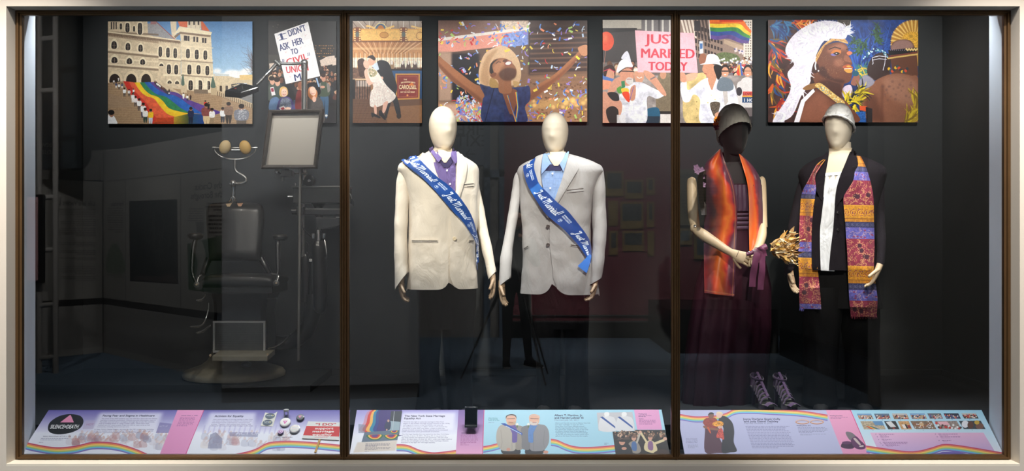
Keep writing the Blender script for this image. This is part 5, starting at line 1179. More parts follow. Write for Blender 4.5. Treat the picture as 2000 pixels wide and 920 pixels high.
    c.fill([(963, 510), (1135, 510), (1132, 686), (966, 692)], (196, 142, 70)); c.fill([(973, 520), (1125, 520), (1122, 676), (976, 681)], (132, 42, 36)); c.fills(stroke(np.array([(982, 530), (1116, 530), (1113, 666), (985, 671), (982, 530)]), 2), (196, 120, 80))
    w = (240, 214, 170); c.text('CAROUSEL', 1049, 616, 40, w, align='c', bold=.03, width=122); 
    c.text('THE', 1032, 556, 13, w, align='c', bold=.02); c.fill([(1050, 592), (1078, 570), (1096, 592)], (214, 120, 50)); c.text('AT THE', 1049, 628, 10, w, align='c'); c.text('NEW YORK STATE MUSEUM', 1049, 642, 13, w, align='c', width=100, bold=.02); c.fill(ell(1047, 660, 7), (226, 150, 90))
    for k, x in enumerate(np.linspace(1002, 1096, 12)): c.fill(rect(x, 568 - 5 * math.sin(k / 11 * 3.14), x + 5, 578 - 5 * math.sin(k / 11 * 3.14)), w)
    # man
    s_ = (36, 34, 40); c.sm([(890, 800), (905, 720), (900, 640), (960, 640), (1000, 780), (972, 790), (940, 700), (905, 800)], s_); c.sm([(835, 430), (875, 418), (918, 440), (945, 510), (975, 600), (955, 660), (900, 640), (850, 560), (830, 490)], s_); c.fill([(795, 455), (835, 430), (850, 480), (830, 492)], (206, 216, 226)); c.fill(ell(987, 802, 16, 20), (44, 34, 32)); c.fill(ell(897, 800, 10, 18), (40, 32, 30)); c.fill(ell(797, 424, 24, 32, .3), (222, 170, 146)); c.sm([(765, 398), (800, 382), (824, 405), (815, 420), (790, 405)], (44, 30, 26)); c.sm([(830, 545), (870, 530), (876, 548), (838, 562)], (222, 176, 154))
    # woman
    c.sm([(808, 600), (770, 480), (800, 470), (840, 500), (900, 590), (965, 660), (935, 705), (880, 725), (830, 742), (786, 730), (790, 640)], (228, 214, 204), tex=.16, cell=9)
    for k in range(9): c.line([(835 + k * 7, 590), (796 + k * 19, 732 - k * 7)], 2.2, (206, 186, 176), a=.6)
    c.sm([(700, 420), (735, 405), (752, 440), (745, 520), (715, 530), (702, 470)], (70, 44, 36), tex=.3, cell=6); c.fill(ell(760, 446, 21, 30, -.25), (226, 180, 158)); c.sm([(745, 500), (770, 480), (790, 560), (830, 540), (840, 552), (790, 588), (768, 580)], (226, 182, 160)); c.sm([(770, 485), (800, 470), (840, 500), (860, 555), (800, 570), (775, 520)], (234, 222, 212)); c.sm([(775, 480), (810, 478), (836, 505), (815, 530), (785, 528)], (176, 164, 130), tex=.4, cell=5)
    for k in range(10): c.fill(ell(775 + rs.uniform(0, 55), 485 + rs.uniform(0, 40), 6), [(226, 206, 190), (120, 130, 90), (214, 186, 160)][k % 3])
    c.sm([(812, 735), (830, 735), (832, 790), (820, 795)], (222, 176, 154)); c.sm([(880, 715), (912, 705), (892, 770), (872, 780)], (222, 176, 154)); c.sm([(795, 782), (815, 785), (858, 810), (850, 818), (815, 806), (800, 812)], (26, 24, 30)); c.sm([(848, 770), (865, 765), (895, 820), (888, 830), (862, 806), (850, 800)], (26, 24, 30))
    c.noise(.05, 3, 9); return c
def photo_confetti():
    c = Canvas(880, 600, 57, 142, 1085, 843, (120, 96, 84)); rs = np.random.RandomState(3)
    c.fill(rect(50, 140, 1090, 850), (74, 58, 54), col2=(176, 132, 98)); c.fill(rect(50, 140, 680, 265), (120, 92, 82), col2=(150, 112, 98)); c.fill(rect(490, 140, 680, 230), (206, 186, 168), tex=.2, blur=6)
    c.fill([(57, 275), (680, 190), (680, 300), (57, 372)], (222, 150, 132)); c.fill([(497, 240), (680, 205), (680, 310), (497, 330)], (126, 146, 204), tex=.2); c.fill([(57, 265), (690, 185), (690, 205), (57, 285)], (226, 216, 206))
    c.fill([(680, 190), (1085, 185), (1085, 500), (680, 520)], (66, 48, 44), blur=5); c.fill(rect(57, 370, 340, 700), (34, 30, 38), blur=8); c.fill(rect(57, 360, 150, 700), (170, 140, 120), blur=6); c.fill(rect(57, 720, 380, 850), (200, 160, 140), blur=8)
    for y in np.arange(230, 820, 34): c.fill([(690, y), (1085, y - 10), (1085, y + 2), (690, y + 12)], (150, 110, 84), a=.5, blur=2)
    for k in range(160): x, y = rs.uniform(690, 1080), rs.uniform(560, 830); c.fill(rect(x, y, x + 12, y + 9), (84, 60, 48), a=.5, blur=1)
    c.fill([(690, 700), (1085, 660), (1085, 720), (690, 760)], (226, 180, 110), a=.5, blur=6)
    for k in range(12): c.fill(ell(rs.uniform(700, 1080), rs.uniform(690, 760), rs.uniform(8, 20)), (250, 206, 130), a=.7, blur=4)
    confc = [(232, 232, 236), (206, 60, 66), (110, 150, 214), (236, 206, 84), (176, 206, 116), (146, 124, 200), (236, 150, 110), (70, 110, 190), (186, 206, 230)]
    def conf(n, x0, x1, y0, y1, s0, s1, blur=0, a=.95):
        for k in range(n):
            x, y = rs.uniform(x0, x1), rs.uniform(y0, y1); t = rs.uniform(0, 3.14); l = rs.uniform(s0, s1); w_ = l * rs.uniform(.25, .6); d = np.array([math.cos(t), math.sin(t)]); n_ = np.array([-d[1], d[0]])
            cl = confc[rs.randint(9)]
            if rs.rand() < .75: c.fill([(x, y) + d * l + n_ * w_, (x, y) + d * l - n_ * w_, (x, y) - d * l - n_ * w_ * rs.uniform(.6, 1), (x, y) - d * l + n_ * w_], cl, a=a, blur=blur)
            else: c.line([(x, y) - d * l * 1.4, (x, y) + n_ * w_, (x, y) + d * l * 1.4], w_ * 1.1, cl, a=a, smooth=True)
    conf(150, 60, 420, 160, 840, 7, 15); conf(120, 600, 1085, 160, 840, 7, 15); conf(50, 400, 680, 150, 330, 7, 14); conf(170, 190, 370, 670, 840, 7, 15); conf(60, 650, 1085, 600, 840, 7, 15)
    sk, skd, skl = (158, 104, 72), (108, 66, 46), (190, 134, 98)
    c.sm([(57, 385), (100, 420), (200, 500), (300, 575), (370, 610), (400, 690), (345, 712), (250, 630), (150, 560), (57, 455)], sk); c.sm([(57, 430), (150, 520), (260, 610), (350, 680), (345, 705), (250, 632), (150, 560), (57, 455)], skd, a=.6, blur=4)
    c.sm([(660, 640), (740, 590), (850, 520), (960, 420), (1030, 350), (1020, 330), (1085, 315), (1085, 380), (1040, 390), (960, 480), (870, 560), (800, 620), (700, 690), (660, 690)], sk); c.sm([(700, 640), (850, 545), (960, 450), (1040, 370), (1040, 392), (960, 480), (870, 560), (700, 690)], skd, a=.55, blur=4); c.sm([(1020, 340), (1040, 318), (1085, 315), (1085, 380), (1050, 385)], skl)
    c.sm([(345, 585), (420, 580), (480, 610), (640, 600), (686, 600), (690, 690), (655, 740), (655, 850), (375, 850), (362, 700), (375, 660)], (46, 58, 100), tex=.3, cell=30)
    c.line([(445, 600), (380, 840)], 6, (28, 34, 64)); c.sm([(470, 600), (500, 650), (560, 800), (600, 690), (590, 620)], (134, 84, 60))
    c.sm([(338, 560), (340, 470), (380, 370), (470, 322), (540, 330), (605, 400), (628, 490), (620, 560), (580, 590), (440, 600), (360, 585)], (214, 178, 140)); c.sm([(352, 560), (360, 470), (400, 380), (470, 340), (410, 440), (405, 590)], (190, 150, 112), blur=5); c.sm([(410, 590), (415, 545), (440, 540), (480, 600), (430, 608)], (176, 140, 84)); c.sm([(575, 560), (620, 575), (600, 600), (580, 600)], (196, 158, 106))
    c.sm([(410, 510), (416, 450), (450, 410), (520, 405), (570, 440), (595, 480), (590, 530), (560, 555), (560, 640), (480, 640), (470, 560), (430, 540)], sk); c.sm([(412, 500), (420, 440), (470, 408), (430, 450), (440, 510)], (44, 32, 30)); c.sm([(440, 460), (480, 420), (520, 415), (540, 430), (500, 460), (480, 500), (450, 510)], skl, blur=6)
    c.sm([(480, 500), (530, 470), (590, 480), (590, 530), (560, 556), (510, 556), (480, 530)], (84, 54, 42), blur=4, a=.8); c.fill(ell(540, 438, 22, 13, -.2), (236, 226, 220)); c.fills(stroke(ell(540, 438, 24, 15, -.2), 6), (150, 76, 66)); c.sm([(500, 425), (515, 410), (535, 414), (520, 432)], skd); c.line([(455, 440), (470, 428), (488, 430)], 4, (50, 34, 30)); c.fill(ell(438, 518, 22, 14, -.5), (130, 80, 56))
    for k, cl in enumerate(((206, 60, 60), (236, 160, 60), (240, 226, 90), (90, 160, 90), (80, 110, 190))): c.line([(530 + k * 2, 660), (560, 740), (590 + k * 3, 843)], 4, cl); c.line([(588 + k * 3, 640), (602 + k * 2, 740), (588 + k * 2.5, 843)], 4, cl)
    conf(18, 380, 690, 160, 420, 8, 15); conf(8, 700, 1050, 380, 640, 9, 16)
    c.fill([(510, 350), (548, 335), (554, 350), (520, 364)], (240, 206, 80)); c.fill([(1003, 395), (1012, 384), (1036, 405), (1028, 418)], (240, 206, 60)); c.fill(ell(558, 795, 7), (60, 50, 60))
    c.noise(.05, 3, 9); return c
def photo_married():
    c = Canvas(880, 601, 62, 139, 1095, 845, (110, 100, 96)); rs = np.random.RandomState(9)
    c.fill(rect(60, 135, 330, 200), (176, 168, 156)); c.fill(rect(60, 195, 300, 430), (64, 58, 58)); c.fill([(60, 200), (290, 195), (290, 215), (60, 230)], (40, 36, 38)); c.fill(rect(330, 135, 600, 230), (110, 104, 104))
    for x in (355, 400, 445, 470, 520): c.fill(rect(x, 139, x + 14, 230), (190, 184, 176) if x != 445 else (70, 64, 66))
    c.fill([(590, 139), (800, 139), (1040, 320), (1040, 420), (590, 400)], (142, 120, 108)); 
    for k in range(8): c.fill([(600 + k * 24, 139), (614 + k * 24, 139), (640 + k * 24, 240 + k * 8), (626 + k * 24, 236 + k * 8)], (214, 200, 186) if k < 4 else (84, 70, 66))
    for y in range(5):
        for x in range(9): c.fill([(700 + x * 22, 170 + y * 48 + x * 8), (714 + x * 22, 174 + y * 48 + x * 8), (714 + x * 22, 204 + y * 48 + x * 7), (700 + x * 22, 200 + y * 48 + x * 7)], (60, 50, 50))
    c.fill([(695, 145), (735, 145), (735, 215), (695, 215)], (54, 48, 52)); c.fill([(900, 270), (1040, 320), (1040, 360), (900, 300)], (176, 152, 130)); c.fill(rect(1035, 139, 1100, 430), (216, 204, 190))
    for y in np.arange(150, 420, 18):
        for x in (1048, 1064, 1080): c.fill(rect(x, y, x + 8, y + 11), (128, 116, 108))
    c.sm([(830, 400), (860, 368), (920, 362), (990, 380), (1000, 420), (840, 425)], (96, 106, 70), tex=.3, cell=6); c.fill([(729, 285), (755, 285), (758, 370), (731, 370)], (206, 206, 210)); c.fill([(733, 300), (752, 300), (752, 335), (735, 340)], (70, 110, 160))
    for x, y in ((970, 335), (1000, 345), (1020, 350)): c.fill([(x, y), (x + 22, y - 8), (x + 24, y + 20), (x + 4, y + 28)], (206, 190, 190)); c.fill(rect(x, y, x + 10, y + 9), (60, 70, 120))
    # rainbow flag
    st = [(226, 110, 40), (240, 196, 60), (62, 132, 70), (52, 76, 140), (92, 70, 130)]
    top = spl([(795, 139), (880, 139), (1020, 139), (1060, 180), (1090, 215)], 6); bot = spl([(805, 265), (850, 276), (930, 268), (1010, 296), (1070, 300)], 6)
    for k in range(5): c.fill(np.concatenate([top * (1 - k / 5) + bot * k / 5, (top * (1 - (k + 1) / 5) + bot * (k + 1) / 5)[::-1]]), st[k], tex=.15, cell=24, seed=k)
    c.fill(rect(870, 139, 1030, 152), (206, 66, 40)); c.line([(797, 139), (806, 268)], 5, (230, 226, 226))
    c.fill(ell(86, 285, 54, 66), (226, 82, 48)); c.fill(ell(74, 262, 24, 30), (240, 130, 90), blur=8, a=.6); c.line([(82, 350), (72, 440)], 3, (190, 120, 100))
    crowd(c, 62, 330, 440, 520, 22, 20, 4, [(206, 200, 200), (90, 90, 110), (150, 60, 56), (60, 90, 130)]); crowd(c, 880, 1095, 400, 520, 40, 13, 6, [(226, 222, 220), (120, 110, 116), (70, 80, 110), (190, 70, 70)])
    for k in range(20): x, y = rs.uniform(860, 1090), rs.uniform(395, 430); c.fill([(x, y), (x + 14, y - 3), (x + 15, y + 10), (x + 2, y + 12)], (222, 216, 216))
    c.fill([(1000, 440), (1018, 430), (1035, 540), (1010, 548)], (60, 96, 170)); c.fill([(990, 470), (1010, 440), (1020, 550), (1000, 540)], (236, 160, 60)); c.fill([(985, 500), (1003, 460), (1012, 548)], (206, 66, 50)); c.fill(rect(60, 520, 1100, 850), (150, 140, 136), tex=.25, cell=30)
    # left woman, people behind
    c.fill(ell(112, 512, 32, 44), (206, 150, 124)); c.sm([(66, 500), (80, 460), (120, 446), (150, 480), (146, 540), (138, 490), (100, 480), (80, 540)], (60, 36, 30)); c.line([(70, 490), (110, 474), (148, 496)], 5, (200, 60, 90)); c.fill([(62, 540), (120, 560), (130, 610), (62, 620)], (226, 150, 120)); c.fill([(62, 520), (140, 545), (130, 560), (62, 548)], (90, 120, 180)); c.sm([(290, 560), (280, 510), (300, 480), (330, 480), (350, 520), (330, 570)], (206, 150, 122)); c.fill(rect(278, 470, 350, 492), (222, 212, 204)); c.line([(300, 530), (315, 540), (332, 532)], 5, (240, 230, 226))
    c.sm([(430, 720), (440, 540), (480, 505), (530, 520), (536, 845), (450, 845)], (126, 112, 92), tex=.1); c.fill(ell(480, 515, 22, 30), (190, 140, 112)); c.fill(rect(455, 770, 540, 850), (222, 214, 208)); c.fill(rect(440, 765, 540, 785), (50, 44, 42)); c.sm([(356, 760), (440, 740), (460, 800), (440, 850), (350, 850)], (44, 96, 124)); c.fill(rect(360, 800, 460, 845), (40, 36, 40), a=.6)
    # pink placard
    c.fill([(285, 210), (693, 230), (720, 503), (305, 498)], (234, 176, 186), tex=.02); rd = (196, 64, 78)
    for tx, x, y, sz, wd in (('JUST', 360, 300, 92, 222), ('MARRIED', 320, 398, 92, 372), ('TODAY', 375, 484, 84, 268)):
        for d in (0, 2, 4, 6): c.text(tx, x + d, y, sz, rd, width=wd, rot=.012)
    # man left in white cap
    c.sm([(190, 845), (180, 640), (240, 580), (320, 565), (400, 600), (480, 640), (498, 650), (440, 680), (370, 670), (360, 845)], (222, 220, 228), tex=.22, cell=26); c.sm([(180, 540), (190, 490), (240, 470), (275, 500), (272, 560), (245, 590), (200, 580)], (206, 146, 120)); c.sm([(160, 500), (172, 440), (200, 410), (245, 410), (270, 460), (220, 465)], (232, 230, 236)); c.sm([(190, 400), (232, 352), (258, 430), (225, 412)], (214, 212, 222)); c.line([(190, 490), (275, 492)], 6, (40, 34, 36)); c.sm([(220, 560), (235, 535), (268, 540), (272, 570), (248, 585)], (206, 200, 196)); c.line([(230, 545), (262, 545)], 4, (150, 80, 70)); c.sm([(260, 600), (290, 590), (285, 680), (255, 690), (250, 640)], (196, 140, 116)); c.line([(275, 600), (250, 690)], 4, (120, 90, 160))
    c.sm([(95, 640), (130, 560), (180, 530), (205, 560), (180, 600), (130, 640)], (206, 150, 126)); c.fill([(190, 560), (214, 556), (218, 600), (195, 610)], (60, 130, 90)); c.sm([(160, 610), (190, 595), (196, 640), (170, 640)], (96, 150, 70)); c.sm([(192, 610), (238, 610), (240, 640), (200, 640)], (236, 190, 70)); c.sm([(196, 640), (242, 636), (248, 700), (225, 690)], (222, 76, 46)); c.sm([(345, 490), (375, 490), (430, 530), (500, 640), (480, 655), (400, 570), (360, 530)], (206, 150, 124)); c.line([(395, 545), (425, 530)], 9, (120, 110, 110))
    c.sm([(62, 640), (120, 660), (190, 700), (190, 780), (140, 845), (62, 845)], (206, 150, 126)); c.sm([(95, 640), (160, 640), (176, 690), (130, 690)], (50, 46, 48)); c.sm([(85, 760), (130, 730), (170, 760), (160, 845), (110, 845)], (54, 48, 46)); c.fill(rect(160, 790, 220, 850), (226, 222, 222), a=.8)
    # man in cream shirt behind
    c.sm([(640, 845), (615, 720), (640, 560), (720, 505), (780, 540), (770, 845)], (214, 188, 130), tex=.2, cell=30); c.fill(ell(755, 410, 28, 42), (150, 100, 78)); 
    for y in (600, 650, 700, 750, 810): c.fill(ell(712, y, 4), (150, 126, 80))
    c.sm([(625, 540), (650, 510), (716, 506), (700, 545), (650, 560)], (214, 168, 140))
    # man in white fedora
    c.sm([(740, 845), (735, 690), (690, 650), (660, 700), (615, 690), (600, 580), (640, 560), (655, 620), (760, 545), (860, 530), (960, 570), (1000, 700), (1000, 745), (940, 735), (930, 845)], (222, 220, 232), tex=.22, cell=28); c.sm([(592, 540), (600, 500), (632, 510), (640, 560), (612, 566)], (206, 150, 124)); c.fill([(880, 540), (915, 545), (930, 700), (905, 730)], (190, 182, 178)); c.sm([(790, 540), (850, 520), (830, 590), (815, 620)], (196, 142, 114)); c.sm([(765, 505), (750, 480), (765, 445), (815, 440), (850, 470), (845, 530), (800, 545)], (196, 140, 112)); c.sm([(830, 455), (880, 450), (885, 510), (860, 550), (842, 510)], (36, 30, 30)); c.sm([(735, 445), (770, 430), (785, 380), (830, 374), (862, 395), (870, 430), (885, 455), (840, 440)], (236, 234, 238)); c.line([(775, 436), (868, 432)], 7, (200, 198, 206)); c.line([(765, 505), (780, 510)], 4, (150, 70, 66))
    for k in range(30): a = rs.uniform(0, 6.3); r_ = rs.uniform(0, 1) ** .5; x, y = 830 + 62 * r_ * math.cos(a), 690 + 44 * r_ * math.sin(a); c.fill(ell(x, y, 16, 12, a), (240, 238, 236)); c.fill(ell(x, y, 4), (214, 186, 60)) if k % 3 == 0 else None
    c.sm([(805, 710), (870, 705), (865, 760), (845, 800), (825, 790)], (96, 84, 72), tex=.4, cell=6); c.fill(ell(860, 790, 24, 18), (206, 156, 130)); c.fill(ell(845, 825, 14, 24), (226, 140, 40)); c.sm([(940, 735), (1000, 740), (1000, 845), (935, 845)], (200, 192, 186))
    # right women
    for x, y, sh in ((908, 490, (110, 120, 130)), (1065, 490, (214, 208, 206))):
        c.sm([(x - 50, y + 130), (x - 44, y + 60), (x, y + 42), (x + 50, y + 70), (x + 50, y + 130)], sh); c.fill(ell(x, y - 6, 30, 40), (40, 30, 30)); c.fill(ell(x, y + 6, 25, 34), (206, 150, 122)); c.line([(x - 20, y), (x + 22, y)], 8 if x < 1000 else 3, (34, 30, 34)); c.fill(ell(x, y + 24, 8, 4), (240, 226, 222))
    c.sm([(990, 600), (1010, 560), (1095, 560), (1095, 845), (1020, 845), (1000, 720)], (210, 204, 202)); c.fill(rect(1030, 630, 1095, 658), (206, 90, 84)); c.fill(rect(1026, 658, 1095, 670), (236, 160, 70)); c.fill(rect(1026, 668, 1095, 706), (56, 84, 120)); c.text('LOVE', 1030, 655, 26, (110, 40, 40), bold=.02); c.text('1 HO', 1034, 700, 32, (226, 226, 226), bold=.02); c.fill(rect(1040, 740, 1095, 800), (110, 100, 100)); c.fill(rect(1030, 800, 1095, 850), (50, 46, 48)); c.fill(ell(1005, 630, 20, 30), (60, 54, 60))
    c.noise(.05, 3, 9); return c
def feathers(c, rs, pts, n, L, cols, wd, spread=.9, d0=None):
    for k in range(n):
        x, y, ang = pts[rs.randint(len(pts))]; a = ang + rs.uniform(-spread, spread); l = L * rs.uniform(.5, 1.1); x += rs.uniform(-14, 14); y += rs.uniform(-14, 14)
        b = rs.uniform(-.5, .5); p = [(x, y), (x + l * .5 * math.cos(a), y + l * .5 * math.sin(a)), (x + l * math.cos(a + b), y + l * math.sin(a + b))]
        c.line(p, [wd, wd * 1.2, wd * .15], cols[rs.randint(len(cols))], smooth=True, a=.9)
def photo_carnival():
    c = Canvas(880, 597, 63, 120, 965, 732, (40, 56, 100)); rs = np.random.RandomState(12)
    c.fill(rect(520, 110, 970, 500), (34, 68, 132), tex=.3, cell=26); c.fill(rect(60, 110, 360, 740), (70, 44, 40), tex=.3, cell=30)
    feathers(c, rs, [(600 + 50 * k, 420, -1.5) for k in range(7)], 170, 250, [(34, 72, 150), (24, 52, 110), (56, 100, 180), (40, 84, 160)], 9, .5)
    feathers(c, rs, [(90, 160, .3), (140, 180, 1.2), (100, 150, 0), (170, 140, .6)], 60, 80, [(36, 84, 140), (30, 60, 110), (60, 120, 160)], 9)
    feathers(c, rs, [(100, 300, 1.2), (80, 380, 1.5), (130, 450, 1.4), (100, 520, 1.3), (150, 600, 1.4), (70, 250, .6), (250, 150, .4), (220, 130, .2)], 110, 110, [(196, 66, 34), (206, 92, 36), (40, 76, 130), (226, 160, 50), (150, 40, 36), (110, 90, 40)], 11)
    feathers(c, rs, [(240, 140, .3), (290, 150, 0)], 30, 70, [(210, 90, 40), (60, 50, 40), (226, 150, 60)], 7)
    for x, y, r in ((585, 255, 34), (640, 270, 30), (610, 300, 30), (718, 200, 30), (722, 240, 26), (720, 170, 24)):
        feathers(c, rs, [(x, y, 0)], 20, r * 1.5, [(46, 82, 60), (66, 104, 70), (36, 64, 48)], 6, 3.14)
    c.fill(rect(480, 120, 560, 160), (70, 60, 50), tex=.6, cell=4); feathers(c, rs, [(600, 430, -.5), (640, 460, -1.4)], 50, 80, [(66, 130, 110), (90, 150, 90), (226, 190, 70), (50, 110, 140)], 6, 1.5)
    # right headdress
    cx, cy = 940, 260
    c.fill(ell(cx, cy, 138, 138), (196, 150, 70))
    for k in range(34): a = math.pi * (.95 + k / 33 * 1.0); c.line([(cx + 60 * math.cos(a), cy + 60 * math.sin(a)), (cx + 138 * math.cos(a), cy + 138 * math.sin(a))], [3, 9], (232, 192, 110) if k % 2 else (176, 124, 52))
    c.fill(ell(930, 240, 64, 50), (210, 160, 60), tex=.3, cell=5)
    # two men, backs
    c.sm([(660, 440), (672, 370), (720, 320), (790, 325), (800, 400), (780, 470), (700, 480)], (62, 44, 42)); c.sm([(800, 320), (810, 260), (860, 238), (920, 245), (950, 300), (962, 400), (950, 470), (820, 460), (805, 400)], (104, 66, 50)); c.sm([(808, 300), (820, 256), (870, 238), (920, 250), (930, 290)], (150, 116, 108), blur=4)
    c.fill([(785, 300), (960, 285), (962, 318), (790, 330)], (34, 30, 34)); c.line([(785, 350), (850, 340), (960, 325)], 10, (206, 170, 100)); c.line([(790, 338), (900, 322), (960, 312)], 7, (120, 60, 50)); 
    for k in range(9): c.fill(ell(895 + 8 * k, 294 + 6 * (k % 2), 6), (226, 196, 130)); c.fill(ell(800 + 12 * k, 300, 2.5), (190, 170, 200))
    for k in range(60): a = math.pi + 3.0 * rs.rand(); c.fill(ell(715 + (56 + 22 * rs.rand()) * math.cos(a), 350 + (40 + 20 * rs.rand()) * math.sin(a), 4.5), [(90, 150, 180), (200, 226, 230), (50, 100, 120)][k % 3])
    for p in ([(690, 345), (730, 335), (775, 340)], [(690, 360), (730, 352), (775, 356)], [(770, 325), (765, 380), (755, 420)], [(690, 350), (695, 380), (690, 385)]): c.line(p, 4, (214, 214, 226))
    c.sm([(640, 560), (660, 520), (740, 465), (830, 440), (920, 452), (968, 480), (968, 735), (880, 735), (840, 740), (680, 735), (630, 640)], (142, 94, 72)); c.sm([(760, 470), (860, 450), (960, 500), (940, 620), (830, 600), (770, 540)], (176, 130, 108), blur=16, a=.7); c.sm([(640, 600), (700, 560), (740, 650), (760, 735), (690, 735)], (96, 58, 44), blur=14, a=.8); c.line([(752, 510), (748, 600), (745, 735)], 14, (100, 62, 48), blur=6, a=.6)
    for k in range(26): c.fill(ell(rs.uniform(745, 930), rs.uniform(470, 600), rs.uniform(3, 9)), (112, 80, 74), a=.45, blur=2)
    for k in range(12): c.fill(ell(790 + 10 * k, 412 + 14 * math.sin(k * .9) + (6 if k > 5 else 0), 9), [(226, 180, 50), (56, 80, 84), (206, 80, 50), (60, 64, 70)][k % 4])
    c.sm([(595, 520), (640, 450), (690, 470), (700, 500), (650, 530)], (150, 146, 160), blur=2); c.sm([(560, 500), (590, 440), (615, 460), (600, 510)], (150, 100, 84)); c.fill(ell(590, 440, 20, 16), (40, 90, 110)); c.sm([(505, 560), (520, 520), (560, 510), (570, 560), (540, 600)], (206, 190, 206))
    feathers(c, rs, [(545, 610, -1.2), (600, 560, -.6), (560, 600, -.2), (580, 640, 1.4)], 80, 90, [(226, 206, 50), (200, 176, 40), (120, 104, 30), (30, 32, 36)], 9, .8); feathers(c, rs, [(900, 735, -.9), (930, 700, -1.0), (950, 640, -1.4)], 60, 120, [(214, 190, 50), (180, 150, 40), (130, 104, 34)], 11, .6)
    c.fill([(612, 632), (655, 635), (660, 665), (615, 660)], (214, 90, 50)); c.fill(rect(590, 668, 650, 735), (46, 94, 160), tex=.3, cell=5); c.fill([(650, 640), (690, 650), (690, 735), (655, 735)], (40, 32, 34))
    # the man in the white feather headdress
    sk, skd, skl = (112, 68, 50), (66, 38, 32), (168, 112, 88)
    c.sm([(250, 735), (265, 650), (300, 590), (350, 530), (330, 440), (420, 420), (520, 470), (505, 570), (560, 640), (600, 735)], sk); c.sm([(260, 735), (275, 650), (330, 580), (390, 560), (430, 620), (420, 735)], (138, 88, 68), blur=14, a=.8); c.sm([(340, 520), (400, 480), (500, 500), (505, 590), (480, 620), (400, 560)], skd, blur=8, a=.8)
    c.sm([(345, 400), (350, 340), (400, 280), (470, 255), (525, 262), (545, 300), (550, 345), (570, 380), (555, 400), (568, 425), (560, 480), (520, 500), (450, 490), (390, 455), (355, 430)], sk); c.sm([(420, 300), (480, 262), (530, 275), (535, 300), (480, 300), (440, 320)], skl, blur=8, a=.8); c.sm([(460, 360), (500, 350), (520, 380), (490, 400), (462, 390)], skl, blur=8, a=.6); c.sm([(360, 420), (400, 400), (440, 460), (520, 480), (500, 500), (400, 465)], skd, blur=6, a=.8)
    c.sm([(525, 330), (550, 340), (566, 372), (545, 372), (520, 362)], (142, 90, 68), blur=2); c.sm([(440, 320), (465, 298), (500, 302), (498, 322), (470, 332)], (196, 120, 60), blur=1); c.sm([(440, 325), (470, 318), (480, 328), (455, 336)], (120, 110, 170)); c.sm([(455, 322), (475, 312), (495, 320), (478, 330)], (30, 22, 24)); c.fill(ell(474, 321, 5, 3), (220, 210, 206)); c.line([(430, 296), (465, 282), (500, 292)], 5, (40, 24, 22)); c.sm([(535, 318), (552, 306), (570, 318), (550, 332)], (222, 120, 80)); c.line([(535, 296), (552, 292)], 4, (40, 24, 22))
    c.sm([(510, 400), (545, 384), (570, 400), (568, 412), (530, 412)], (176, 90, 60)); c.fill([(520, 410), (566, 408), (566, 414), (522, 416)], (236, 226, 216)); c.sm([(520, 416), (568, 414), (565, 434), (540, 436)], (206, 150, 70)); c.fill(ell(548, 398, 14, 5), (226, 180, 70), a=.8)
    for k in range(120): c.fill(ell(rs.normal(440, 50), rs.normal(400, 46), 1.2), (206, 170, 120), a=.6)
    c.fill(ell(350, 410, 18, 30, .2), skd); c.line([(352, 365), (346, 395), (350, 415)], 8, (226, 228, 236)); c.fill(ell(366, 424, 5), (220, 220, 226))
    c.sm([(345, 360), (372, 300), (420, 248), (490, 216), (532, 240), (540, 262), (470, 245), (410, 270), (375, 330), (352, 372)], (206, 160, 100), tex=.25, cell=4); c.line([(355, 350), (400, 275), (480, 232), (535, 250)], 3, (150, 104, 60))
    base = [(340, 330, 2.4), (320, 300, 2.6), (300, 250, 3.0), (330, 200, -2.6), (380, 190, -1.9), (430, 190, -1.6), (480, 190, -1.2), (520, 205, -.9), (300, 400, 2.3), (300, 460, 2.2), (260, 520, 2.2), (220, 600, 2.0), (160, 690, 2.6), (240, 330, 2.9), (420, 230, -1.8)]
    c.sm([(180, 260), (240, 190), (330, 140), (430, 125), (520, 150), (530, 230), (420, 235), (370, 290), (330, 400), (310, 500), (260, 580), (200, 700), (90, 730), (170, 600), (200, 520), (180, 440), (220, 380), (170, 320)], (222, 216, 226), tex=.08, cell=14)
    feathers(c, rs, base, 420, 70, [(240, 238, 244), (226, 222, 232), (206, 200, 214), (248, 246, 250)], 6, 1.0)
    c.fill([(218, 735), (262, 600), (335, 530), (345, 548), (285, 610), (250, 735)], (232, 226, 232)); 
    c.sm([(272, 530), (310, 505), (370, 498), (360, 522), (300, 540)], (140, 100, 60)); c.sm([(345, 510), (380, 498), (460, 560), (525, 612), (490, 622), (430, 580), (370, 535)], (204, 170, 100), tex=.3, cell=4)
    for k in range(60): t = rs.rand(); c.fill(ell(365 + 140 * t + rs.uniform(-8, 8), 515 + 95 * t + rs.uniform(-14, 14), 3.2), [(120, 150, 160), (240, 220, 170), (150, 110, 60)][k % 3])
    c.noise(.05, 3, 9); return c
BYF = BY - .032
def wall_photo(fn, x0, y0, x1, y1, label, nm):
    a = P(x0, y0, BYF); b = P(x1, y1, BYF); m = MB(); m.box(a.x, b.x, BYF, BY - .012, b.z, a.z)
    t = thing('photograph', ((a.x + b.x) / 2, BY - .012, b.z), label, 'photograph', None)
    m.build('mounting_board', M('black_foam_board', (18, 18, 19), .8), t)
    q = MB(); q.grid([[(a.x, BYF - .0012, a.z), (b.x, BYF - .0012, a.z)], [(a.x, BYF - .0012, b.z), (b.x, BYF - .0012, b.z)]], thick=Vector((0, .001, 0)))
    c = fn(); c.a = np.clip((c.a - 108) * 1.14 + 110, 6, 250); c.noise(.03, 24, 5); c.noise(.05, 5, 6); q.build('print', immat(nm, c.image(nm), .45, spec=.3), t)
    w_ = .012
    MB().box(a.x + .1, b.x - .1, BY - .0125, BY, b.z + .1, a.z - .1).build('wall_batten', M('grey_batten', (70, 70, 70), .8), t)
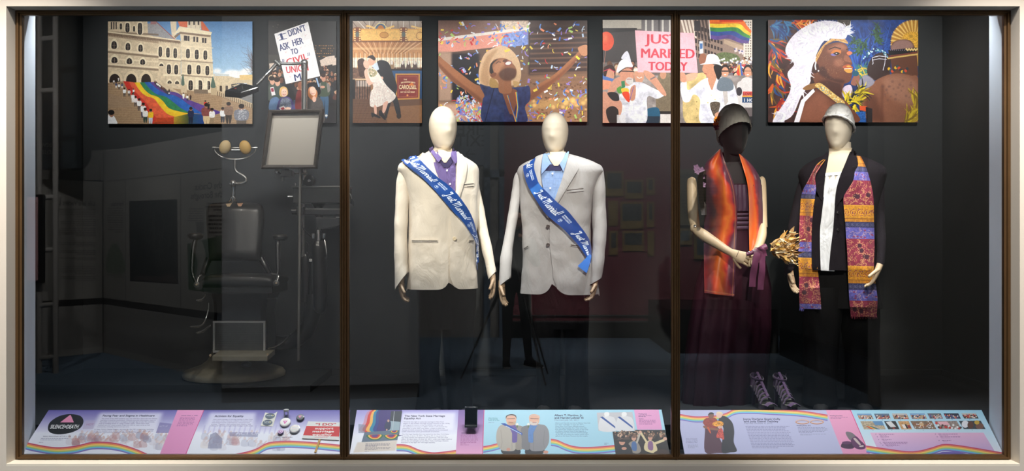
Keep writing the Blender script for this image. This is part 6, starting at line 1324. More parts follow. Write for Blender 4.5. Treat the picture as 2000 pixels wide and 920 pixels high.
wall_photo(photo_capitol, 211, 42, 493, 242, 'large colour photograph of a rainbow flag carried down the steps of a stone capitol', 'print_capitol_steps')
wall_photo(photo_sign, 524, 41, 657, 240, 'tall dark photograph of a night crowd with a white hand-lettered placard', 'print_night_crowd')
wall_photo(photo_carousel, 689, 41, 824, 240, 'tall photograph of a couple kissing in front of a lit carousel', 'print_carousel_kiss')
wall_photo(photo_confetti, 856, 40, 1147, 238, 'large photograph of a man in a straw hat with arms spread among confetti', 'print_confetti')
wall_photo(photo_married, 1177, 39, 1469, 240, 'large photograph of two men holding a pink hand-lettered placard in a street parade', 'print_street_parade')
wall_photo(photo_carnival, 1500, 39, 1793, 239, 'large photograph of a carnival dancer in a white feather headdress, rightmost on the wall', 'print_carnival_feathers')
# ---------------------------------------------------------------- the three slanted label panels
PYB, PYT, YB, YT = 887, 801, .024, .235
ZB = CZ - (PYB - 460) / F * (D + YB); ZT = CZ - (PYT - 460) / F * (D + YT); SL = math.hypot(YT - YB, ZT - ZB)
PN = Vector((0, -(ZT - ZB), YT - YB)).normalized()
def tq(py): k = (np.asarray(py, float) - 460) / F; return (CZ - k * (D + YB) - ZB) / ((ZT - ZB) + k * (YT - YB))
def pq(p):
    p = np.asarray(p, float); t = tq(p[..., 1]); return np.stack([(p[..., 0] - 1000) / F * (D + YB + (YT - YB) * t), (1 - t) * SL], -1)
def onp(px, py, h=0):
    x, y = pq((px, py)); t = 1 - y / SL; return Vector((x, YB + (YT - YB) * t, ZB + (ZT - ZB) * t)) + PN * h
struct(MB().box(gx0, gx1, .02, .25, WZ0 - .15, WZ0 - .006).build('trim_5', M('dark_ledge_paint', (30, 32, 40), .8)))
class PC(Canvas):
    def __init__(s, x0, x1, bg):
        s.X0, s.X1 = x0, x1; Canvas.__init__(s, int((x1 - x0) * 1150), int(SL * 1150), x0, 0, x1, SL, bg, pq)
    def t(s, body, px, py, cap, width, col=(46, 44, 70), bold=0.0, align='l', a=1.0):
        x, y = pq((px, py)); mp = SL / (PYB - PYT); sz = cap * mp / .72; k = (D + .13) / F
        s.text(body, x, y, sz, col, width=width * k if width else None, sx=1.25, bold=bold, align=align, a=a)
    def para(s, lines, px, py, dy, cap, wd, col=(84, 80, 110), slant=0, wmax=None):
        mx = max(len(l) for l in lines)
        for i, l in enumerate(lines): s.t(l, px + slant * i, py + dy * i, cap, wd * len(l) / mx, col)
    def bars(s, n, px, py, dy, h, wd, col=(120, 116, 150), slant=0, seed=1, a=.7):
        h *= .8     # lines of print too small to read
        r = np.random.RandomState(seed)
        for i in range(n):
            x = px + slant * i; e = x + wd * (r.uniform(.86, 1) if i < n - 1 else r.uniform(.3, .8)); y = py + dy * i
            while x < e:
                l = r.uniform(2, 6.5); s.fill([(x, y - h), (min(x + l, e), y - h), (min(x + l, e), y), (x, y)], col, a=a); x += l + 1.1
    def rainbow(s, pts, wd, white=None):
        p = spl(pts, 10); cs = [(204, 72, 106), (236, 142, 84), (246, 206, 104), (168, 202, 122), (104, 188, 224), (128, 112, 186)]; n = 6
        for k in range(n):
            s.fill(np.concatenate([p + (0, wd * (k / n - .5)), (p + (0, wd * ((k + 1) / n - .5)))[::-1]]), cs[k])
def label_panel(name, corners, c, label):
    (xa, ya), (xb, yb), (xc, yc), (xd, yd) = corners; pts = [onp(*q) for q in corners]
    t = thing('label_panel', (pts[0] + pts[1]) / 2, label, 'label panel', None)
    MB().prism([p - PN * .001 for p in pts], -PN * .008).build('board', M('navy_board_edge', (28, 40, 92), .6), t)
    for f in (.18, .82):
        b = pts[3].lerp(pts[2], f); MB().prism([b - PN * .009 + Vector((0, 0, -.002)), Vector((b.x, .249, b.z - .012)), Vector((b.x, .249, WZ0 - .006)), Vector((b.x, .20, WZ0 - .006))], (.02, 0, 0)).build('bracket', M('dark_steel_bracket', (40, 40, 44), .5, .8), t)
    m = MB(); m.add(pts + [p - PN * .001 for p in pts], [(0, 1, 2, 3), (7, 6, 5, 4), (0, 4, 5, 1), (1, 5, 6, 2), (2, 6, 7, 3), (3, 7, 4, 0)])
    for i, p in enumerate(pts * 2):
        u = (p.x - c.X0) / (c.X1 - c.X0); v = (p.z - ZB) / (ZT - ZB); m.uv[i] = (u, v)
    m.build('print', immat(name, c.image(name), .5, spec=.3), t)
    return t
Z6 = lambda pts: np.array(pts, float) / 3.846 + (0, 760); Z7 = lambda pts: np.array(pts, float) / 6.25 + (380, 780); Z8 = lambda pts: np.array(pts, float) / 6.25 + (660, 780)
Y1 = lambda pts: np.array(pts, float) / 5 + (940, 780); Y2 = lambda pts: np.array(pts, float) / 5.263 + (1320, 780); Y3 = lambda pts: np.array(pts, float) / 5.556 + (1640, 780)
PINK, INK = (226, 146, 190), (44, 40, 72)
def ghost(c, x0, x1, y0, y1, n, seed, a):
    rs = np.random.RandomState(seed)
    for k in range(n):
        x, y = rs.uniform(x0, x1), rs.uniform(y0, y1); cl = [(206, 196, 206), (222, 200, 186), (150, 150, 176), (226, 222, 226), (180, 120, 120), (120, 120, 150)][rs.randint(6)]
        c.sm([(x - 7, y + 14), (x - 6, y + 3), (x, y + 1), (x + 6, y + 3), (x + 8, y + 14)], cl, a=a, n=3); c.fill(ell(x, y - 1, 2.6, 3.4), (206, 164, 150), a=a); c.line([(x + 4, y + 5), (x + 11, y - 2)], 2, (206, 160, 146), a=a)
# ---- panel 1
c = PC(onp(40, 887).x, onp(684, 801).x, (238, 238, 248))
c.fill([(20, 795), (700, 795), (700, 845), (20, 845)], (88, 78, 160), col2=(236, 234, 248)); c.fill([(20, 795), (700, 795), (700, 802), (20, 802)], (74, 62, 146), a=.6, blur=4)
c.fill([(195, 806), (318, 806), (300, 850), (175, 850)], (238, 236, 248), a=.75, blur=12); c.fill([(410, 806), (500, 806), (494, 838), (400, 838)], (238, 236, 248), a=.7, blur=12)
ghost(c, 130, 330, 842, 868, 46, 3, .35); ghost(c, 398, 560, 842, 868, 34, 5, .3)
c.fill(Z6([(640, 235), (720, 235), (700, 300), (620, 300)]), (190, 176, 206), a=.6); c.t('HOT', 168, 831, 4, 14, (170, 120, 160)); c.fill(Z6([(1200, 250), (1290, 260), (1270, 330), (1170, 330)]), (110, 100, 160), a=.6); c.t('ACT UP', 311, 834, 3, 16, (200, 196, 220)); c.fill(Z7([(160, 600), (190, 430), (260, 400), (340, 480), (330, 600)]), (120, 120, 150), a=.6); c.fill(Z7([(420, 400), (780, 400), (770, 460), (430, 450)]), (110, 110, 150), a=.5); c.t('ACT UP', 460, 849, 5.5, 46, (225, 222, 236))
for x0, x1 in ((440, 560),):
    for k in range(16): c.line([(x0 - 40 + k * 10, 832), (x0 - 44 + k * 10, 846)], 3, (150, 140, 200), a=.25)
c.fill([(349, 795), (400, 795), (363, 890), (311, 890)], (230, 150, 196)); c.line([(399.5, 798), (362, 889)], 1, (206, 60, 120))
c.sm(Z6([(360, 300), (375, 250), (440, 205), (520, 188), (600, 200), (627, 240), (605, 290), (540, 325), (450, 340), (385, 330)]), (30, 32, 40)); c.sm(Z6([(366, 300), (380, 254), (442, 210), (520, 193), (597, 204), (621, 240), (600, 287), (538, 320), (450, 335), (388, 326)]), (20, 20, 26))
c.fill(Z6([(452, 250), (524, 195), (532, 195), (554, 247), (552, 250)]), (240, 150, 186))
c.t('SILENCE=DEATH', 97, 837, 7.6, 55, (240, 240, 240), bold=.03)
c.t('Facing Fear and Stigma in Healthcare', 200, 813.5, 3.8, 103, INK, .012)
c.para(['The onset of the AIDS epidemic was met with fears about the new disease', 'and how it could be transmitted. Without accurate information, many in', 'the public worried about contagion through day-to-day life activities,', 'such as holding hands or using a public toilet. These fears kept', 'medical care for many people living with HIV or seen to be at risk', 'community, including dental and eye care.'], 198, 818.5, 3.2, 1.9, 110, (92, 84, 130), slant=-1.8)
c.para(["In New York's Capital Region, services for the HIV community, including", 'access to medical care, were provided through a patchwork of non-profit', 'community organizations, including Whitney Young Health.'], 184, 839.5, 3.2, 1.9, 116, (92, 84, 130), slant=-1.4)
c.t('Button, Silence=Death, ACT UP, c. 1986', 84, 853, 2, 54, INK); c.bars(2, 80, 857, 3, 1.5, 58, slant=-1); c.bars(1, 76, 864.5, 3, 1.2, 16)
c.t('Dental Chair, c. 1920', 354, 812.5, 1.8, 32, INK); c.bars(8, 352, 815.5, 2.4, 1.3, 32, (150, 90, 140), slant=-1)
c.t('Activism for Equality', 419, 814.5, 3.9, 57, INK, .012)
c.para(['Most recent passage of marriage equality in New York', 'was taken on by a diverse coalition of national and', 'state-based activist organizations, and grassroots', 'activists. Together, they pushed state leaders, held', 'rallies and marches, and got their message to the press.'], 416, 820, 3.15, 2, 84, (92, 84, 130), slant=-1.3)
c.t('Activist Objects, c. 2011', 538, 855, 1.9, 33, INK); c.bars(1, 537, 857.5, 2, 1.1, 22)
c.rainbow(Z6([(150, 415), (280, 445), (420, 465), (560, 455), (700, 425), (860, 432), (1000, 470), (1130, 525)]), 15); c.rainbow(Z7([(440, 720), (640, 680), (760, 640), (900, 570), (1100, 550), (1300, 555), (1500, 570), (1800, 600), (1920, 610)]), 14)
label_panel('print_panel_healthcare', [(40, 887), (669, 887), (684, 801), (95, 801)], c, 'purple and white label panel with a pink stripe in the left bay')
# ---- panel 2
c = PC(onp(683, 887).x, onp(1308, 887).x, (240, 240, 248))
c.fill([(680, 795), (960, 795), (960, 850), (680, 850)], (150, 140, 206), col2=(240, 240, 250)); c.fill([(780, 806), (890, 806), (886, 840), (778, 840)], (244, 244, 252), a=.7, blur=14)
cx, cy = 752, 850
for k, cl in enumerate([(214, 120, 130), (214, 60, 44), (240, 178, 84), (40, 130, 160), (36, 56, 130), (58, 40, 112)]):
    r = 46 - k * 6.5; c.sm([(cx - r, cy - 6), (cx - r * .92, cy - 24), (cx - r * .6, cy - 50), (cx + 34, cy - 52), (cx + 34, cy)], cl, n=4, a=.55 if k == 0 else 1)
c.fill([(786, 795), (960, 795), (960, 850), (779.5, 850)], (150, 140, 206), col2=(240, 240, 250)); c.fill([(786, 806), (890, 806), (886, 840), (781, 840)], (244, 244, 252), a=.7, blur=10); c.fill([(764, 803), (785.5, 803), (779, 852), (757, 852)], (44, 50, 60)); c.fill([(760, 822), (782, 824), (779, 846), (757, 846)], (150, 170, 180)); c.sm([(751, 832), (756, 822), (763, 824), (762, 838), (756, 840), (752, 838)], (36, 42, 76)); c.fill(ell(758.5, 822, 2.2, 2.6), (200, 160, 140)); c.fill([(754, 838), (757, 838), (756, 844), (754, 844)], (200, 160, 140)); c.line([(770, 803), (767, 840)], .8, (200, 200, 206))
c.fill([(712, 844), (780, 840), (776, 860), (706, 864)], (96, 112, 130)); c.fill([(700, 828), (716, 830), (712, 846), (700, 846)], (120, 130, 150), a=.6)
for x, y, w_ in ((732, 850, 16), (764, 850, 14), (770, 842, 8)):
    for k, cl in enumerate([(50, 110, 70), (240, 190, 80), (206, 54, 44), (90, 60, 130)]):
        q = w_ * (1 - k * .2); c.sm([(x - q, y), (x + q, y - 1), (x + q * .6, y + q * .5), (x, y + q * .62), (x - q * .6, y + q * .5)], cl, n=3)
c.fill([(698, 864), (776, 860), (772, 880), (690, 884)], (214, 196, 176), a=.7, blur=3); c.bars(3, 714, 867.5, 2.2, 1.3, 52, INK, slant=-.4); c.bars(3, 713, 874.5, 2.2, 1.3, 54, (110, 100, 110), slant=-.4); c.bars(1, 712, 882, 2, 1.1, 17)
c.t('The New York State Marriage', 790, 814, 3.6, 80, INK, .014); c.t('Equality Act', 789, 818.8, 3.6, 33, INK, .014)
c.para(['Work for the right to same-sex marriage in New York', 'began in the streets through activist actions in the 1970s,', 'was argued in courts in the mid-2000s, and entered', 'the legislative process in 2007. While a bill passed the', 'Assembly in both 2007 and 2009, it failed to pass the', 'Senate on both occasions. These setbacks led to increased', 'public awareness and a groundswell of activism.'], 788, 825, 3.15, 2, 92, (96, 90, 130), slant=-.5)
c.para(['The Marriage Equality Act was passed by the New York State', 'Assembly on June 15, 2011. On June 24, it was passed by', 'the State Senate and signed by the Governor. The law took', 'effect 30 days later, on July 24, 2011, with marriages held at', 'the stroke of midnight across New York, marking a historic', 'moment in the fight for marriage equality.'], 785, 849, 3.25, 2, 98, (96, 90, 130), slant=-.4)
c.rainbow(Z8([(715, 590), (850, 600), (1000, 660), (1150, 690), (1300, 680), (1450, 660)]), 14)
c.fill([(896, 795), (950, 795), (948, 890), (890, 890)], (110, 84, 156), col2=(240, 172, 208)); c.bars(1, 901, 846.5, 2, 1.6, 34, (90, 40, 90)); c.bars(9, 900, 849, 2.3, 1.3, 35, (150, 80, 130), slant=-.1); c.bars(1, 899, 869.5, 2, 1.1, 33, (150, 80, 130))
c.fill([(945, 795), (1310, 795), (1325, 890), (942, 890)], (168, 212, 230)); c.line([(945.5, 798), (942.5, 889)], 1.2, (206, 50, 110)); c.rainbow(Y1([(20, 490), (80, 480), (160, 460), (300, 420)]), 13); c.rainbow(Y1([(680, 420), (740, 430), (820, 465), (900, 490), (1000, 500), (1150, 495), (1310, 480)]), 14)
for k in range(3): c.t(['Albert Martino,', 'Jr. and Harold', 'Lohner III, on their'][k], 954, 817.5 + k * 2.2, 1.9, [18, 18, 22][k], (44, 110, 120))
c.bars(1, 954, 825.6, 2, 1.1, 22)

c.t('Albert T. Martino, Jr.', 1083, 813, 4, 56, INK, .014); c.t('and Harold Lohner III', 1083, 817.8, 4, 57, INK, .014); c.t('Married July 24, 2011', 1083, 821.8, 3, 48, (120, 130, 160))
c.para(['Albert and Harold married at Albany City Hall', 'just after midnight on July 24, 2011,', 'when New York State officially passed', 'the Marriage Equality Act. They were the', 'first same-sex couple to marry in the City', 'of Albany. Empire State Pride Agenda, a', 'lobbying group that worked toward passage', 'of the law, provided the sashes which were', 'gifted to the State Museum by the couple.'], 1084, 827.3, 3.15, 2.1, 69, (84, 100, 130), slant=.15)
# the two grooms printed on the panel
def groom(x, s_, jk, jd, sh, hair, beard, flip):
    X = lambda p: [(x + s_ * a * (-1 if flip else 1), 780 + b / 5) for a, b in p]
    c.sm(X([(-19, 400), (-20, 480), (-14, 535), (16, 535), (18, 480), (17, 400)]), (40, 40, 46), n=4)
    c.sm(X([(-12, 245), (-22, 260), (-28, 320), (-28, 420), (-20, 490), (-10, 505), (8, 495), (9, 400), (12, 330), (8, 262), (2, 240)]), jk, n=5); c.sm(X([(2, 240), (10, 250), (26, 280), (25, 400), (24, 480), (10, 490), (9, 400), (9, 320)]), jd, n=5)
    c.sm(X([(-6, 245), (0, 238), (7, 245), (12, 300), (12, 400), (10, 420), (2, 415), (2, 330)]), sh, n=4, tex=.08, cell=4); c.line(X([(2, 330), (2, 500)]), .8, jd); c.line(X([(-20, 300), (-17, 420), (-20, 480)]), 1, jd, a=.7)
    c.sm(X([(-9, 180), (-9, 220), (-5, 250), (2, 255), (8, 245), (10, 215), (10, 180), (5, 160), (-4, 160)]), (222, 172, 148), n=5); c.sm(X([(-10, 190), (-9, 160), (0, 145), (9, 155), (11, 190), (8, 165), (0, 155), (-7, 165)]), hair, n=4); c.sm(X([(-6, 218), (3, 222), (9, 215), (8, 242), (2, 252), (-4, 246)]), beard, n=4, a=.85); c.line(X([(-8, 190), (8, 188)]), .9, (110, 84, 80)); c.line(X([(-4, 226), (4, 227)]), 1, (160, 80, 76)); c.fill(ell(x + (12 if not flip else -10) * s_, 829, 2.6, 2.6), (236, 236, 226)); c.fill(ell(x + (12 if not flip else -10) * s_, 833, 1.6, 2.6), (90, 110, 80))
groom(998, 1.0, (178, 170, 160), (150, 142, 134), (104, 86, 156), (90, 70, 60), (196, 160, 130), False); groom(1044, -1.0, (140, 138, 142), (122, 120, 124), (92, 132, 190), (222, 176, 152), (214, 206, 200), False)
c.fill(ell(993, 878, 4, 3), (206, 150, 130)); c.fill(ell(1066, 883, 5, 3.2), (206, 150, 130)); c.fill(Y1([(190, 236), (232, 234), (400, 330), (400, 352)]), (36, 78, 164)); c.line(Y1([(240, 260), (390, 338)]), 1.2, (200, 214, 236))
c.fill(Y1([(1128, 130), (1475, 125), (1505, 305), (1145, 310)]), (196, 194, 198))
for x in (1225, 1395):
    c.sm(Y1([(x - 70, 305), (x - 66, 190), (x - 20, 165), (x + 30, 165), (x + 80, 190), (x + 92, 305)]), (222, 220, 222), n=4); c.sm(Y1([(x - 22, 130), (x + 20, 128), (x + 22, 160), (x - 18, 168)]), (238, 236, 234), n=3); c.fill(Y1([(x - 66, 172), (x - 40, 168), (x + 82, 265), (x + 84, 284)]), (40, 78, 150))
c.fill(Y1([(1490, 90), (1730, 90), (1766, 296), (1522, 296)]), (232, 160, 204)); c.t('Wedding Suits', 1247, 809.5, 2, 17, INK); c.bars(2, 1247, 812, 2.2, 1.1, 28, INK); c.t('Sashes', 1248, 818.8, 2, 9, INK); c.bars(4, 1248, 821.5, 2.4, 1.2, 35, (120, 70, 120), slant=.3)
c.fill(Y1([(1282, 315), (1505, 310), (1505, 298), (1795, 298), (1845, 535), (1312, 535)]), (36, 30, 28)); crowd(c, 1200, 1298, 842, 852, 90, 1.9, 4, [(60, 46, 42), (34, 30, 32), (80, 62, 54)], body=3)
def sup(x, y, jk, sh):
    c.sm(Y1([(x - 55, y + 120), (x - 50, y + 50), (x, y + 25), (x + 45, y + 50), (x + 70, y + 120), (x + 30, y + 150)]), jk, n=4); c.sm(Y1([(x - 20, y + 110), (x - 18, y + 40), (x + 22, y + 40), (x + 26, y + 120)]), sh, n=3); c.fill(ell(*Y1([(x, y)])[0], 4.6, 5.2), (214, 160, 136)); c.fill(ell(*Y1([(x, y - 16)])[0], 4.4, 2.6), (120, 90, 76))
sup(1490, 380, (150, 140, 130), (76, 108, 160)); sup(1650, 375, (222, 204, 160), (140, 100, 140)); c.line(Y1([(1520, 420), (1550, 330)]), 4, (190, 180, 166)); c.line(Y1([(1610, 410), (1560, 330)]), 4, (222, 204, 160)); c.fill(ell(*Y1([(1552, 320)])[0], 2.6, 3), (220, 170, 146)); c.line(Y1([(1700, 430), (1780, 400)]), 5, (222, 204, 160)); c.fill(ell(*Y1([(1795, 385)])[0], 4, 3.4), (220, 170, 146)); c.sm(Y1([(1320, 535), (1330, 440), (1390, 420), (1450, 450), (1470, 535)]), (30, 28, 34), n=4); c.fill(ell(*Y1([(1375, 415)])[0], 6, 6.5), (206, 150, 126)); c.sm(Y1([(1340, 410), (1370, 385), (1400, 395), (1405, 415)]), (36, 26, 24), n=4); c.fill(ell(*Y1([(1395, 480)])[0], 5, 3), (206, 150, 126)); c.sm(Y1([(1680, 535), (1740, 490), (1800, 490), (1840, 535)]), (60, 40, 34), n=4); c.bars(1, 1180, 866, 2, 1.2, 16); c.bars(1, 1180, 868.5, 2, 1.1, 12)
label_panel('print_panel_marriage_act', [(683, 887), (1308, 887), (1292, 800), (697, 801)], c, 'middle label panel, half purple half pale blue, showing two grooms')
# ---- panel 3
c = PC(onp(1328, 801).x, onp(1960, 887).x, (186, 186, 218))
c.rainbow(Y2([(-30, 180), (60, 185), (180, 205), (300, 205), (420, 195), (520, 170), (620, 125), (800, 120), (1000, 130), (1200, 140), (1350, 155), (1560, 190)]), 12)
def pol(pts, col, **k): c.sm(Y2(pts), col, n=4, **k)
pol([(300, 540), (300, 330), (310, 210), (400, 200), (440, 260), (450, 400), (520, 535), (420, 552)], (84, 50, 66)); pol([(280, 230), (310, 195), (400, 190), (430, 230), (420, 290), (330, 290), (290, 260)], (150, 60, 50), tex=.2, cell=5); pol([(290, 270), (350, 290), (440, 300), (440, 320), (340, 310), (285, 290)], (140, 92, 72)); pol([(470, 535), (490, 300), (440, 230), (460, 175), (520, 180), (580, 240), (600, 330), (595, 440), (628, 530), (560, 545)], (38, 36, 44))
c.fill(ell(*Y2([(362, 165)])[0], 5.6, 6), (130, 88, 72)); pol([(330, 165), (345, 140), (375, 135), (392, 152), (350, 155)], (44, 38, 40)); c.fill(ell(*Y2([(445, 160)])[0], 6, 6.4), (230, 190, 170)); pol([(410, 150), (430, 128), (470, 132), (488, 165), (470, 150), (430, 140)], (226, 206, 170)); pol([(320, 290), (350, 345), (362, 345), (340, 290)], (206, 90, 50)); pol([(375, 250), (430, 220), (490, 240), (470, 280), (400, 275)], (226, 150, 50), tex=.5, cell=4); pol([(450, 300), (480, 310), (496, 410), (460, 400), (415, 385)], (196, 80, 70), tex=.5, cell=4); c.fill(ell(*Y2([(455, 285)])[0], 5, 2.6), (214, 170, 150))
for k, l in enumerate(['Jaye and Judy', 'at their wedding,', 'October 6, 2012', 'in Albany, NY']): c.t(l, 1340, 857.5 + 2.6 * k, 1.6, 22, (96, 96, 130))
c.bars(4, 1343, 869.5, 1.9, 1.0, 22, (130, 130, 160), slant=.3)
c.t('Joyce Darlene (Jaye) Holly', 1452, 820, 3.6, 73, INK, .008); c.t('and Judy Elaine Yeckley', 1453, 824.6, 3.6, 68, INK, .008); c.t('Married October 6, 2012', 1454, 828.3, 3, 55, (120, 120, 150))
c.bars(15, 1456, 833.3, 3, 1.6, 86, (124, 122, 156), slant=.95, seed=4)
for x in (1301, 1450): c.fills(stroke(Y2(ell(x, 231, 68, 22)), 1.6), (206, 150, 120)); c.fills(stroke(Y2(ell(x, 227, 66, 18)), .9), (236, 200, 176)); c.fills(stroke(Y2(ell(x, 237, 66, 17)), .7), (150, 92, 70))
c.t('Wedding Bands, 2012', 1556, 832.3, 2, 28, INK); c.bars(5, 1558, 835.8, 2.5, 1.4, 58, (120, 120, 150), slant=.6); c.bars(2, 1563, 848.3, 1.8, 1.0, 55, (130, 130, 160))
c.fill([(1610.5, 795), (1659.5, 795), (1700, 890), (1648, 890)], (232, 156, 192)); c.line([(1659.5, 798), (1699.5, 890)], 1.0, (206, 50, 110)); c.t('Wedding Ensembles', 1621, 813, 2, 25, INK); c.bars(2, 1622, 815.5, 2, 1.0, 37, (130, 80, 120))
pu, pd = (92, 44, 88), (60, 26, 60)
pol([(1745, 345), (1770, 332), (1820, 350), (1870, 400), (1885, 440), (1830, 440), (1780, 410)], (120, 110, 116)); pol([(1710, 450), (1760, 430), (1830, 450), (1830, 500), (1760, 508), (1700, 490)], pd); pol([(1800, 420), (1850, 380), (1895, 420), (1945, 470), (1945, 505), (1890, 515), (1830, 490)], pu); pol([(1710, 440), (1760, 430), (1800, 440), (1790, 460), (1730, 462)], pu); pol([(1825, 405), (1850, 400), (1900, 460), (1880, 465)], (200, 180, 176)); pol([(1885, 478), (1925, 472), (1930, 485), (1895, 490)], (206, 190, 190))
c.fill([(1660, 795), (1940, 795), (1980, 890), (1700, 890)], (150, 202, 224), col2=(240, 240, 248)); c.fill(Y3([(330, 362), (1560, 362), (1680, 560), (420, 560)]), (232, 184, 214), col2=(206, 176, 220))
PR = [[(186, 156), (340, 156), (368, 214), (212, 214)], [(372, 156), (532, 156), (556, 214), (398, 214)], [(566, 154), (728, 154), (754, 214), (592, 214)], [(758, 152), (920, 152), (948, 212), (786, 212)], [(950, 152), (1096, 152), (1122, 210), (978, 210)], [(1126, 152), (1286, 152), (1316, 210), (1158, 210)], [(1320, 150), (1476, 150), (1508, 208), (1352, 208)],
      [(224, 238), (460, 236), (500, 326), (264, 326)], [(482, 238), (606, 236), (650, 326), (528, 326)], [(630, 238), (748, 236), (786, 326), (672, 326)], [(766, 236), (1000, 234), (1050, 324), (818, 324)], [(1028, 236), (1270, 234), (1320, 324), (1084, 324)], [(1292, 234), (1530, 232), (1584, 324), (1348, 324)]]
cols_ = [(150, 130, 110), (120, 100, 96), (150, 120, 96), (170, 150, 120), (120, 120, 126), (60, 66, 90), (60, 56, 52), (176, 160, 134), (40, 38, 38), (196, 150, 100), (130, 104, 84), (150, 134, 126), (60, 66, 70)]
rs = np.random.RandomState(4)
for k, q in enumerate(PR):
    p = Y3(q); c.fill(p, cols_[k], tex=.3, cell=6); cen = p.mean(0); ex = np.array([(p[1] - p[0]), (p[3] - p[0])])
    def at(u, v): return p[0] + ex[0] * u + ex[1] * v
    if k < 7:
        c.fill([at(0, 0), at(1, 0), at(1, .3), at(0, .3)], [(110, 150, 190), (90, 110, 130), (190, 180, 176), (120, 160, 200), (96, 100, 104), (40, 44, 60), (190, 186, 180)][k])
        for j in range(26): a_ = at(rs.rand() * .9 + .05, .3 + .6 * rs.rand()); c.fill(ell(a_[0], a_[1], 1.3, 1.5), [(226, 210, 200), (50, 46, 56), (196, 70, 60), (70, 90, 150), (214, 170, 140)][rs.randint(5)])
    elif k == 7: c.fill([at(.55, 0), at(1, 0), at(1, .55), at(.6, .5)], (96, 140, 180)); [c.fill([at(.15 + .05 * j, .6), at(.2 + .05 * j, .6), at(.42 + .08 * j, 1), at(.34 + .08 * j, 1)], [(190, 50, 44), (220, 110, 60), (236, 190, 60), (50, 120, 80), (40, 90, 160)][j]) for j in range(5)]
    elif k == 8: c.fill([at(.1, .1), at(.6, .02), at(.8, .7), at(.3, .76)], (216, 214, 214)); c.fill([at(.4, .8), at(.6, .75), at(.65, 1), at(.45, 1)], (150, 60, 50))
    elif k == 9: c.fill([at(.2, .4), at(.5, .4), at(.6, .9), at(.25, .9)], (236, 224, 214)); c.fill([at(.5, .35), at(.65, .4), at(.65, .95), at(.5, .9)], (40, 36, 40)); c.fill([at(.68, .5), at(.95, .5), at(.95, .85), at(.68, .85)], (140, 46, 40))
    elif k == 10: c.fill(ell(*at(.4, .5), 5, 6), (206, 170, 130)); c.line([at(.1, .3), at(.4, .75), at(.9, .25)], 3, (150, 96, 66)); [c.fill(ell(*at(rs.rand(), rs.rand()), 1.1), (226, 226, 230)) for j in range(20)]
    elif k == 11: c.fill([at(.12, .08), at(.55, .08), at(.58, .5), at(.14, .5)], (232, 176, 186)); c.fill(ell(*at(.03, .25), 2.4), (210, 60, 50)); [c.fill(ell(*at(rs.rand(), .5 + .45 * rs.rand()), 2.2), [(230, 226, 226), (80, 60, 56), (190, 60, 60)][j % 3]) for j in range(16)]
    else: c.fill(ell(*at(.2, .4), 7, 7), (226, 224, 230)); c.fill(ell(*at(.42, .5), 6, 7), (96, 62, 50)); c.fill(ell(*at(.8, .65), 8, 6), (120, 84, 70)); c.fill(ell(*at(.78, .2), 5, 4), (196, 160, 60))
    c.bars(1, cen[0] - 1, p[2][1] + 2.2, 2, 1.1, 3, INK)
for (x, y, w_, n) in ((424, 382, 330, 1), (440, 410, 190, 1), (455, 440, 210, 1), (470, 470, 520, 1), (480, 484, 500, 1), (500, 500, 290, 1), (1070, 380, 410, 1), (1090, 410, 440, 1), (1110, 450, 200, 1)): c.bars(n, 1640 + x / 5.556, 780 + y / 5.556, 3, 1.4, w_ / 5.556, (110, 70, 120)); c.bars(1, 1640 + (x + 12) / 5.556, 780 + (y + 12) / 5.556, 3, 1.0, w_ * .45 / 5.556, (150, 110, 150)); c.bars(1, 1640 + (x - 36) / 5.556, 780 + y / 5.556, 3, 1.4, 3, INK)
c.rainbow(Y3([(290, 540), (420, 560), (560, 580), (720, 600), (860, 595), (1000, 560), (1120, 525), (1250, 530), (1450, 560), (1650, 595), (1800, 620)]), 14); c.fill(Y3([(980, 600), (1120, 570), (1260, 565), (1420, 600)]), (120, 104, 180))
label_panel('print_panel_ensembles', [(1337, 887), (1960, 887), (1917, 801), (1322, 801)], c, 'lilac and pink label panel with rings and small photographs in the right bay')

# ---- small things lying on the left panel
def pin(px, py, r, face, label, fn):
    p = onp(px, py, .0005); t = thing('pin_badge', p, label, 'badge', 'pin badges on the left label panel')
    MB().lathe(p, [(r * .94, 0), (r, .002), (r, .005), (r * .95, .0085), (r * .8, .0098)], 28, PN).build('shell', M('badge_rim_' + face, {'white': (226, 222, 216), 'black': (22, 22, 28), 'silver': (170, 172, 176), 'plum': (96, 70, 130)}[face], .3, .5 if face == 'silver' else 0, coat=.4), t, smooth=50)
    c = Canvas(120, 120, -1, -1, 1, 1, (255, 255, 255)); fn(c); up = Vector((0, .733, .678)); m = MB(); k = 28
    vs = [p + PN * .0105]; uv = [(.5, .5)]
    for j in range(k): a = 2 * math.pi * j / k; vs.append(p + PN * .0099 + Vector((1, 0, 0)) * r * .84 * math.cos(a) + up * r * .84 * math.sin(a)); uv.append((.5 + .5 * math.cos(a), .5 + .5 * math.sin(a)))
    m.add(vs, [(0, 1 + j, 1 + (j + 1) % k) for j in range(k)], uv); m.build('face', immat('badge_face_' + face, c.image('badge_face_' + face), .3, spec=.5), t, smooth=60)
def f1(c): c.fill(rect(-1, -1, 1, 1), (236, 232, 226)); c.fill([(-.5, -.25), (.5, -.25), (0, .62)], (206, 60, 150)); c.fill([(-.18, -.12), (.18, -.12), (0, .2)], (236, 200, 226)); c.text('MARRIAGE', 0, -.36, .22, (206, 60, 90), align='c')
def f2(c): c.fill(rect(-1, -1, 1, 1), (20, 20, 26)); c.fill([(-.6, -.5), (.35, -.5), (-.1, .35)], (230, 84, 140)); c.fill([(-.25, -.35), (.1, -.35), (-.08, 0)], (20, 20, 26)); c.text('ACT UP', 0, .6, .3, (150, 150, 160), align='c')
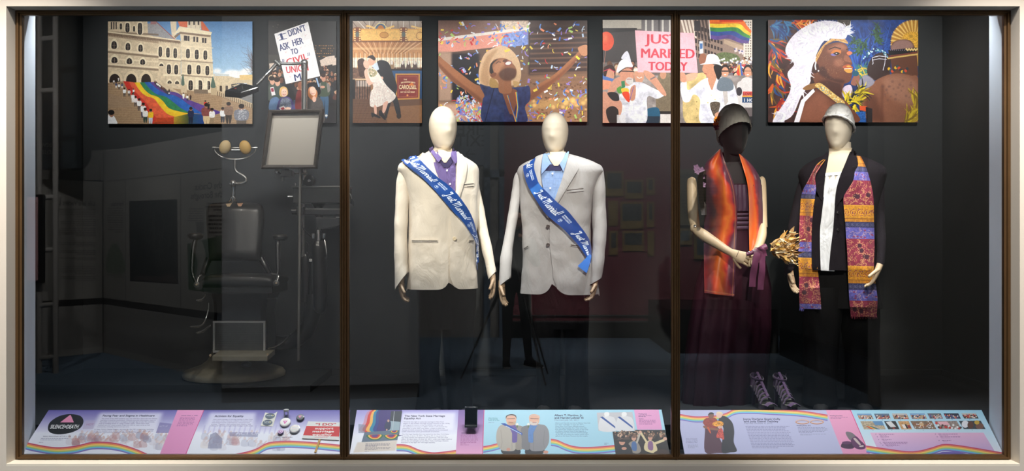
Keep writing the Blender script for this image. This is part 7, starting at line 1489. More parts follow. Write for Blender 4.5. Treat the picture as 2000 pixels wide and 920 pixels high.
def f3(c): c.fill(rect(-1, -1, 1, 1), (222, 220, 216)); [c.text('EQUALITY', 0, -.4 + .3 * k, .26, [(226, 140, 90), (140, 150, 160), (226, 120, 100), (120, 150, 120)][k], align='c') for k in range(4)]; c.fills(stroke(ell(0, 0, .85, .85), .05), (206, 170, 160))
def f4(c): c.fill(rect(-1, -1, 1, 1), (206, 170, 206)); c.sm([(-.5, -.3), (0, -.6), (.5, -.2), (.3, .5), (-.3, .5)], (140, 90, 150)); c.fill(ell(0, -.1, .25), (226, 200, 226)); c.text('EQUAL', 0, .75, .34, (110, 66, 120), align='c')
pin(557.5, 826, .030, 'white', 'white pin badge with a magenta triangle, below the clear vial', f1)
pin(587, 817, .022, 'black', 'black pin badge with a pink triangle, right of the clear vial', f2)
pin(576, 839, .029, 'silver', 'silver rimmed pin badge with printed lines, left of the red placard', f3)
pin(548.5, 845, .0165, 'plum', 'smallest pin badge, plum coloured, lowest of the four', f4)
p0 = onp(530, 832); st = thing('sticker_sheet', p0, 'white torn sheet with two round navy stickers on the left label panel', 'stickers')
q = [onp(x, y, .0015) for x, y in ((509, 832), (533, 833), (542, 804), (536, 808), (531, 808), (518, 806))]
MB().prism(q, -PN * .001).build('backing_paper', M('white_sticker_paper', (226, 222, 210), .6), st)
for x, y in ((527.5, 813), (522.5, 826)):
    c = Canvas(160, 120, -1, -1, 1, 1, (24, 40, 66)); c.text('NY4M', 0, -.02, .55, (214, 222, 226), align='c', bold=.03); c.text('MARRIAGE', 0, .38, .3, (150, 190, 190), align='c'); c.fills(stroke(ell(0, 0, .92, .92), .04), (120, 160, 170)); c.fill(ell(.5, -.2, .16), (200, 180, 80)); up = Vector((0, .733, .678)); p = onp(x, y, .0022); vs = [p]; uv = [(.5, .5)]
    for j in range(26): a = 2 * math.pi * j / 26; vs.append(p + Vector((1, 0, 0)) * .027 * math.cos(a) + up * .020 * math.sin(a)); uv.append((.5 + .5 * math.cos(a), .5 + .5 * math.sin(a)))
    MB().add(vs, [(0, 1 + j, 1 + (j + 1) % 26) for j in range(26)], uv).build('sticker', immat('navy_sticker', c.image('navy_sticker'), .4), st)
def clearmat():
    m = bpy.data.materials.new('clear_plastic'); m.use_nodes = True; nt = m.node_tree; N = nt.nodes; b = N['Principled BSDF']; b.inputs['Base Color'].default_value = (.8, .8, .82, 1); b.inputs['Roughness'].default_value = .1
    t = N.new('ShaderNodeBsdfTransparent'); mx = N.new('ShaderNodeMixShader'); lw = N.new('ShaderNodeLayerWeight'); lw.inputs[0].default_value = .55
    nt.links.new(lw.outputs['Facing'], mx.inputs[0]); nt.links.new(t.outputs[0], mx.inputs[1]); nt.links.new(b.outputs[0], mx.inputs[2]); nt.links.new(mx.outputs[0], N['Material Output'].inputs[0]); return m
m_clear = clearmat()
p = onp(559, 815, .0); v_ = thing('specimen_vial', p, 'clear plastic vial with a white cap standing on the left label panel', 'vial')
b0 = p + Vector((0, 0, -.004)); MB().lathe(b0, [(.0125, 0), (.0135, .002), (.0135, .036), (.012, .036), (.012, .004)], 20).build('tube', m_clear, v_, smooth=50)
MB().lathe(b0 + Vector((0, 0, .036)), [(.0145, 0), (.0145, .010), (.0135, .012), (.001, .012)], 20).build('cap', M('white_vial_cap', (214, 212, 210), .5), v_, smooth=40)
p = onp(628, 858); sg = thing('placard', p, 'red and white placard reading I DO support marriage equality, on a wooden stick', 'placard')
qs = [(590, 857), (662, 860.5), (664.5, 826), (602, 824)]; q = [onp(x, y, .004) for x, y in qs]
MB().prism(q, -PN * .003).build('board', M('white_placard_card', (222, 220, 216), .6), sg)
c = PC(q[0].x, q[2].x, (224, 222, 218)); c.fill([(594.5, 833), (667, 834), (667, 854), (591.5, 851)], (206, 46, 48)); rd = (196, 44, 48)
c.t('\u201cI DO\u201d', 616, 832, 4.6, 40, rd, .03)
for k, (l, x, y, w_) in enumerate((('support', 615, 839.5, 36), ('marriage', 610, 845.5, 42), ('equality', 610, 851.5, 38))): c.t(l, x, y, 4.2, w_, (240, 236, 230), .03)
c.t('www.prideagenda.org', 614.5, 855.5, 1.4, 25, rd)
m = MB(); m.add([v + PN * .0006 for v in q] + [v + PN * .0002 for v in q], [(0, 1, 2, 3), (7, 6, 5, 4)])
for i, v in enumerate(q * 2): m.uv[i] = ((v.x - c.X0) / (c.X1 - c.X0), ((v - PN * .004).z - ZB) / (ZT - ZB))
m.build('print', immat('print_i_do_placard', c.image('print_i_do_placard'), .5, spec=.3), sg)
MB().prism([onp(614, 884, .001), onp(618, 884, .001), onp(627, 858, .001), onp(623, 858, .001)], PN * .0025).build('stick', M('pale_pine_stick', (200, 158, 90), .7, var=.1, vs=30), sg)
# ---- mobile phone leaning on the middle panel
p = onp(920, 838, .0); ph = thing('mobile_phone', p, 'black mobile phone standing on the middle label panel, screen off', 'phone')
dn = Vector((0, -.35, -.94)).normalized(); nn = Vector((0, -.94, .35)); sx = Vector((1, 0, 0)); top = p - dn * .112 + Vector((0, -.012, .004)); cc = top + dn * .054 + PN * .008
MB().obox(cc, sx * .034, dn * .056, nn * .006).build('body', M('black_phone_shell', (18, 18, 20), .25, coat=.5), ph, bev=.004)
MB().obox(cc - dn * .004 + nn * .0065, sx * .030, dn * .044, nn * .0008).build('screen', M('dark_phone_glass', (10, 14, 22), .08, coat=1), ph, bev=.0005)
MB().obox(cc + dn * .046 + nn * .0065, sx * .030, dn * .004, nn * .0012).build('button_bar', m_steel, ph, bev=.0005); MB().obox(cc - dn * .052 + nn * .0062, sx * .012, dn * .0012, nn * .0008).build('earpiece', m_steel, ph)
MB().obox(cc, sx * .0352, dn * .0572, nn * .0022).build('chrome_band', m_steel, ph, bev=.002)
MB().prism([p + Vector((-.022, 0, .0)), p + Vector((-.022, .012, .07)), p + Vector((-.022, .05, .05))], (.044, 0, 0)).build('stand', m_clear, ph)
# ---------------------------------------------------------------- antique dental chair and instrument unit on the low platform
platX = P(606, 752, 1.33).x
struct(MB().box(CX0, platX, 1.33, BY, FL, FL + .05).build('trim_6', m_case))
m_leather = M('worn_black_leather', (30, 29, 28), .36, var=.25, vs=14, bump=.12, bs=50, coat=.15)
m_enamel = M('black_enamel', (26, 26, 27), .28, var=.15, vs=10, coat=.3)
m_enamelg = M('aged_olive_grey_enamel', (146, 140, 122), .42, var=.3, vs=9, bump=.05, bs=30)
m_chrome = M('worn_chrome', (205, 205, 203), .26, .92, var=.12, vs=18)
m_castg = M('grey_cast_metal', (110, 110, 108), .4, .6, var=.2, vs=20)
m_pad = M('cream_headrest_leather', (226, 200, 150), .55, var=.1, vs=20, bump=.1, bs=40); m_pad2 = M('yellowed_headrest_leather', (220, 180, 104), .5, var=.12, vs=20, bump=.1, bs=40)
PZ = FL + .05; YC = 1.70
ch = thing('dental_chair', Vector(((458 - 1000) / S(YC), YC, PZ)), 'antique black leather dental chair with cream headrest pads on the low platform', 'dental chair')
cx = (458 - 1000) / S(YC)
MB().lathe((cx, YC, PZ), [(.33, 0), (.352, .008), (.356, .03), (.34, .05), (.30, .065), (.24, .085), (.19, .12), (.165, .16), (.15, .20)], 48).build('base', m_enamelg, ch, smooth=50)
def T_(pts, r, Y=1.6, n=10, **k):
    return MB().tube([P(a[0], a[1], a[2] if len(a) > 2 else Y) for a in pts], [(q / S(Y)) for q in r] if hasattr(r, '__len__') else r / S(Y), n, **k)
def TS(pts, r, Y=1.6, n=10, k=6):
    p = spl([(a[0], a[1], a[2] if len(a) > 2 else Y) for a in pts], k); return T_([tuple(q) for q in p], list(np.interp(np.linspace(0, 1, len(p)), np.linspace(0, 1, len(r)), r)) if hasattr(r, '__len__') else r, Y, n)
# pedestal housing with waisted sides
rs = []
for py, xl, xr, d in ((572, 410, 524, .20), (590, 414, 520, .17), (612, 416, 517, .15), (630, 415, 519, .15), (690, 415, 520, .15), (704, 418, 518, .13)):
    Y0 = 1.58; a = P(xl, py, Y0 - d); b = P(xr, py, Y0 - d); z = a.z; x0, x1 = a.x, b.x; y0, y1 = Y0 - d, Y0 + d * .9; e = .03
    rs.append([(x0 + e, y0, z), (x1 - e, y0, z), (x1, y0 + e, z), (x1, y1 - e, z), (x1 - e, y1, z), (x0 + e, y1, z), (x0, y1 - e, z), (x0, y0 + e, z)])
MB().rings(rs).build('pedestal', m_enamel, ch, smooth=30)
Yf = 1.42
def fr(x0, y0, x1, y1, w_, Y, dep):
    m = MB(); a, b = P(x0, y0, Y), P(x1, y1, Y); s_ = w_ / S(Y)
    m.box(a.x, b.x, Y, Y + dep, a.z - s_, a.z); m.box(a.x, b.x, Y, Y + dep, b.z, b.z + s_); m.box(a.x, a.x + s_, Y, Y + dep, b.z + s_, a.z - s_); m.box(b.x - s_, b.x, Y, Y + dep, b.z + s_, a.z - s_); return m
fr(415.5, 627, 518, 689, 4, Yf - .012, .02).build('grille_frame', M('pale_metal_frame', (205, 205, 200), .4, .2, var=.1), ch, bev=.002)
a, b = P(419, 631, Yf), P(514, 685, Yf); m = MB()
for k in range(27):
    z = a.z + (b.z - a.z) * (k + .5) / 27; m.box(a.x, b.x, Yf - .004, Yf + .004, z - .0022, z + .0022)
m.box(a.x, b.x, Yf + .002, Yf + .006, b.z, a.z); m.build('grille', m_castg, ch)
a, b = P(416, 691, 1.27), P(524, 705, 1.27); MB().prism([(a.x, 1.25, b.z), (a.x, 1.25, a.z - .012), (a.x, 1.45, a.z + .008), (a.x, 1.45, b.z + .02)], (b.x - a.x, 0, 0)).build('footrest', m_enamelg, ch, bev=.004)
# seat
rs = []
for Yq, top, bot in ((1.20, 546, 556), (1.22, 541, 562), (1.30, 538.5, 566), (1.5, 540, 560), (1.66, 544, 556)):
    zt = P(0, top, 1.2).z; zb = P(0, bot, 1.2).z; x0 = (393 - 1000) / S(1.22); x1 = (534 - 1000) / S(1.22)
    rs.append([(x0 + .01, Yq, zb), (x0, Yq, (zt + zb) / 2), (x0 + .015, Yq, zt - .004)] + [(x0 + (x1 - x0) * t, Yq, zt + .012 * math.sin(math.pi * t) + .003 * math.sin(t * 19)) for t in (.1, .2, .35, .5, .65, .8, .9)] + [(x1 - .015, Yq, zt - .004), (x1, Yq, (zt + zb) / 2), (x1 - .01, Yq, zb)])
MB().rings(rs).build('seat', m_leather, ch, smooth=60)
a, b = P(396, 556, 1.23), P(533, 574, 1.23); MB().box(a.x, b.x, 1.225, 1.64, b.z, a.z).build('seat_frame', m_enamel, ch, bev=.006)
MB().box(a.x + .005, b.x - .005, 1.218, 1.225, a.z - .012, a.z - .008).build('frame_line', m_castg, ch)
# backrest cushion
g = []; gb = []
for i in range(22):
    v = i / 21; row = []; rb = []
    xl = np.interp(v, [0, .06, .15, .35, 1], [412, 405, 403, 403, 409]); xr = np.interp(v, [0, .06, .15, .35, 1], [507, 514, 516.5, 517, 509]); py = 397.5 + v * 112
    for j in range(18):
        u = j / 17; x = xl + (xr - xl) * u; bulge = .055 * (math.sin(math.pi * u) ** .5 if 0 < u < 1 else 0) * min(1, v * 9 + .02) ** .6 * min(1, (1 - v) * 8 + .02) ** .6; y = 1.66 - bulge - .10 * v
        row.append(P(x, py - 3 * math.sin(math.pi * u) * (1 - v), y)); rb.append(P(x, py, 1.70 - .10 * v))
    g.append(row); gb.append(rb)
MB().grid(g, thick=gb).build('backrest', m_leather, ch, smooth=70)
BC = bvh_of(MB().grid(g))
for (x0, x1, y0, y1), cc in (((441, 453, 397.5, 404), (206, 178, 140)), ((463, 475, 397, 403.5), (206, 160, 130))):
    patch('worn_patch', [(x0, y0 + 1), (x0 + 3, y1)], [(x1, y0), (x1 - 4, y1)], BC, .004, M('bare_padding_%d' % x0, cc, .8), ch, 5, 5, .001)
for s_, x0, x1 in ((-1, 408, 396), (1, 510, 527)): TS([(x0, 505, 1.62), ((x0 + x1) / 2, 520, 1.6), (x1, 536, 1.55)], [7, 6, 5], 1.6).build('back_bracket', m_enamel, ch, smooth=60)
# arms
TS([(384, 462, 1.42), (379, 480, 1.40), (376, 510, 1.36), (376, 535, 1.33), (383, 552, 1.3)], [4.5, 5, 4.5, 3.5, 3], 1.4).build('arm_post', m_enamel, ch, smooth=60)
TS([(544, 464, 1.42), (543, 480, 1.40), (543, 510, 1.36), (543, 530, 1.33), (540, 549, 1.3)], [4.5, 6, 5, 3, 3], 1.4).build('arm_post', m_enamel, ch, smooth=60)
for x, y in ((382, 461), (547, 463)):
    c0 = P(x, y, 1.42); MB().lathe(c0 + Vector((0, 0, -.012)), [(.03, -.012), (.048, 0), (.052, .014), (.046, .026), (.03, .032), (.001, .033)], 24).build('arm_pad', m_leather, ch, smooth=50)
for x, y in ((384, 556), (539.5, 553)):
    pv = MB().lathe(P(x, y, 1.2), [(.019, -.01), (.021, -.004), (.021, .004), (.012, .010), (.001, .011)], 20, (0, -1, 0)).build('arm_pivot', m_castg, ch, smooth=40)
    MB().lathe(P(x, y, 1.185), [(.006, -.006), (.006, .006), (.001, .007)], 12, (0, -1, 0)).build('pivot_screw', m_wood, pv, smooth=40)
    TS([(x, y, 1.2), (x + 4, y - 14, 1.22), (x + 9 if x < 450 else x - 9, y - 18, 1.25)], 2.2, 1.2).build('arm_link', m_chrome, ch, smooth=60)
# headrest
h = TS([(455, 398, 1.66), (455.5, 386, 1.64), (456.5, 372, 1.63), (456, 360, 1.62)], [5, 4.6, 3.8, 4.5], 1.62).build('headrest_post', m_chrome, ch, smooth=60)
for x in (446, 462): TS([(455.5, 384, 1.63), ((455.5 + x) / 2, 388, 1.63), (x, 397, 1.65)], [2.4, 2, 1.4], 1.62).build('post_wing', m_chrome, h, smooth=60)
MB().ball(P(456, 358, 1.60), .0235).build('ball_joint', m_chrome, ch, smooth=60); TS([(449, 359, 1.59), (456, 358, 1.59), (464, 359, 1.6)], 2.4, 1.6).build('joint_lever', m_chrome, ch, smooth=60)
TS([(460, 358.6, 1.61), (472, 358, 1.6), (479.5, 355, 1.6), (480, 348, 1.6), (473, 342, 1.6), (463, 336, 1.6), (459, 329, 1.6), (458.6, 320, 1.6), (458.6, 311, 1.6)], [3, 2.6, 2.8, 2.8, 2.6, 2.4, 2.4, 2.3, 2.6], 1.6).build('headrest_stem', m_chrome, ch, smooth=60)
TS([(419, 289), (421, 297), (432, 306), (446, 310.5), (459, 311.5), (473, 310.5), (487, 306), (498, 297), (500.5, 289)], [1, 1.3, 1.6, 2, 2.4, 2, 1.6, 1.3, 1], 1.6).build('yoke', m_chrome, ch, smooth=60)
T_([(417, 288.7), (501.5, 288.7)], 1.6).build('cross_rod', m_chrome, ch, smooth=60); T_([(448, 293.5, 1.58), (470, 293.5, 1.58)], 2.8).build('pad_bar', m_chrome, ch, smooth=60)
for x in (418.5, 500.5): T_([(x - 3, 288.7), (x + 3, 288.7)], 2.5).build('rod_nut', m_chrome, ch, smooth=40)
for x, y, mt, rot in ((439.5, 287.5, m_pad, 1), (478.8, 288, m_pad2, -1)):
    m = MB(); cq = P(x, y, 1.56); rs = []
    for i in range(11):
        t = math.pi * (i / 10 * .98 + .01); rs.append([cq + Vector((.041 * math.sin(t) * math.cos(q) + .006 * rot * math.sin(t) * math.sin(q), -.026 * math.cos(t), .05 * math.sin(t) * math.sin(q))) for q in np.linspace(0, 2 * math.pi, 20, endpoint=False)])
    m.rings(rs).build('headrest_pad', mt, ch, smooth=70)
# levers and pedals
for nm, pts, r in (('lever', [(402, 572, 1.3), (400, 580, 1.28), (394, 586, 1.25), (384, 587, 1.22)], [2, 2, 2.6, 1.6]), ('pedal_rod', [(408, 592, 1.35), (407, 605, 1.33), (402, 622, 1.3), (396, 634, 1.25), (386, 638, 1.2), (371, 638.5, 1.15)], [1.4, 1.6, 1.8, 2, 2.4, 1.5]),
                   ('pedal', [(409, 636, 1.38), (404, 641, 1.3), (396, 647, 1.25), (384, 650, 1.2)], [3, 2.4, 3, 2]), ('side_lever', [(522, 583, 1.36), (530, 583, 1.33), (540, 583, 1.31)], [1.2, 1.6, 2.2]), ('side_rod', [(524, 680, 1.42), (540, 676, 1.4), (556, 666, 1.38), (567, 652, 1.36)], [1.6, 1.4, 1.5, 2.2])):
    TS(pts, r, 1.3).build(nm, m_chrome, ch, smooth=60)
MB().ball(P(481, 712, 1.36), .034, .04, .02).build('foot_pump', m_castg, ch, smooth=60)
for x, y in ((411, 694), (523, 692)): disc(P(x, y, 1.27), (0, -1, 0), .008, .006).build('footrest_bolt', m_wood, ch)

un = thing('dental_unit', Vector(((602 - 1000) / S(1.8), 1.8, PZ)), 'antique dental unit with lamp arm and framed viewing screen beside the chair', 'dental unit')
YU = 1.80
TS([(516, 654, 1.72), (535, 667, 1.76), (560, 670, 1.8), (586, 658, 1.8), (603, 636, 1.8), (611, 606, 1.8), (612, 575, 1.8)], [12, 13.5, 14.5, 15.5, 16, 16.5, 16], YU, 20).build('drain_pipe', m_enamel, un, smooth=60)
TS([(598, 590), (598, 540), (597, 505), (596, 500)], [12, 11, 9.5, 8], YU, 18).build('column', m_enamel, un, smooth=60)
TS([(624, 612), (625, 600), (625, 560), (624, 520), (623, 490), (622, 480), (622, 474), (622, 470)], [5, 13, 14.5, 14.5, 15, 14, 11, 9], 1.72, 22).build('cuspidor_body', m_enamel, un, smooth=60)
T_([(622, 472, 1.72), (622, 449, 1.72)], 4.2, 1.72).build('nozzle', m_chrome, un, smooth=60); MB().lathe(P(622, 472, 1.72), [(.032, -.006), (.036, 0), (.032, .006)], 20).build('collar', m_chrome, un, smooth=40)
for x in (612, 633): MB().lathe(P(x, 466, 1.68), [(.010, 0), (.014, .01), (.015, .036), (.013, .036), (.011, .012), (.001, .008)], 18).build('cup', m_chrome, un, smooth=50)
TS([(634, 469, 1.68), (636, 480, 1.67), (638, 495, 1.67), (638, 503, 1.68)], [1.2, 2, 1.6, 1.2], 1.7).build('handle_rod', m_chrome, un, smooth=60)
for x in (590.5, 593.5): T_([(x, 395, 1.78), (x, 503, 1.78)], 1.1, YU).build('water_tube', m_chrome, un, smooth=60)
a, b = P(573, 365, 1.72), P(679, 397, 1.72); bxo = MB().box(a.x, b.x, 1.70, 1.90, b.z, a.z).build('instrument_cabinet', M('dark_green_black_enamel', (38, 40, 40), .4, var=.2), un, bev=.006)
MB().box(a.x - .006, b.x + .006, 1.692, 1.908, a.z - .006, a.z + .006).build('cabinet_lid', m_castg, bxo, bev=.003)
T_([(562, 384, 1.74), (574, 384, 1.74)], 2.2, YU).build('cabinet_tap', m_chrome, bxo, smooth=60); T_([(577, 364, 1.74), (577, 357, 1.74)], 2.4, YU).build('cabinet_knob', m_chrome, bxo, smooth=60)
MB().lathe(P(604, 353, 1.74), [(.036, -.03), (.041, -.024), (.041, .0), (.03, .008), (.012, .01), (.001, .012)], 28, (0, -1, 0)).build('regulator_dial', m_enamel, un, smooth=40); disc(P(604, 353, 1.726), (0, -1, 0), .012, .006).build('dial_hub', m_chrome, un, smooth=40)
T_([(597, 345, 1.78), (597, 362, 1.78)], 7, YU).build('mast_socket', m_enamel, un, smooth=50)
MB().lathe(P(622, 408, 1.78), [(.03, 0), (.03, .012), (.036, .022), (.055, .038), (.055, .044)], 24).build('funnel', m_enamel, un, smooth=40)
a, b = P(588, 408, 1.72), P(676, 420, 1.72); MB().box(a.x, b.x, 1.73, 1.79, b.z, a.z).build('swing_arm', m_enamel, un, bev=.006); MB().box(a.x, b.x, 1.735, 1.785, a.z, a.z + .005).build('arm_rib', m_castg, un)
T_([(570, 412.5, 1.74), (580, 412.5, 1.74)], 6, YU, 12).build('clamp_knob', m_enamel, un, smooth=40); a, b = P(580, 404, 1.70), P(594, 420, 1.70); MB().box(a.x, b.x, 1.68, 1.80, b.z, a.z).build('clamp_block', m_enamel, un, bev=.005)
m = MB(); m.prism([P(616, 424, 1.72), P(663, 426, 1.72), P(663, 441, 1.72), P(640, 446, 1.72), P(617, 448, 1.72)], (0, .08, 0)); m.build('lower_arm', m_enamel, un, bev=.004); T_([(656, 424.5, 1.71), (663, 424.5, 1.71)], 1.3, YU).build('arm_screw', m_chrome, un); T_([(624, 419, 1.75), (624, 428, 1.75)], 7, YU).build('arm_joint', m_enamel, un, smooth=50); T_([(623, 445, 1.74), (623, 452, 1.74)], 6, YU).build('arm_joint', m_enamel, un, smooth=50)
TS([(589, 418, 1.7), (589, 436, 1.69), (595, 450, 1.68), (608, 462, 1.69)], 1.3, YU).build('cable', m_enamel, un, smooth=60); TS([(597, 472, 1.73), (602, 480, 1.72), (603, 510, 1.72), (603, 555, 1.75)], 1.2, YU).build('cable', m_enamel, un, smooth=60)
TS([(679, 376, 1.75), (684, 379, 1.74), (686.5, 386, 1.73), (687.5, 390, 1.73)], 1.0, YU).build('handpiece_cord', m_castg, un, smooth=60); TS([(687, 389, 1.73), (689, 396, 1.73), (690, 403, 1.73)], [1.6, 2.6, .8], YU).build('handpiece', m_enamel, un, smooth=60)
for y in (507, 510): T_([(604, y, 1.70), (612, y, 1.70)], 1.4, YU).build('valve', m_chrome, un, smooth=60)
T_([(583, 704.5, 1.62), (586.3, 330, 1.62)], 3.0, 1.62, 12).build('rail_pole', M('pale_grey_tube', (150, 148, 142), .35, .7, var=.1), un, smooth=60)
T_([(594.5, 128, 1.74), (594.5, 352, 1.76)], 5.8, 1.74, 18).build('lamp_post', m_chrome, un, smooth=60); T_([(594.5, 126, 1.74), (594.5, 134, 1.74)], 6.4, 1.74, 18).build('post_collar', m_castg, un, smooth=60)
MB().ball(P(594.5, 123, 1.74), .0275).build('post_ball', m_chrome, un, smooth=60)
TS([(588, 123.5, 1.735), (570, 124.5, 1.70), (548, 124, 1.67)], [3, 2.8, 2.8], 1.7).build('lamp_arm', m_chrome, un, smooth=60); MB().ball(P(541.5, 123, 1.66), .021).build('elbow_ball', m_chrome, un, smooth=60); T_([(546, 124, 1.67), (550, 124, 1.67)], 4.2, 1.7).build('elbow_collar', m_chrome, un, smooth=60); T_([(537, 119, 1.65), (547, 128, 1.65)], 3.4, 1.7).build('elbow_screw', m_castg, un, smooth=60)
TS([(539, 126, 1.655), (528, 138, 1.62), (519, 147, 1.6)], [3.8, 3.5, 3.2], 1.65).build('lamp_arm', m_chrome, un, smooth=60); TS([(519, 147, 1.6), (510, 157, 1.58), (501, 166, 1.56)], [2.6, 3.3, 2.6], 1.65).build('lamp_arm_end', m_castg, un, smooth=60)
lo = [P(438, 189, 1.48), P(471, 192.5, 1.44), P(506, 179, 1.5), P(476, 177, 1.64)]; up = [P(439, 177, 1.48), P(470, 180, 1.44), P(505, 169, 1.5), P(473, 162, 1.64)]
m = MB(); inn = [p.lerp(sum(up, Vector()) / 4, .22) + Vector((0, 0, .004)) for p in up]; inn2 = [p.lerp(sum(lo, Vector()) / 4, .3) + Vector((0, 0, .02)) for p in lo]
m.rings([lo, up, inn, inn2]); m.build('lamp_head', m_enamel, un, bev=.005); MB().tube([P(452, 166, 1.54), P(465, 163, 1.58), P(482, 163.5, 1.58)], 1.2 / S(1.5), 8).build('lamp_handle', m_chrome, un, smooth=60); MB().box(*(lambda q: (q.x - .006, q.x + .006, q.y - .002, q.y + .002, q.z - .002, q.z + .002))(P(460, 172.5, 1.5))).build('lamp_mark', M('red_lamp_mark', (180, 40, 40), .5), un)
# framed viewing screen, tilted a little to the side
Yq = 1.55; oc = [(523.8, 214.5), (631, 212.7), (617.8, 329), (509, 329.6)]; ic = [(531, 221), (623.5, 220), (612, 322), (517.5, 322)]
O_ = [P(x, y, Yq) for x, y in oc]; I_ = [P(x, y, Yq) for x, y in ic]; m = MB()
rs = []
for k in range(5):
    o, i = O_[k % 4], I_[k % 4]; f = Vector((0, .05, 0)); rs.append([o, o.lerp(i, .35) + Vector((0, -.008, 0)), i, i + Vector((0, .03, 0)), i + f, o + f])
m.rings(rs, False, False); m.build('screen_frame', M('worn_dark_wood_frame', (70, 62, 56), .5, var=.4, vs=30, bump=.15, bs=60), un, bev=.0015)
MB().prism([p + Vector((0, .028, 0)) for p in (O_[0].lerp(I_[0], .8), O_[1].lerp(I_[1], .8), O_[2].lerp(I_[2], .8), O_[3].lerp(I_[3], .8))], (0, .006, 0)).build('screen_pane', M('grey_frosted_pane', (196, 190, 180), .45, var=.06, vs=5), un)
for x in (554, 567): disc(P(x, 326, Yq - .004), (0, -1, 0), .005, .003).build('frame_screw', m_castg, un)
MB().ball(P(541, 336, 1.6), .018).build('bracket_ball', m_chrome, un, smooth=60); a, b = P(549, 332, 1.58), P(570, 345, 1.58); MB().box(a.x, b.x, 1.57, 1.66, b.z, a.z).build('bracket_block', m_enamel, un, bev=.005); T_([(541, 338, 1.62), (600, 339.5, 1.72)], 2.4, 1.6).build('bracket_rod', m_chrome, un, smooth=60); T_([(552, 345, 1.6), (552, 353, 1.6)], 2.6, 1.6).build('bracket_screw', m_castg, un, smooth=60); T_([(560, 328, 1.6), (560, 334, 1.6)], 5, 1.6).build('frame_mount', m_enamel, un, smooth=60)
# ---------------------------------------------------------------- the gallery behind the photographer, seen mirrored in the glass
def V(px, py, Yv): p = P(px, py, Yv); return Vector((p.x, -p.y, p.z))
def gfl(py): return F * CZ / (py - 460) - D
BW = 8.75
struct(MB().box(-7.5, 7.5, -9.4, -BW - .25, 0, 4.3).build('wall_gallery_back', m_darkroom)); struct(MB().box(-7.5, -7.4, -9.4, -.1, 0, 4.3).build('wall_gallery_left', m_darkroom)); struct(MB().box(7.4, 7.5, -9.4, -.1, 0, 4.3).build('wall_gallery_right', m_darkroom))
xr0, xr1 = V(985, 460, BW).x, 3.38
struct(MB().box(xr0, xr1, -BW - .25, -BW, 0, 4.3).build('wall_gallery_red', m_red)); struct(MB().box(-2.2, xr0, -BW - .25, -BW - .05, 0, 4.3).build('wall_gallery_grey', m_grey))
zb = V(0, 629, BW).z; struct(MB().box(xr0, 2.0, -BW, -BW + .05, 0, zb).build('baseboard_gallery_back', m_black)); struct(MB().box(xr0, 2.0, -BW, -BW + .07, zb, zb + .02).build('trim_7', m_castg)); z2 = V(0, 617, BW).z; struct(MB().box(xr0, 2.0, -BW, -BW + .04, z2, z2 + .015).build('trim_8', m_castg))
struct(MB().box(2.0, xr1, -BW, -6.9, 0, .56).build('trim_9', m_black))
struct(MB().box(3.38, 3.5, -6.75, -3.42, 0, 4.3).build('wall_gallery_dark', M('black_green_wall_paint', (30, 36, 32), .8))); struct(MB().box(3.36, 3.38, -6.75, -3.42, 0, .34).build('baseboard_gallery_right', m_black))
struct(MB().box(3.20, 7.4, -3.42, -3.05, 0, 4.3).build('wall_gallery_pier', M('grey_pier_paint', (150, 148, 142), .8, var=.04)))
# free-standing grey partition
a = V(433, 787, 3.39); b = V(819, 776, 3.69); d = Vector((b.x - a.x, b.y - a.y, 0)); n_ = Vector((d.y, -d.x, 0)).normalized() * .14
if n_.y > 0: n_ = -n_
struct(MB().prism([(a.x, a.y, .13), (b.x, b.y, .13), (b.x + n_.x, b.y + n_.y, .13), (a.x + n_.x, a.y + n_.y, .13)], (0, 0, 4.17)).build('wall_partition', M('grey_partition_paint', (176, 178, 180), .8, var=.04)))
struct(MB().prism([(a.x, a.y + .005, 0), (b.x, b.y + .005, 0), (b.x + n_.x, b.y + n_.y, 0), (a.x + n_.x, a.y + n_.y, 0)], (0, 0, .13)).build('baseboard_partition', m_black))
def words(body, c0, size, mat, name, parent, ux=Vector((-1, 0, 0)), nrm=Vector((0, 1, 0))):
    tr, wd = text_tris(body, .01); m = MB()
    for t in tr: m.add([Vector(c0) + ux * (p[0] - wd / 2) * size + Vector((0, 0, p[1] * size)) for p in t], [(0, 1, 2)])
    return m.build(name, mat, parent, fixn=False)
m_ink = M('dark_sign_ink', (20, 20, 24), .7); m_pale = M('pale_sign_lettering', (196, 194, 188), .7)
a, b = V(945, 240, BW - .02), V(893, 322, BW - .02); sg = thing('exit_sign', Vector(((a.x + b.x) / 2, -BW + .02, b.z)), 'blue grey FIRE EXIT sign with an arrow, mirrored between the two suited mannequins', 'sign')
MB().box(b.x, a.x, -BW - .05, -BW + .02, b.z, a.z).build('board', M('blue_grey_sign_board', (112, 122, 136), .7), sg)
for tx, py, sz in (('FIRE', 264, .24), ('EXIT', 286, .24)): words(tx, Vector(((a.x + b.x) / 2 + .03, -BW + .024, V(0, py, BW).z)), sz, m_ink, 'lettering', sg)
q = Vector(((a.x + b.x) / 2, -BW + .026, V(0, 301, BW).z)); m = MB(); m.bar(q + Vector((.07, 0, 0)), q - Vector((.07, 0, 0)), .008); m.bar(q + Vector((-.07, 0, 0)), q + Vector((-.01, 0, .06)), .008); m.bar(q + Vector((-.07, 0, 0)), q + Vector((-.01, 0, -.06)), .008); m.build('arrow', m_ink, sg)
dr = MB().box(V(957, 0, BW).x, V(945, 0, BW).x, -BW - .05, -BW + .04, 0, 3.3); dr.box(V(985, 0, BW).x, V(975, 0, BW).x, -BW - .05, -BW + .04, 0, 3.3); dr.box(V(985, 0, BW).x, V(945, 0, BW).x, -BW - .05, -BW + .04, V(0, 346, BW).z, V(0, 332, BW).z); struct(dr.build('door_1', M('slate_blue_door_frame', (84, 100, 118), .6)))
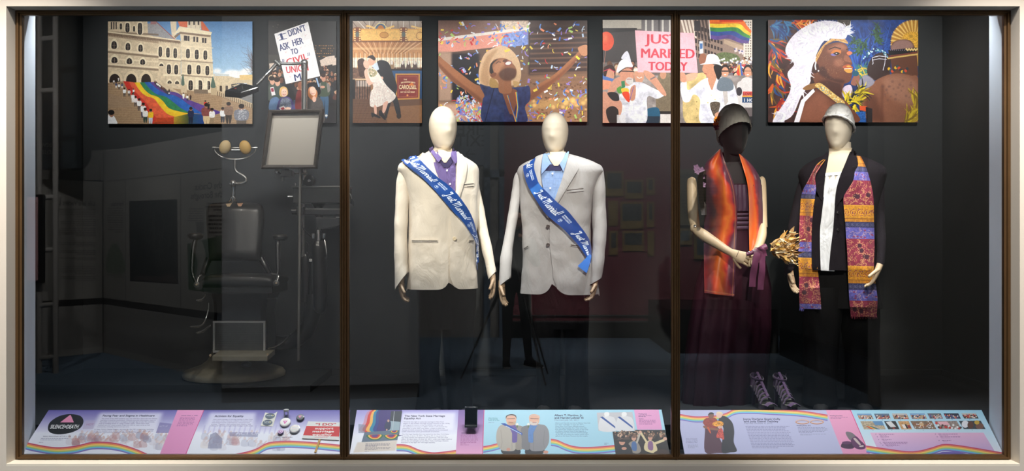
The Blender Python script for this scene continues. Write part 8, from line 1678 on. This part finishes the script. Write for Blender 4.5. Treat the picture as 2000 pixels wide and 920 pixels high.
# framed prints on the red wall
m_yel = M('ochre_caption_panel', (150, 126, 78), .8, var=.05); k = 0
for (x0, x1, y0, y1, ph) in ((1182, 1218, 334, 383, 1), (1221, 1257, 351, 388, 1), (1263, 1279, 347, 381, 1), (1188, 1207, 392, 441, 0), (1212, 1257, 394, 447, 1), (1264, 1278, 394, 444, 1), (1190, 1207, 451, 498, 1), (1216, 1258, 451, 490, 1), (1265, 1278, 451, 500, 0)):
    a, b = V(x0, y0, BW - .03), V(x1, y1, BW - .03); t = thing('wall_print', Vector(((a.x + b.x) / 2, -BW, b.z)), 'ochre edged print on the dark red wall, %s of its grid' % ('top left', 'top centre', 'top right', 'middle left', 'middle centre', 'middle right', 'bottom left', 'bottom centre', 'bottom right')[k], 'print', 'prints on the dark red wall')
    MB().box(a.x, b.x, -BW, -BW + .03, b.z, a.z).build('mount', m_yel, t)
    if ph: MB().box(a.x + .03, b.x - .03, -BW + .03, -BW + .034, b.z + (a.z - b.z) * .3, a.z - .03).build('picture', M('grey_archive_photo_%d' % (k % 3), (84, 84, 80), .6, var=.9, vs=(14, 20, 9)[k % 3]), t)
    k += 1
# text panel whose reflection crosses the stole
def wallcanvas(x0, x1, y0, y1, A, B, bg, w_=700):
    (xa, ya), (xb, yb) = A, B          # px of the ends with virtual depths
    X0, X1 = (xa - 1000) / F * (D + ya), (xb - 1000) / F * (D + yb); L_ = math.hypot(X1 - X0, yb - ya)
    def q(p):
        p = np.asarray(p, float); kk = (p[..., 0] - 1000) / F; t = (kk * (D + ya) - X0) / ((X1 - X0) - kk * (yb - ya)); dd = D + ya + t * (yb - ya); return np.stack([t * L_, -(CZ - (p[..., 1] - 460) / F * dd)], -1)
    pa, pb, pc, pd = q((x0, y0)), q((x1, y0)), q((x1, y1)), q((x0, y1)); zt, zb_ = -pa[1], -pd[1]
    c = Canvas(w_, int(w_ * abs(zt - zb_) / abs(pb[0] - pa[0])), pa[0], -zt, pb[0], -zb_, bg, q)
    def at(u): return Vector((X0 + (X1 - X0) * u / L_, -(ya + (yb - ya) * u / L_), 0))
    c.P0, c.P1, c.zt, c.zb = at(pa[0]), at(pb[0]), zt, zb_
    return c
def bars(c, n, x0, x1, y0, dy, h, col, seed=1, dyx=0):
    r = np.random.RandomState(seed)
    for i in range(n):
        x = x1; e = x0 + (x1 - x0) * (r.uniform(0, .12) if i < n - 1 else .5); y = y0 + dy * i
        while x > e: l = r.uniform(2, 7); c.fill([(x, y), (max(x - l, e), y + dyx * (x - l - x1)), (max(x - l, e), y + h), (x, y + h)], col); x -= l + 1
def panel_from(c, name, thick, par=None, nm='print'):
    d = (c.P1 - c.P0).normalized(); n_ = Vector((-d.y, d.x, 0)); n_ = n_ if n_.y > 0 else -n_
    Q = [Vector((p.x, p.y, z)) for p, z in ((c.P0, c.zb), (c.P1, c.zb), (c.P1, c.zt), (c.P0, c.zt))]
    o = MB().prism(Q, -n_ * thick).build('board', M('grey_board_edge', (110, 108, 104), .8), par)
    m = MB(); m.add([p + n_ * .002 for p in Q] + [p + n_ * .0005 for p in Q], [(0, 1, 2, 3), (7, 6, 5, 4)], [(0, 0), (1, 0), (1, 1), (0, 1)] * 2); m.build(nm, immat(name, c.image(name), .8, spec=.2), par); return o
GP = (158, 154, 146); IN = (50, 48, 50)
t = thing('text_panel', V(1370, 440, 8.6), 'ochre text panel on the dark red wall, reflected over the orange stole', 'text panel'); c = wallcanvas(1322, 1410, 331, 440, (1322, 8.66), (1410, 8.66), (128, 118, 92), 400); c.a[:] = (128, 118, 92)
x, y = c.q((1366, 347)); c.text('Reclaiming Her Place', x, y, .085, IN, align='c', mirror=True, width=.56); bars(c, 13, 1330, 1402, 354, 6, 3, (84, 78, 66), 3); panel_from(c, 'print_red_wall_text', .05, t)
for (x0, y0, x1, y1) in ((1324, 446, 1352, 478), (1356, 446, 1404, 506)):
    a, b = V(x0, y0, 8.7), V(x1, y1, 8.7); t = thing('wall_print', Vector(((a.x + b.x) / 2, -8.75, b.z)), '%s ochre print below the reflected text panel by the wooden arm' % ('smaller' if x0 < 1340 else 'larger'), 'print', 'prints under the reflected text panel'); MB().box(a.x, b.x, -8.75, -8.7, b.z, a.z).build('mount', m_yel, t); MB().box(a.x + .04, b.x - .04, -8.7, -8.696, b.z + .06, a.z - .04).build('picture', M('slate_print', (70, 84, 92), .6, var=.4, vs=12), t)
# angled exhibition panels on the left
A0, A1 = (201, 7.04), (433, 4.63)
dp = thing('exhibition_panel', V(317, 600, 5.8), 'grey exhibition panels with a dark showcase, mirrored behind the dental chair', 'exhibition panel')
for i, (x0, x1) in enumerate(((201, 244), (245.5, 352), (353.5, 433))):
    c = wallcanvas(x0, x1, 352 if i == 0 else (350 if i == 1 else 345), (586, 592, 600)[i], A0, A1, GP, (260, 520, 460)[i]); c.zt, c.zb = 2.19, .70; c.h = int(c.w * 1.49 / abs(c.q((x1, 400))[0] - c.q((x0, 400))[0])); c.a = np.empty((c.h, c.w, 3)); c.a[:] = GP; c.o = np.array([c.q((x0, 400))[0], -2.19]); c.k = np.array([c.w / (c.q((x1, 400))[0] - c.q((x0, 400))[0]), c.h / 1.49])
    def tx(s_, px, py, size, wd=None): x, y = c.q((px, py)); c.text(s_, x, y, size, IN, mirror=True, width=wd, bold=.01)
    if i == 0: tx('Empire State', 242, 401, .07, .42); bars(c, 11, 209, 240, 406, 4.6, 2, (110, 106, 100), 2, .02); c.sm([(208, 530), (212, 490), (225, 475), (240, 500), (243, 532)], (120, 130, 112), tex=.3, cell=5); bars(c, 2, 209, 238, 536, 4, 2, (120, 116, 110), 3)
    if i == 1: c.fill([(252, 393), (346, 389), (348, 555), (254, 549)], (40, 38, 38)); c.fill([(256, 397), (343, 393), (345, 550), (257, 545)], (34, 38, 38), tex=.5, cell=20); rs = np.random.RandomState(3); [c.line([(310 + rs.normal(0, 14), 470 + rs.normal(0, 28)), (310 + rs.normal(0, 18), 470 + rs.normal(0, 34))], .6, (96, 96, 92)) for k in range(36)]; c.sm([(262, 545), (280, 538), (310, 541), (335, 536), (340, 550)], (110, 86, 84), a=.6)
    if i == 2:
        tx('In the Cracks:', 447, 366, .10, .80); tx('in the Boroughs', 447, 384, .10, .88); bars(c, 7, 366, 397, 407, 4.6, 2, (104, 100, 96), 4); bars(c, 3, 400, 433, 396, 6, 3.4, IN, 8); c.fill([(383, 434), (398, 433), (398, 455), (384, 454)], (96, 94, 90), tex=.5, cell=6); bars(c, 6, 406, 433, 420, 8, 4, IN, 5); c.fill([(366, 476), (440, 458), (440, 575), (368, 566)], (62, 92, 66)); c.sm([(372, 480), (390, 466), (402, 500), (396, 560), (380, 560), (386, 510)], (150, 150, 138)); c.sm([(404, 540), (416, 470), (424, 540), (418, 572)], (84, 110, 80))
    panel_from(c, 'print_exhibition_%d' % i, .05, dp, 'panel_print')
d = (V(433, 460, 4.63) - V(201, 460, 7.04)); a, b = V(201, 460, 7.02), V(433, 460, 4.61); m_rail = M('dark_wood_rail', (44, 40, 38), .6)
def wallbox(a, b, z0, z1, t): d = Vector((b.x - a.x, b.y - a.y, 0)).normalized(); n_ = Vector((-d.y, d.x, 0)); n_ = n_ if n_.y > 0 else -n_; return MB().prism([(a.x, a.y, z0), (b.x, b.y, z0), (b.x, b.y, z1), (a.x, a.y, z1)], -n_ * t)
wallbox(a, b, .62, .70, .08).build('rail', m_rail, dp); wallbox(a, b, .08, .62, .06).build('plinth', m_grey, dp); wallbox(a, b, 0, .08, .05).build('kickboard', M('pale_kickboard', (170, 166, 158), .7), dp)
wallbox(a, b, 2.19, 2.57, .06).build('header', m_grey, dp)
dq = thing('exhibition_panel', V(150, 600, 6.8), 'grey exhibition panel titled Life in a Vacant Lot, mirrored at far left', 'exhibition panel')
B0, B1 = (66, 6.35), (200, 7.04); c = wallcanvas(66, 199.5, 353, 583, B0, B1, GP, 500); c.zt, c.zb = 2.19, .70; c.h = int(c.w * 1.49 / abs(c.q((199, 400))[0] - c.q((66, 400))[0])); c.a = np.empty((c.h, c.w, 3)); c.a[:] = GP; c.o = np.array([c.q((66, 400))[0], -2.19]); c.k = np.array([c.w / (c.q((199.5, 400))[0] - c.q((66, 400))[0]), c.h / 1.49])
x, y = c.q((185, 402)); c.text('Life in a Vacant Lot', x, y, .085, IN, mirror=True, width=.53, bold=.01)
for y0, n in ((408, 5), (428, 1), (432, 3), (446, 5), (473, 3), (489, 3), (503, 2), (520, 5), (540, 3)): bars(c, n, 108, 186, y0, 3.4, 1.8, (104, 100, 96), y0)
panel_from(c, 'print_vacant_lot', .05, dq, 'panel_print'); a, b = V(66, 460, 6.33), V(200, 460, 7.02); wallbox(a, b, .62, .70, .08).build('rail', m_rail, dq); wallbox(a, b, .08, .62, .06).build('plinth', m_grey, dq); wallbox(a, b, 0, .08, .05).build('kickboard', M('pale_kickboard', (170, 166, 158), .7), dq)
q = [V(x, y, 7.15) for x, y in [(68, 331)] + [tuple(p) for p in spl([(150, 333), (165, 328), (176, 312), (178, 294)], 4)] + [(240, 290), (440, 266), (440, 352), (200, 352), (68, 352)]]
struct(MB().prism(q, (0, -.1, 0)).build('wall_gallery_soffit', m_grey))
bn = thing('hanging_banner', V(112, 330, 6.1), 'dark hanging banner reading Between Nature in, mirrored at far left', 'banner'); a, b = V(158, 36, 6.1), V(68, 328, 6.1); MB().box(b.x, a.x, -6.12, -6.1, b.z, 4.25).build('cloth', M('dark_banner_cloth', (40, 50, 54), .9), bn)
for tx_, py, px, wd in (('Between', 287, 84, .36), ('Nature in', 301, 88, .39)): words(tx_, Vector((V(px, 0, 6.09).x, -6.09, V(0, py, 6.09).z)), .10, m_pale, 'lettering', bn)
rk = thing('pipe_rack', V(88, 720, 5.2), 'pale pipe rack with rungs, mirrored in the glass at far left', 'rack')
for x in (76, 108): a = V(x, 0, 5.2); MB().bar((a.x, a.y, 0), (a.x, a.y, 4.25), .03, n=10).build('post', m_grey, rk, smooth=60)
for y in (76, 178, 387, 490, 597, 700): MB().bar(V(76, y, 5.2), V(108, y - 3, 5.2), .028, n=10).build('rung', m_grey, rk, smooth=60)
a, b = V(52, 385, 5.1), V(79, 548, 5.1); fp = thing('framed_picture', V(65, 548, 5.1), 'dark framed picture of bare pink trees, mirrored in the glass at the left edge', 'picture'); MB().box(a.x - .02, b.x + .02, -5.16, -5.10, b.z - .03, a.z + .03).build('frame', m_black, fp); MB().box(a.x, b.x - .03, -5.10, -5.095, b.z, a.z).build('picture', M('pink_winter_tree_print', (196, 150, 150), .6, var=.5, vs=9), fp)
MB().bar((a.x - .01, -5.15, 0), (a.x - .01, -5.15, b.z), .02).build('stand', m_black, fp)
# ---- tripod with the camera, and the photographer behind it
tp = thing('tripod', (0, -5.16, 0), 'black camera tripod mirrored between the two suited mannequins', 'tripod'); ap = Vector((.02, -5.14, 1.26))
for px, py in ((900, 741), (1066, 754), (1070, 731)):
    f = V(px, py, gfl(py)); f.z = 0.004; d = f - ap; lg = MB().tube([ap, ap + d * .42, ap + d * .43, ap + d * .72, ap + d * .73, f], [.016, .016, .012, .012, .009, .009], 10).build('leg', m_black, tp, smooth=40)
    for k in (.425, .725): MB().obox(ap + d * k, (.016, 0, 0), (0, .016, 0), (0, 0, .018)).build('clamp', m_castg, lg, bev=.003)
MB().bar((.02, -5.14, 1.16), (.02, -5.14, 1.40), .016, n=12).build('centre_column', m_black, tp, smooth=50); MB().ball((.0, -5.14, 1.405), .03).build('ball_head', m_black, tp, smooth=60)
cm = thing('camera', (0, -5.14, 1.435), 'black camera on the tripod, mirrored in the glass', 'camera'); MB().box(-.07, .07, -5.19, -5.10, 1.437, 1.535).build('body', m_black, cm, bev=.008); MB().lathe((0, -5.10, 1.495), [(.036, 0), (.038, .01), (.036, .055), (.033, .06), (.030, .058), (.001, .054)], 24, (0, 1, 0)).build('lens', m_black, cm, smooth=40); MB().box(-.025, .025, -5.17, -5.11, 1.535, 1.56).build('viewfinder', m_black, cm, bev=.006)
pr = thing('person', (.05, -5.55, 0), 'person in dark clothes standing behind the tripod, mirrored in the glass', 'person')
V_ = [(.05, -5.55, .98), (.05, -5.55, 1.15), (.05, -5.54, 1.36), (.05, -5.53, 1.48), (.05, -5.50, 1.56), (.05, -5.48, 1.63), (.05, -5.475, 1.70), (.05, -5.48, 1.77),
      (-.13, -5.54, 1.43), (-.19, -5.50, 1.16), (-.10, -5.30, 1.27), (-.075, -5.24, 1.40), (.23, -5.54, 1.43), (.29, -5.50, 1.16), (.19, -5.30, 1.27), (.14, -5.22, 1.44),
      (-.04, -5.55, .92), (-.055, -5.54, .52), (-.065, -5.56, .09), (-.07, -5.45, .04), (.14, -5.55, .92), (.155, -5.52, .52), (.19, -5.55, .09), (.25, -5.47, .04)]
E_ = [(0, 1), (1, 2), (2, 3), (3, 4), (4, 5), (5, 6), (6, 7), (2, 8), (8, 9), (9, 10), (10, 11), (2, 12), (12, 13), (13, 14), (14, 15), (0, 16), (16, 17), (17, 18), (18, 19), (0, 20), (20, 21), (21, 22), (22, 23)]
Rd = [.15, .14, .16, .075, .055, .075, .088, .06, .06, .045, .036, .03, .06, .045, .036, .03, .09, .062, .046, .04, .09, .062, .046, .04]
me = bpy.data.meshes.new('body'); me.from_pydata([tuple(Vector(v) - wloc(pr)) for v in V_], E_, []); bo = bpy.data.objects.new('body', me); COL.objects.link(bo); bo.parent = pr; me.materials.append(M('dark_clothing', (34, 36, 40), .9, fold=.3, foldscale=6))
sk_ = bo.modifiers.new('skin', 'SKIN'); 
for i, v in enumerate(me.skin_vertices[0].data): v.radius = (Rd[i], Rd[i] * (.72 if i in (0, 1, 2) else 1)); v.use_root = (i == 0)
sb = bo.modifiers.new('sub', 'SUBSURF'); sb.levels = 1; sb.render_levels = 2
m_skin = M('tan_skin', (190, 142, 118), .6); HP = Head(1000, 200, 290, 27, 1, 0, .014); HP.c = Vector((.05, 5.47, 1.80)); HP.h = .235; HP.a, HP.b = .078, .095
fm = HP.mesh(); fm.v = [Vector((v.x, -v.y, v.z)) for v in fm.v]; fo = fm.build('face', m_skin, pr, smooth=70)
for s_ in (-1, 1):
    MB().ball((.05 + s_ * .031, -5.388, 1.69), .013, .009, .008, n=10).build('eye', M('dark_eye', (50, 40, 36), .3), fo, smooth=60); MB().ball((.05 + s_ * .079, -5.48, 1.68), .012, .02, .032, n=10).build('ear', m_skin, fo, smooth=60)
MB().ball((.05, -5.385, 1.618), .026, .008, .007, n=10).build('mouth', M('lip_skin', (150, 90, 84), .6), fo, smooth=60)
MB().ball((.05, -5.49, 1.745), .084, .096, .072, n=18).build('hair', M('dark_brown_hair', (44, 34, 30), .7, var=.3, vs=60), pr, smooth=60)
hand(pr, Vector((-.075, -5.24, 1.40)), (.25, .55, .6), (.8, .1, -.2), L=.17, curl=1.1, mat=m_skin, seam=False); hand(pr, Vector((.14, -5.22, 1.44)), (-.3, .5, .5), (-.8, .1, -.2), L=.17, curl=1.1, mat=m_skin, seam=False, thumbdir=-1)
for x, y, an in ((-.07, -5.50, .1), (.22, -5.50, .75)):
    d = Vector((math.sin(an), math.cos(an), 0)); s_ = Vector((d.y, -d.x, 0)); b0 = Vector((x, y, 0)) - d * .1; rs = [[b0 + d * (t_ * .28) + s_ * wd * q + Vector((0, 0, h * z)) for q, z in ((-.9, 0), (-1, .3), (-.6, 1), (.6, 1), (1, .3), (.9, 0))] for t_, wd, h in ((0, .03, .06), (.15, .036, .09), (.45, .042, .08), (.75, .048, .05), (1, .025, .03))]
    sh = MB().rings(rs).build('shoe', m_shoe, pr, smooth=60); MB().rings([[p + Vector((0, 0, -p.z + .002)) + (p - b0 - d * .14) * .04 for p in r[:1] + r[-1:]] + [p + Vector((0, 0, -p.z + .018)) + (p - b0 - d * .14) * .04 for p in r[-1:] + r[:1]] for r in rs]).build('sole', M('pale_shoe_sole', (190, 186, 180), .7), sh)
pr.location.y -= .2
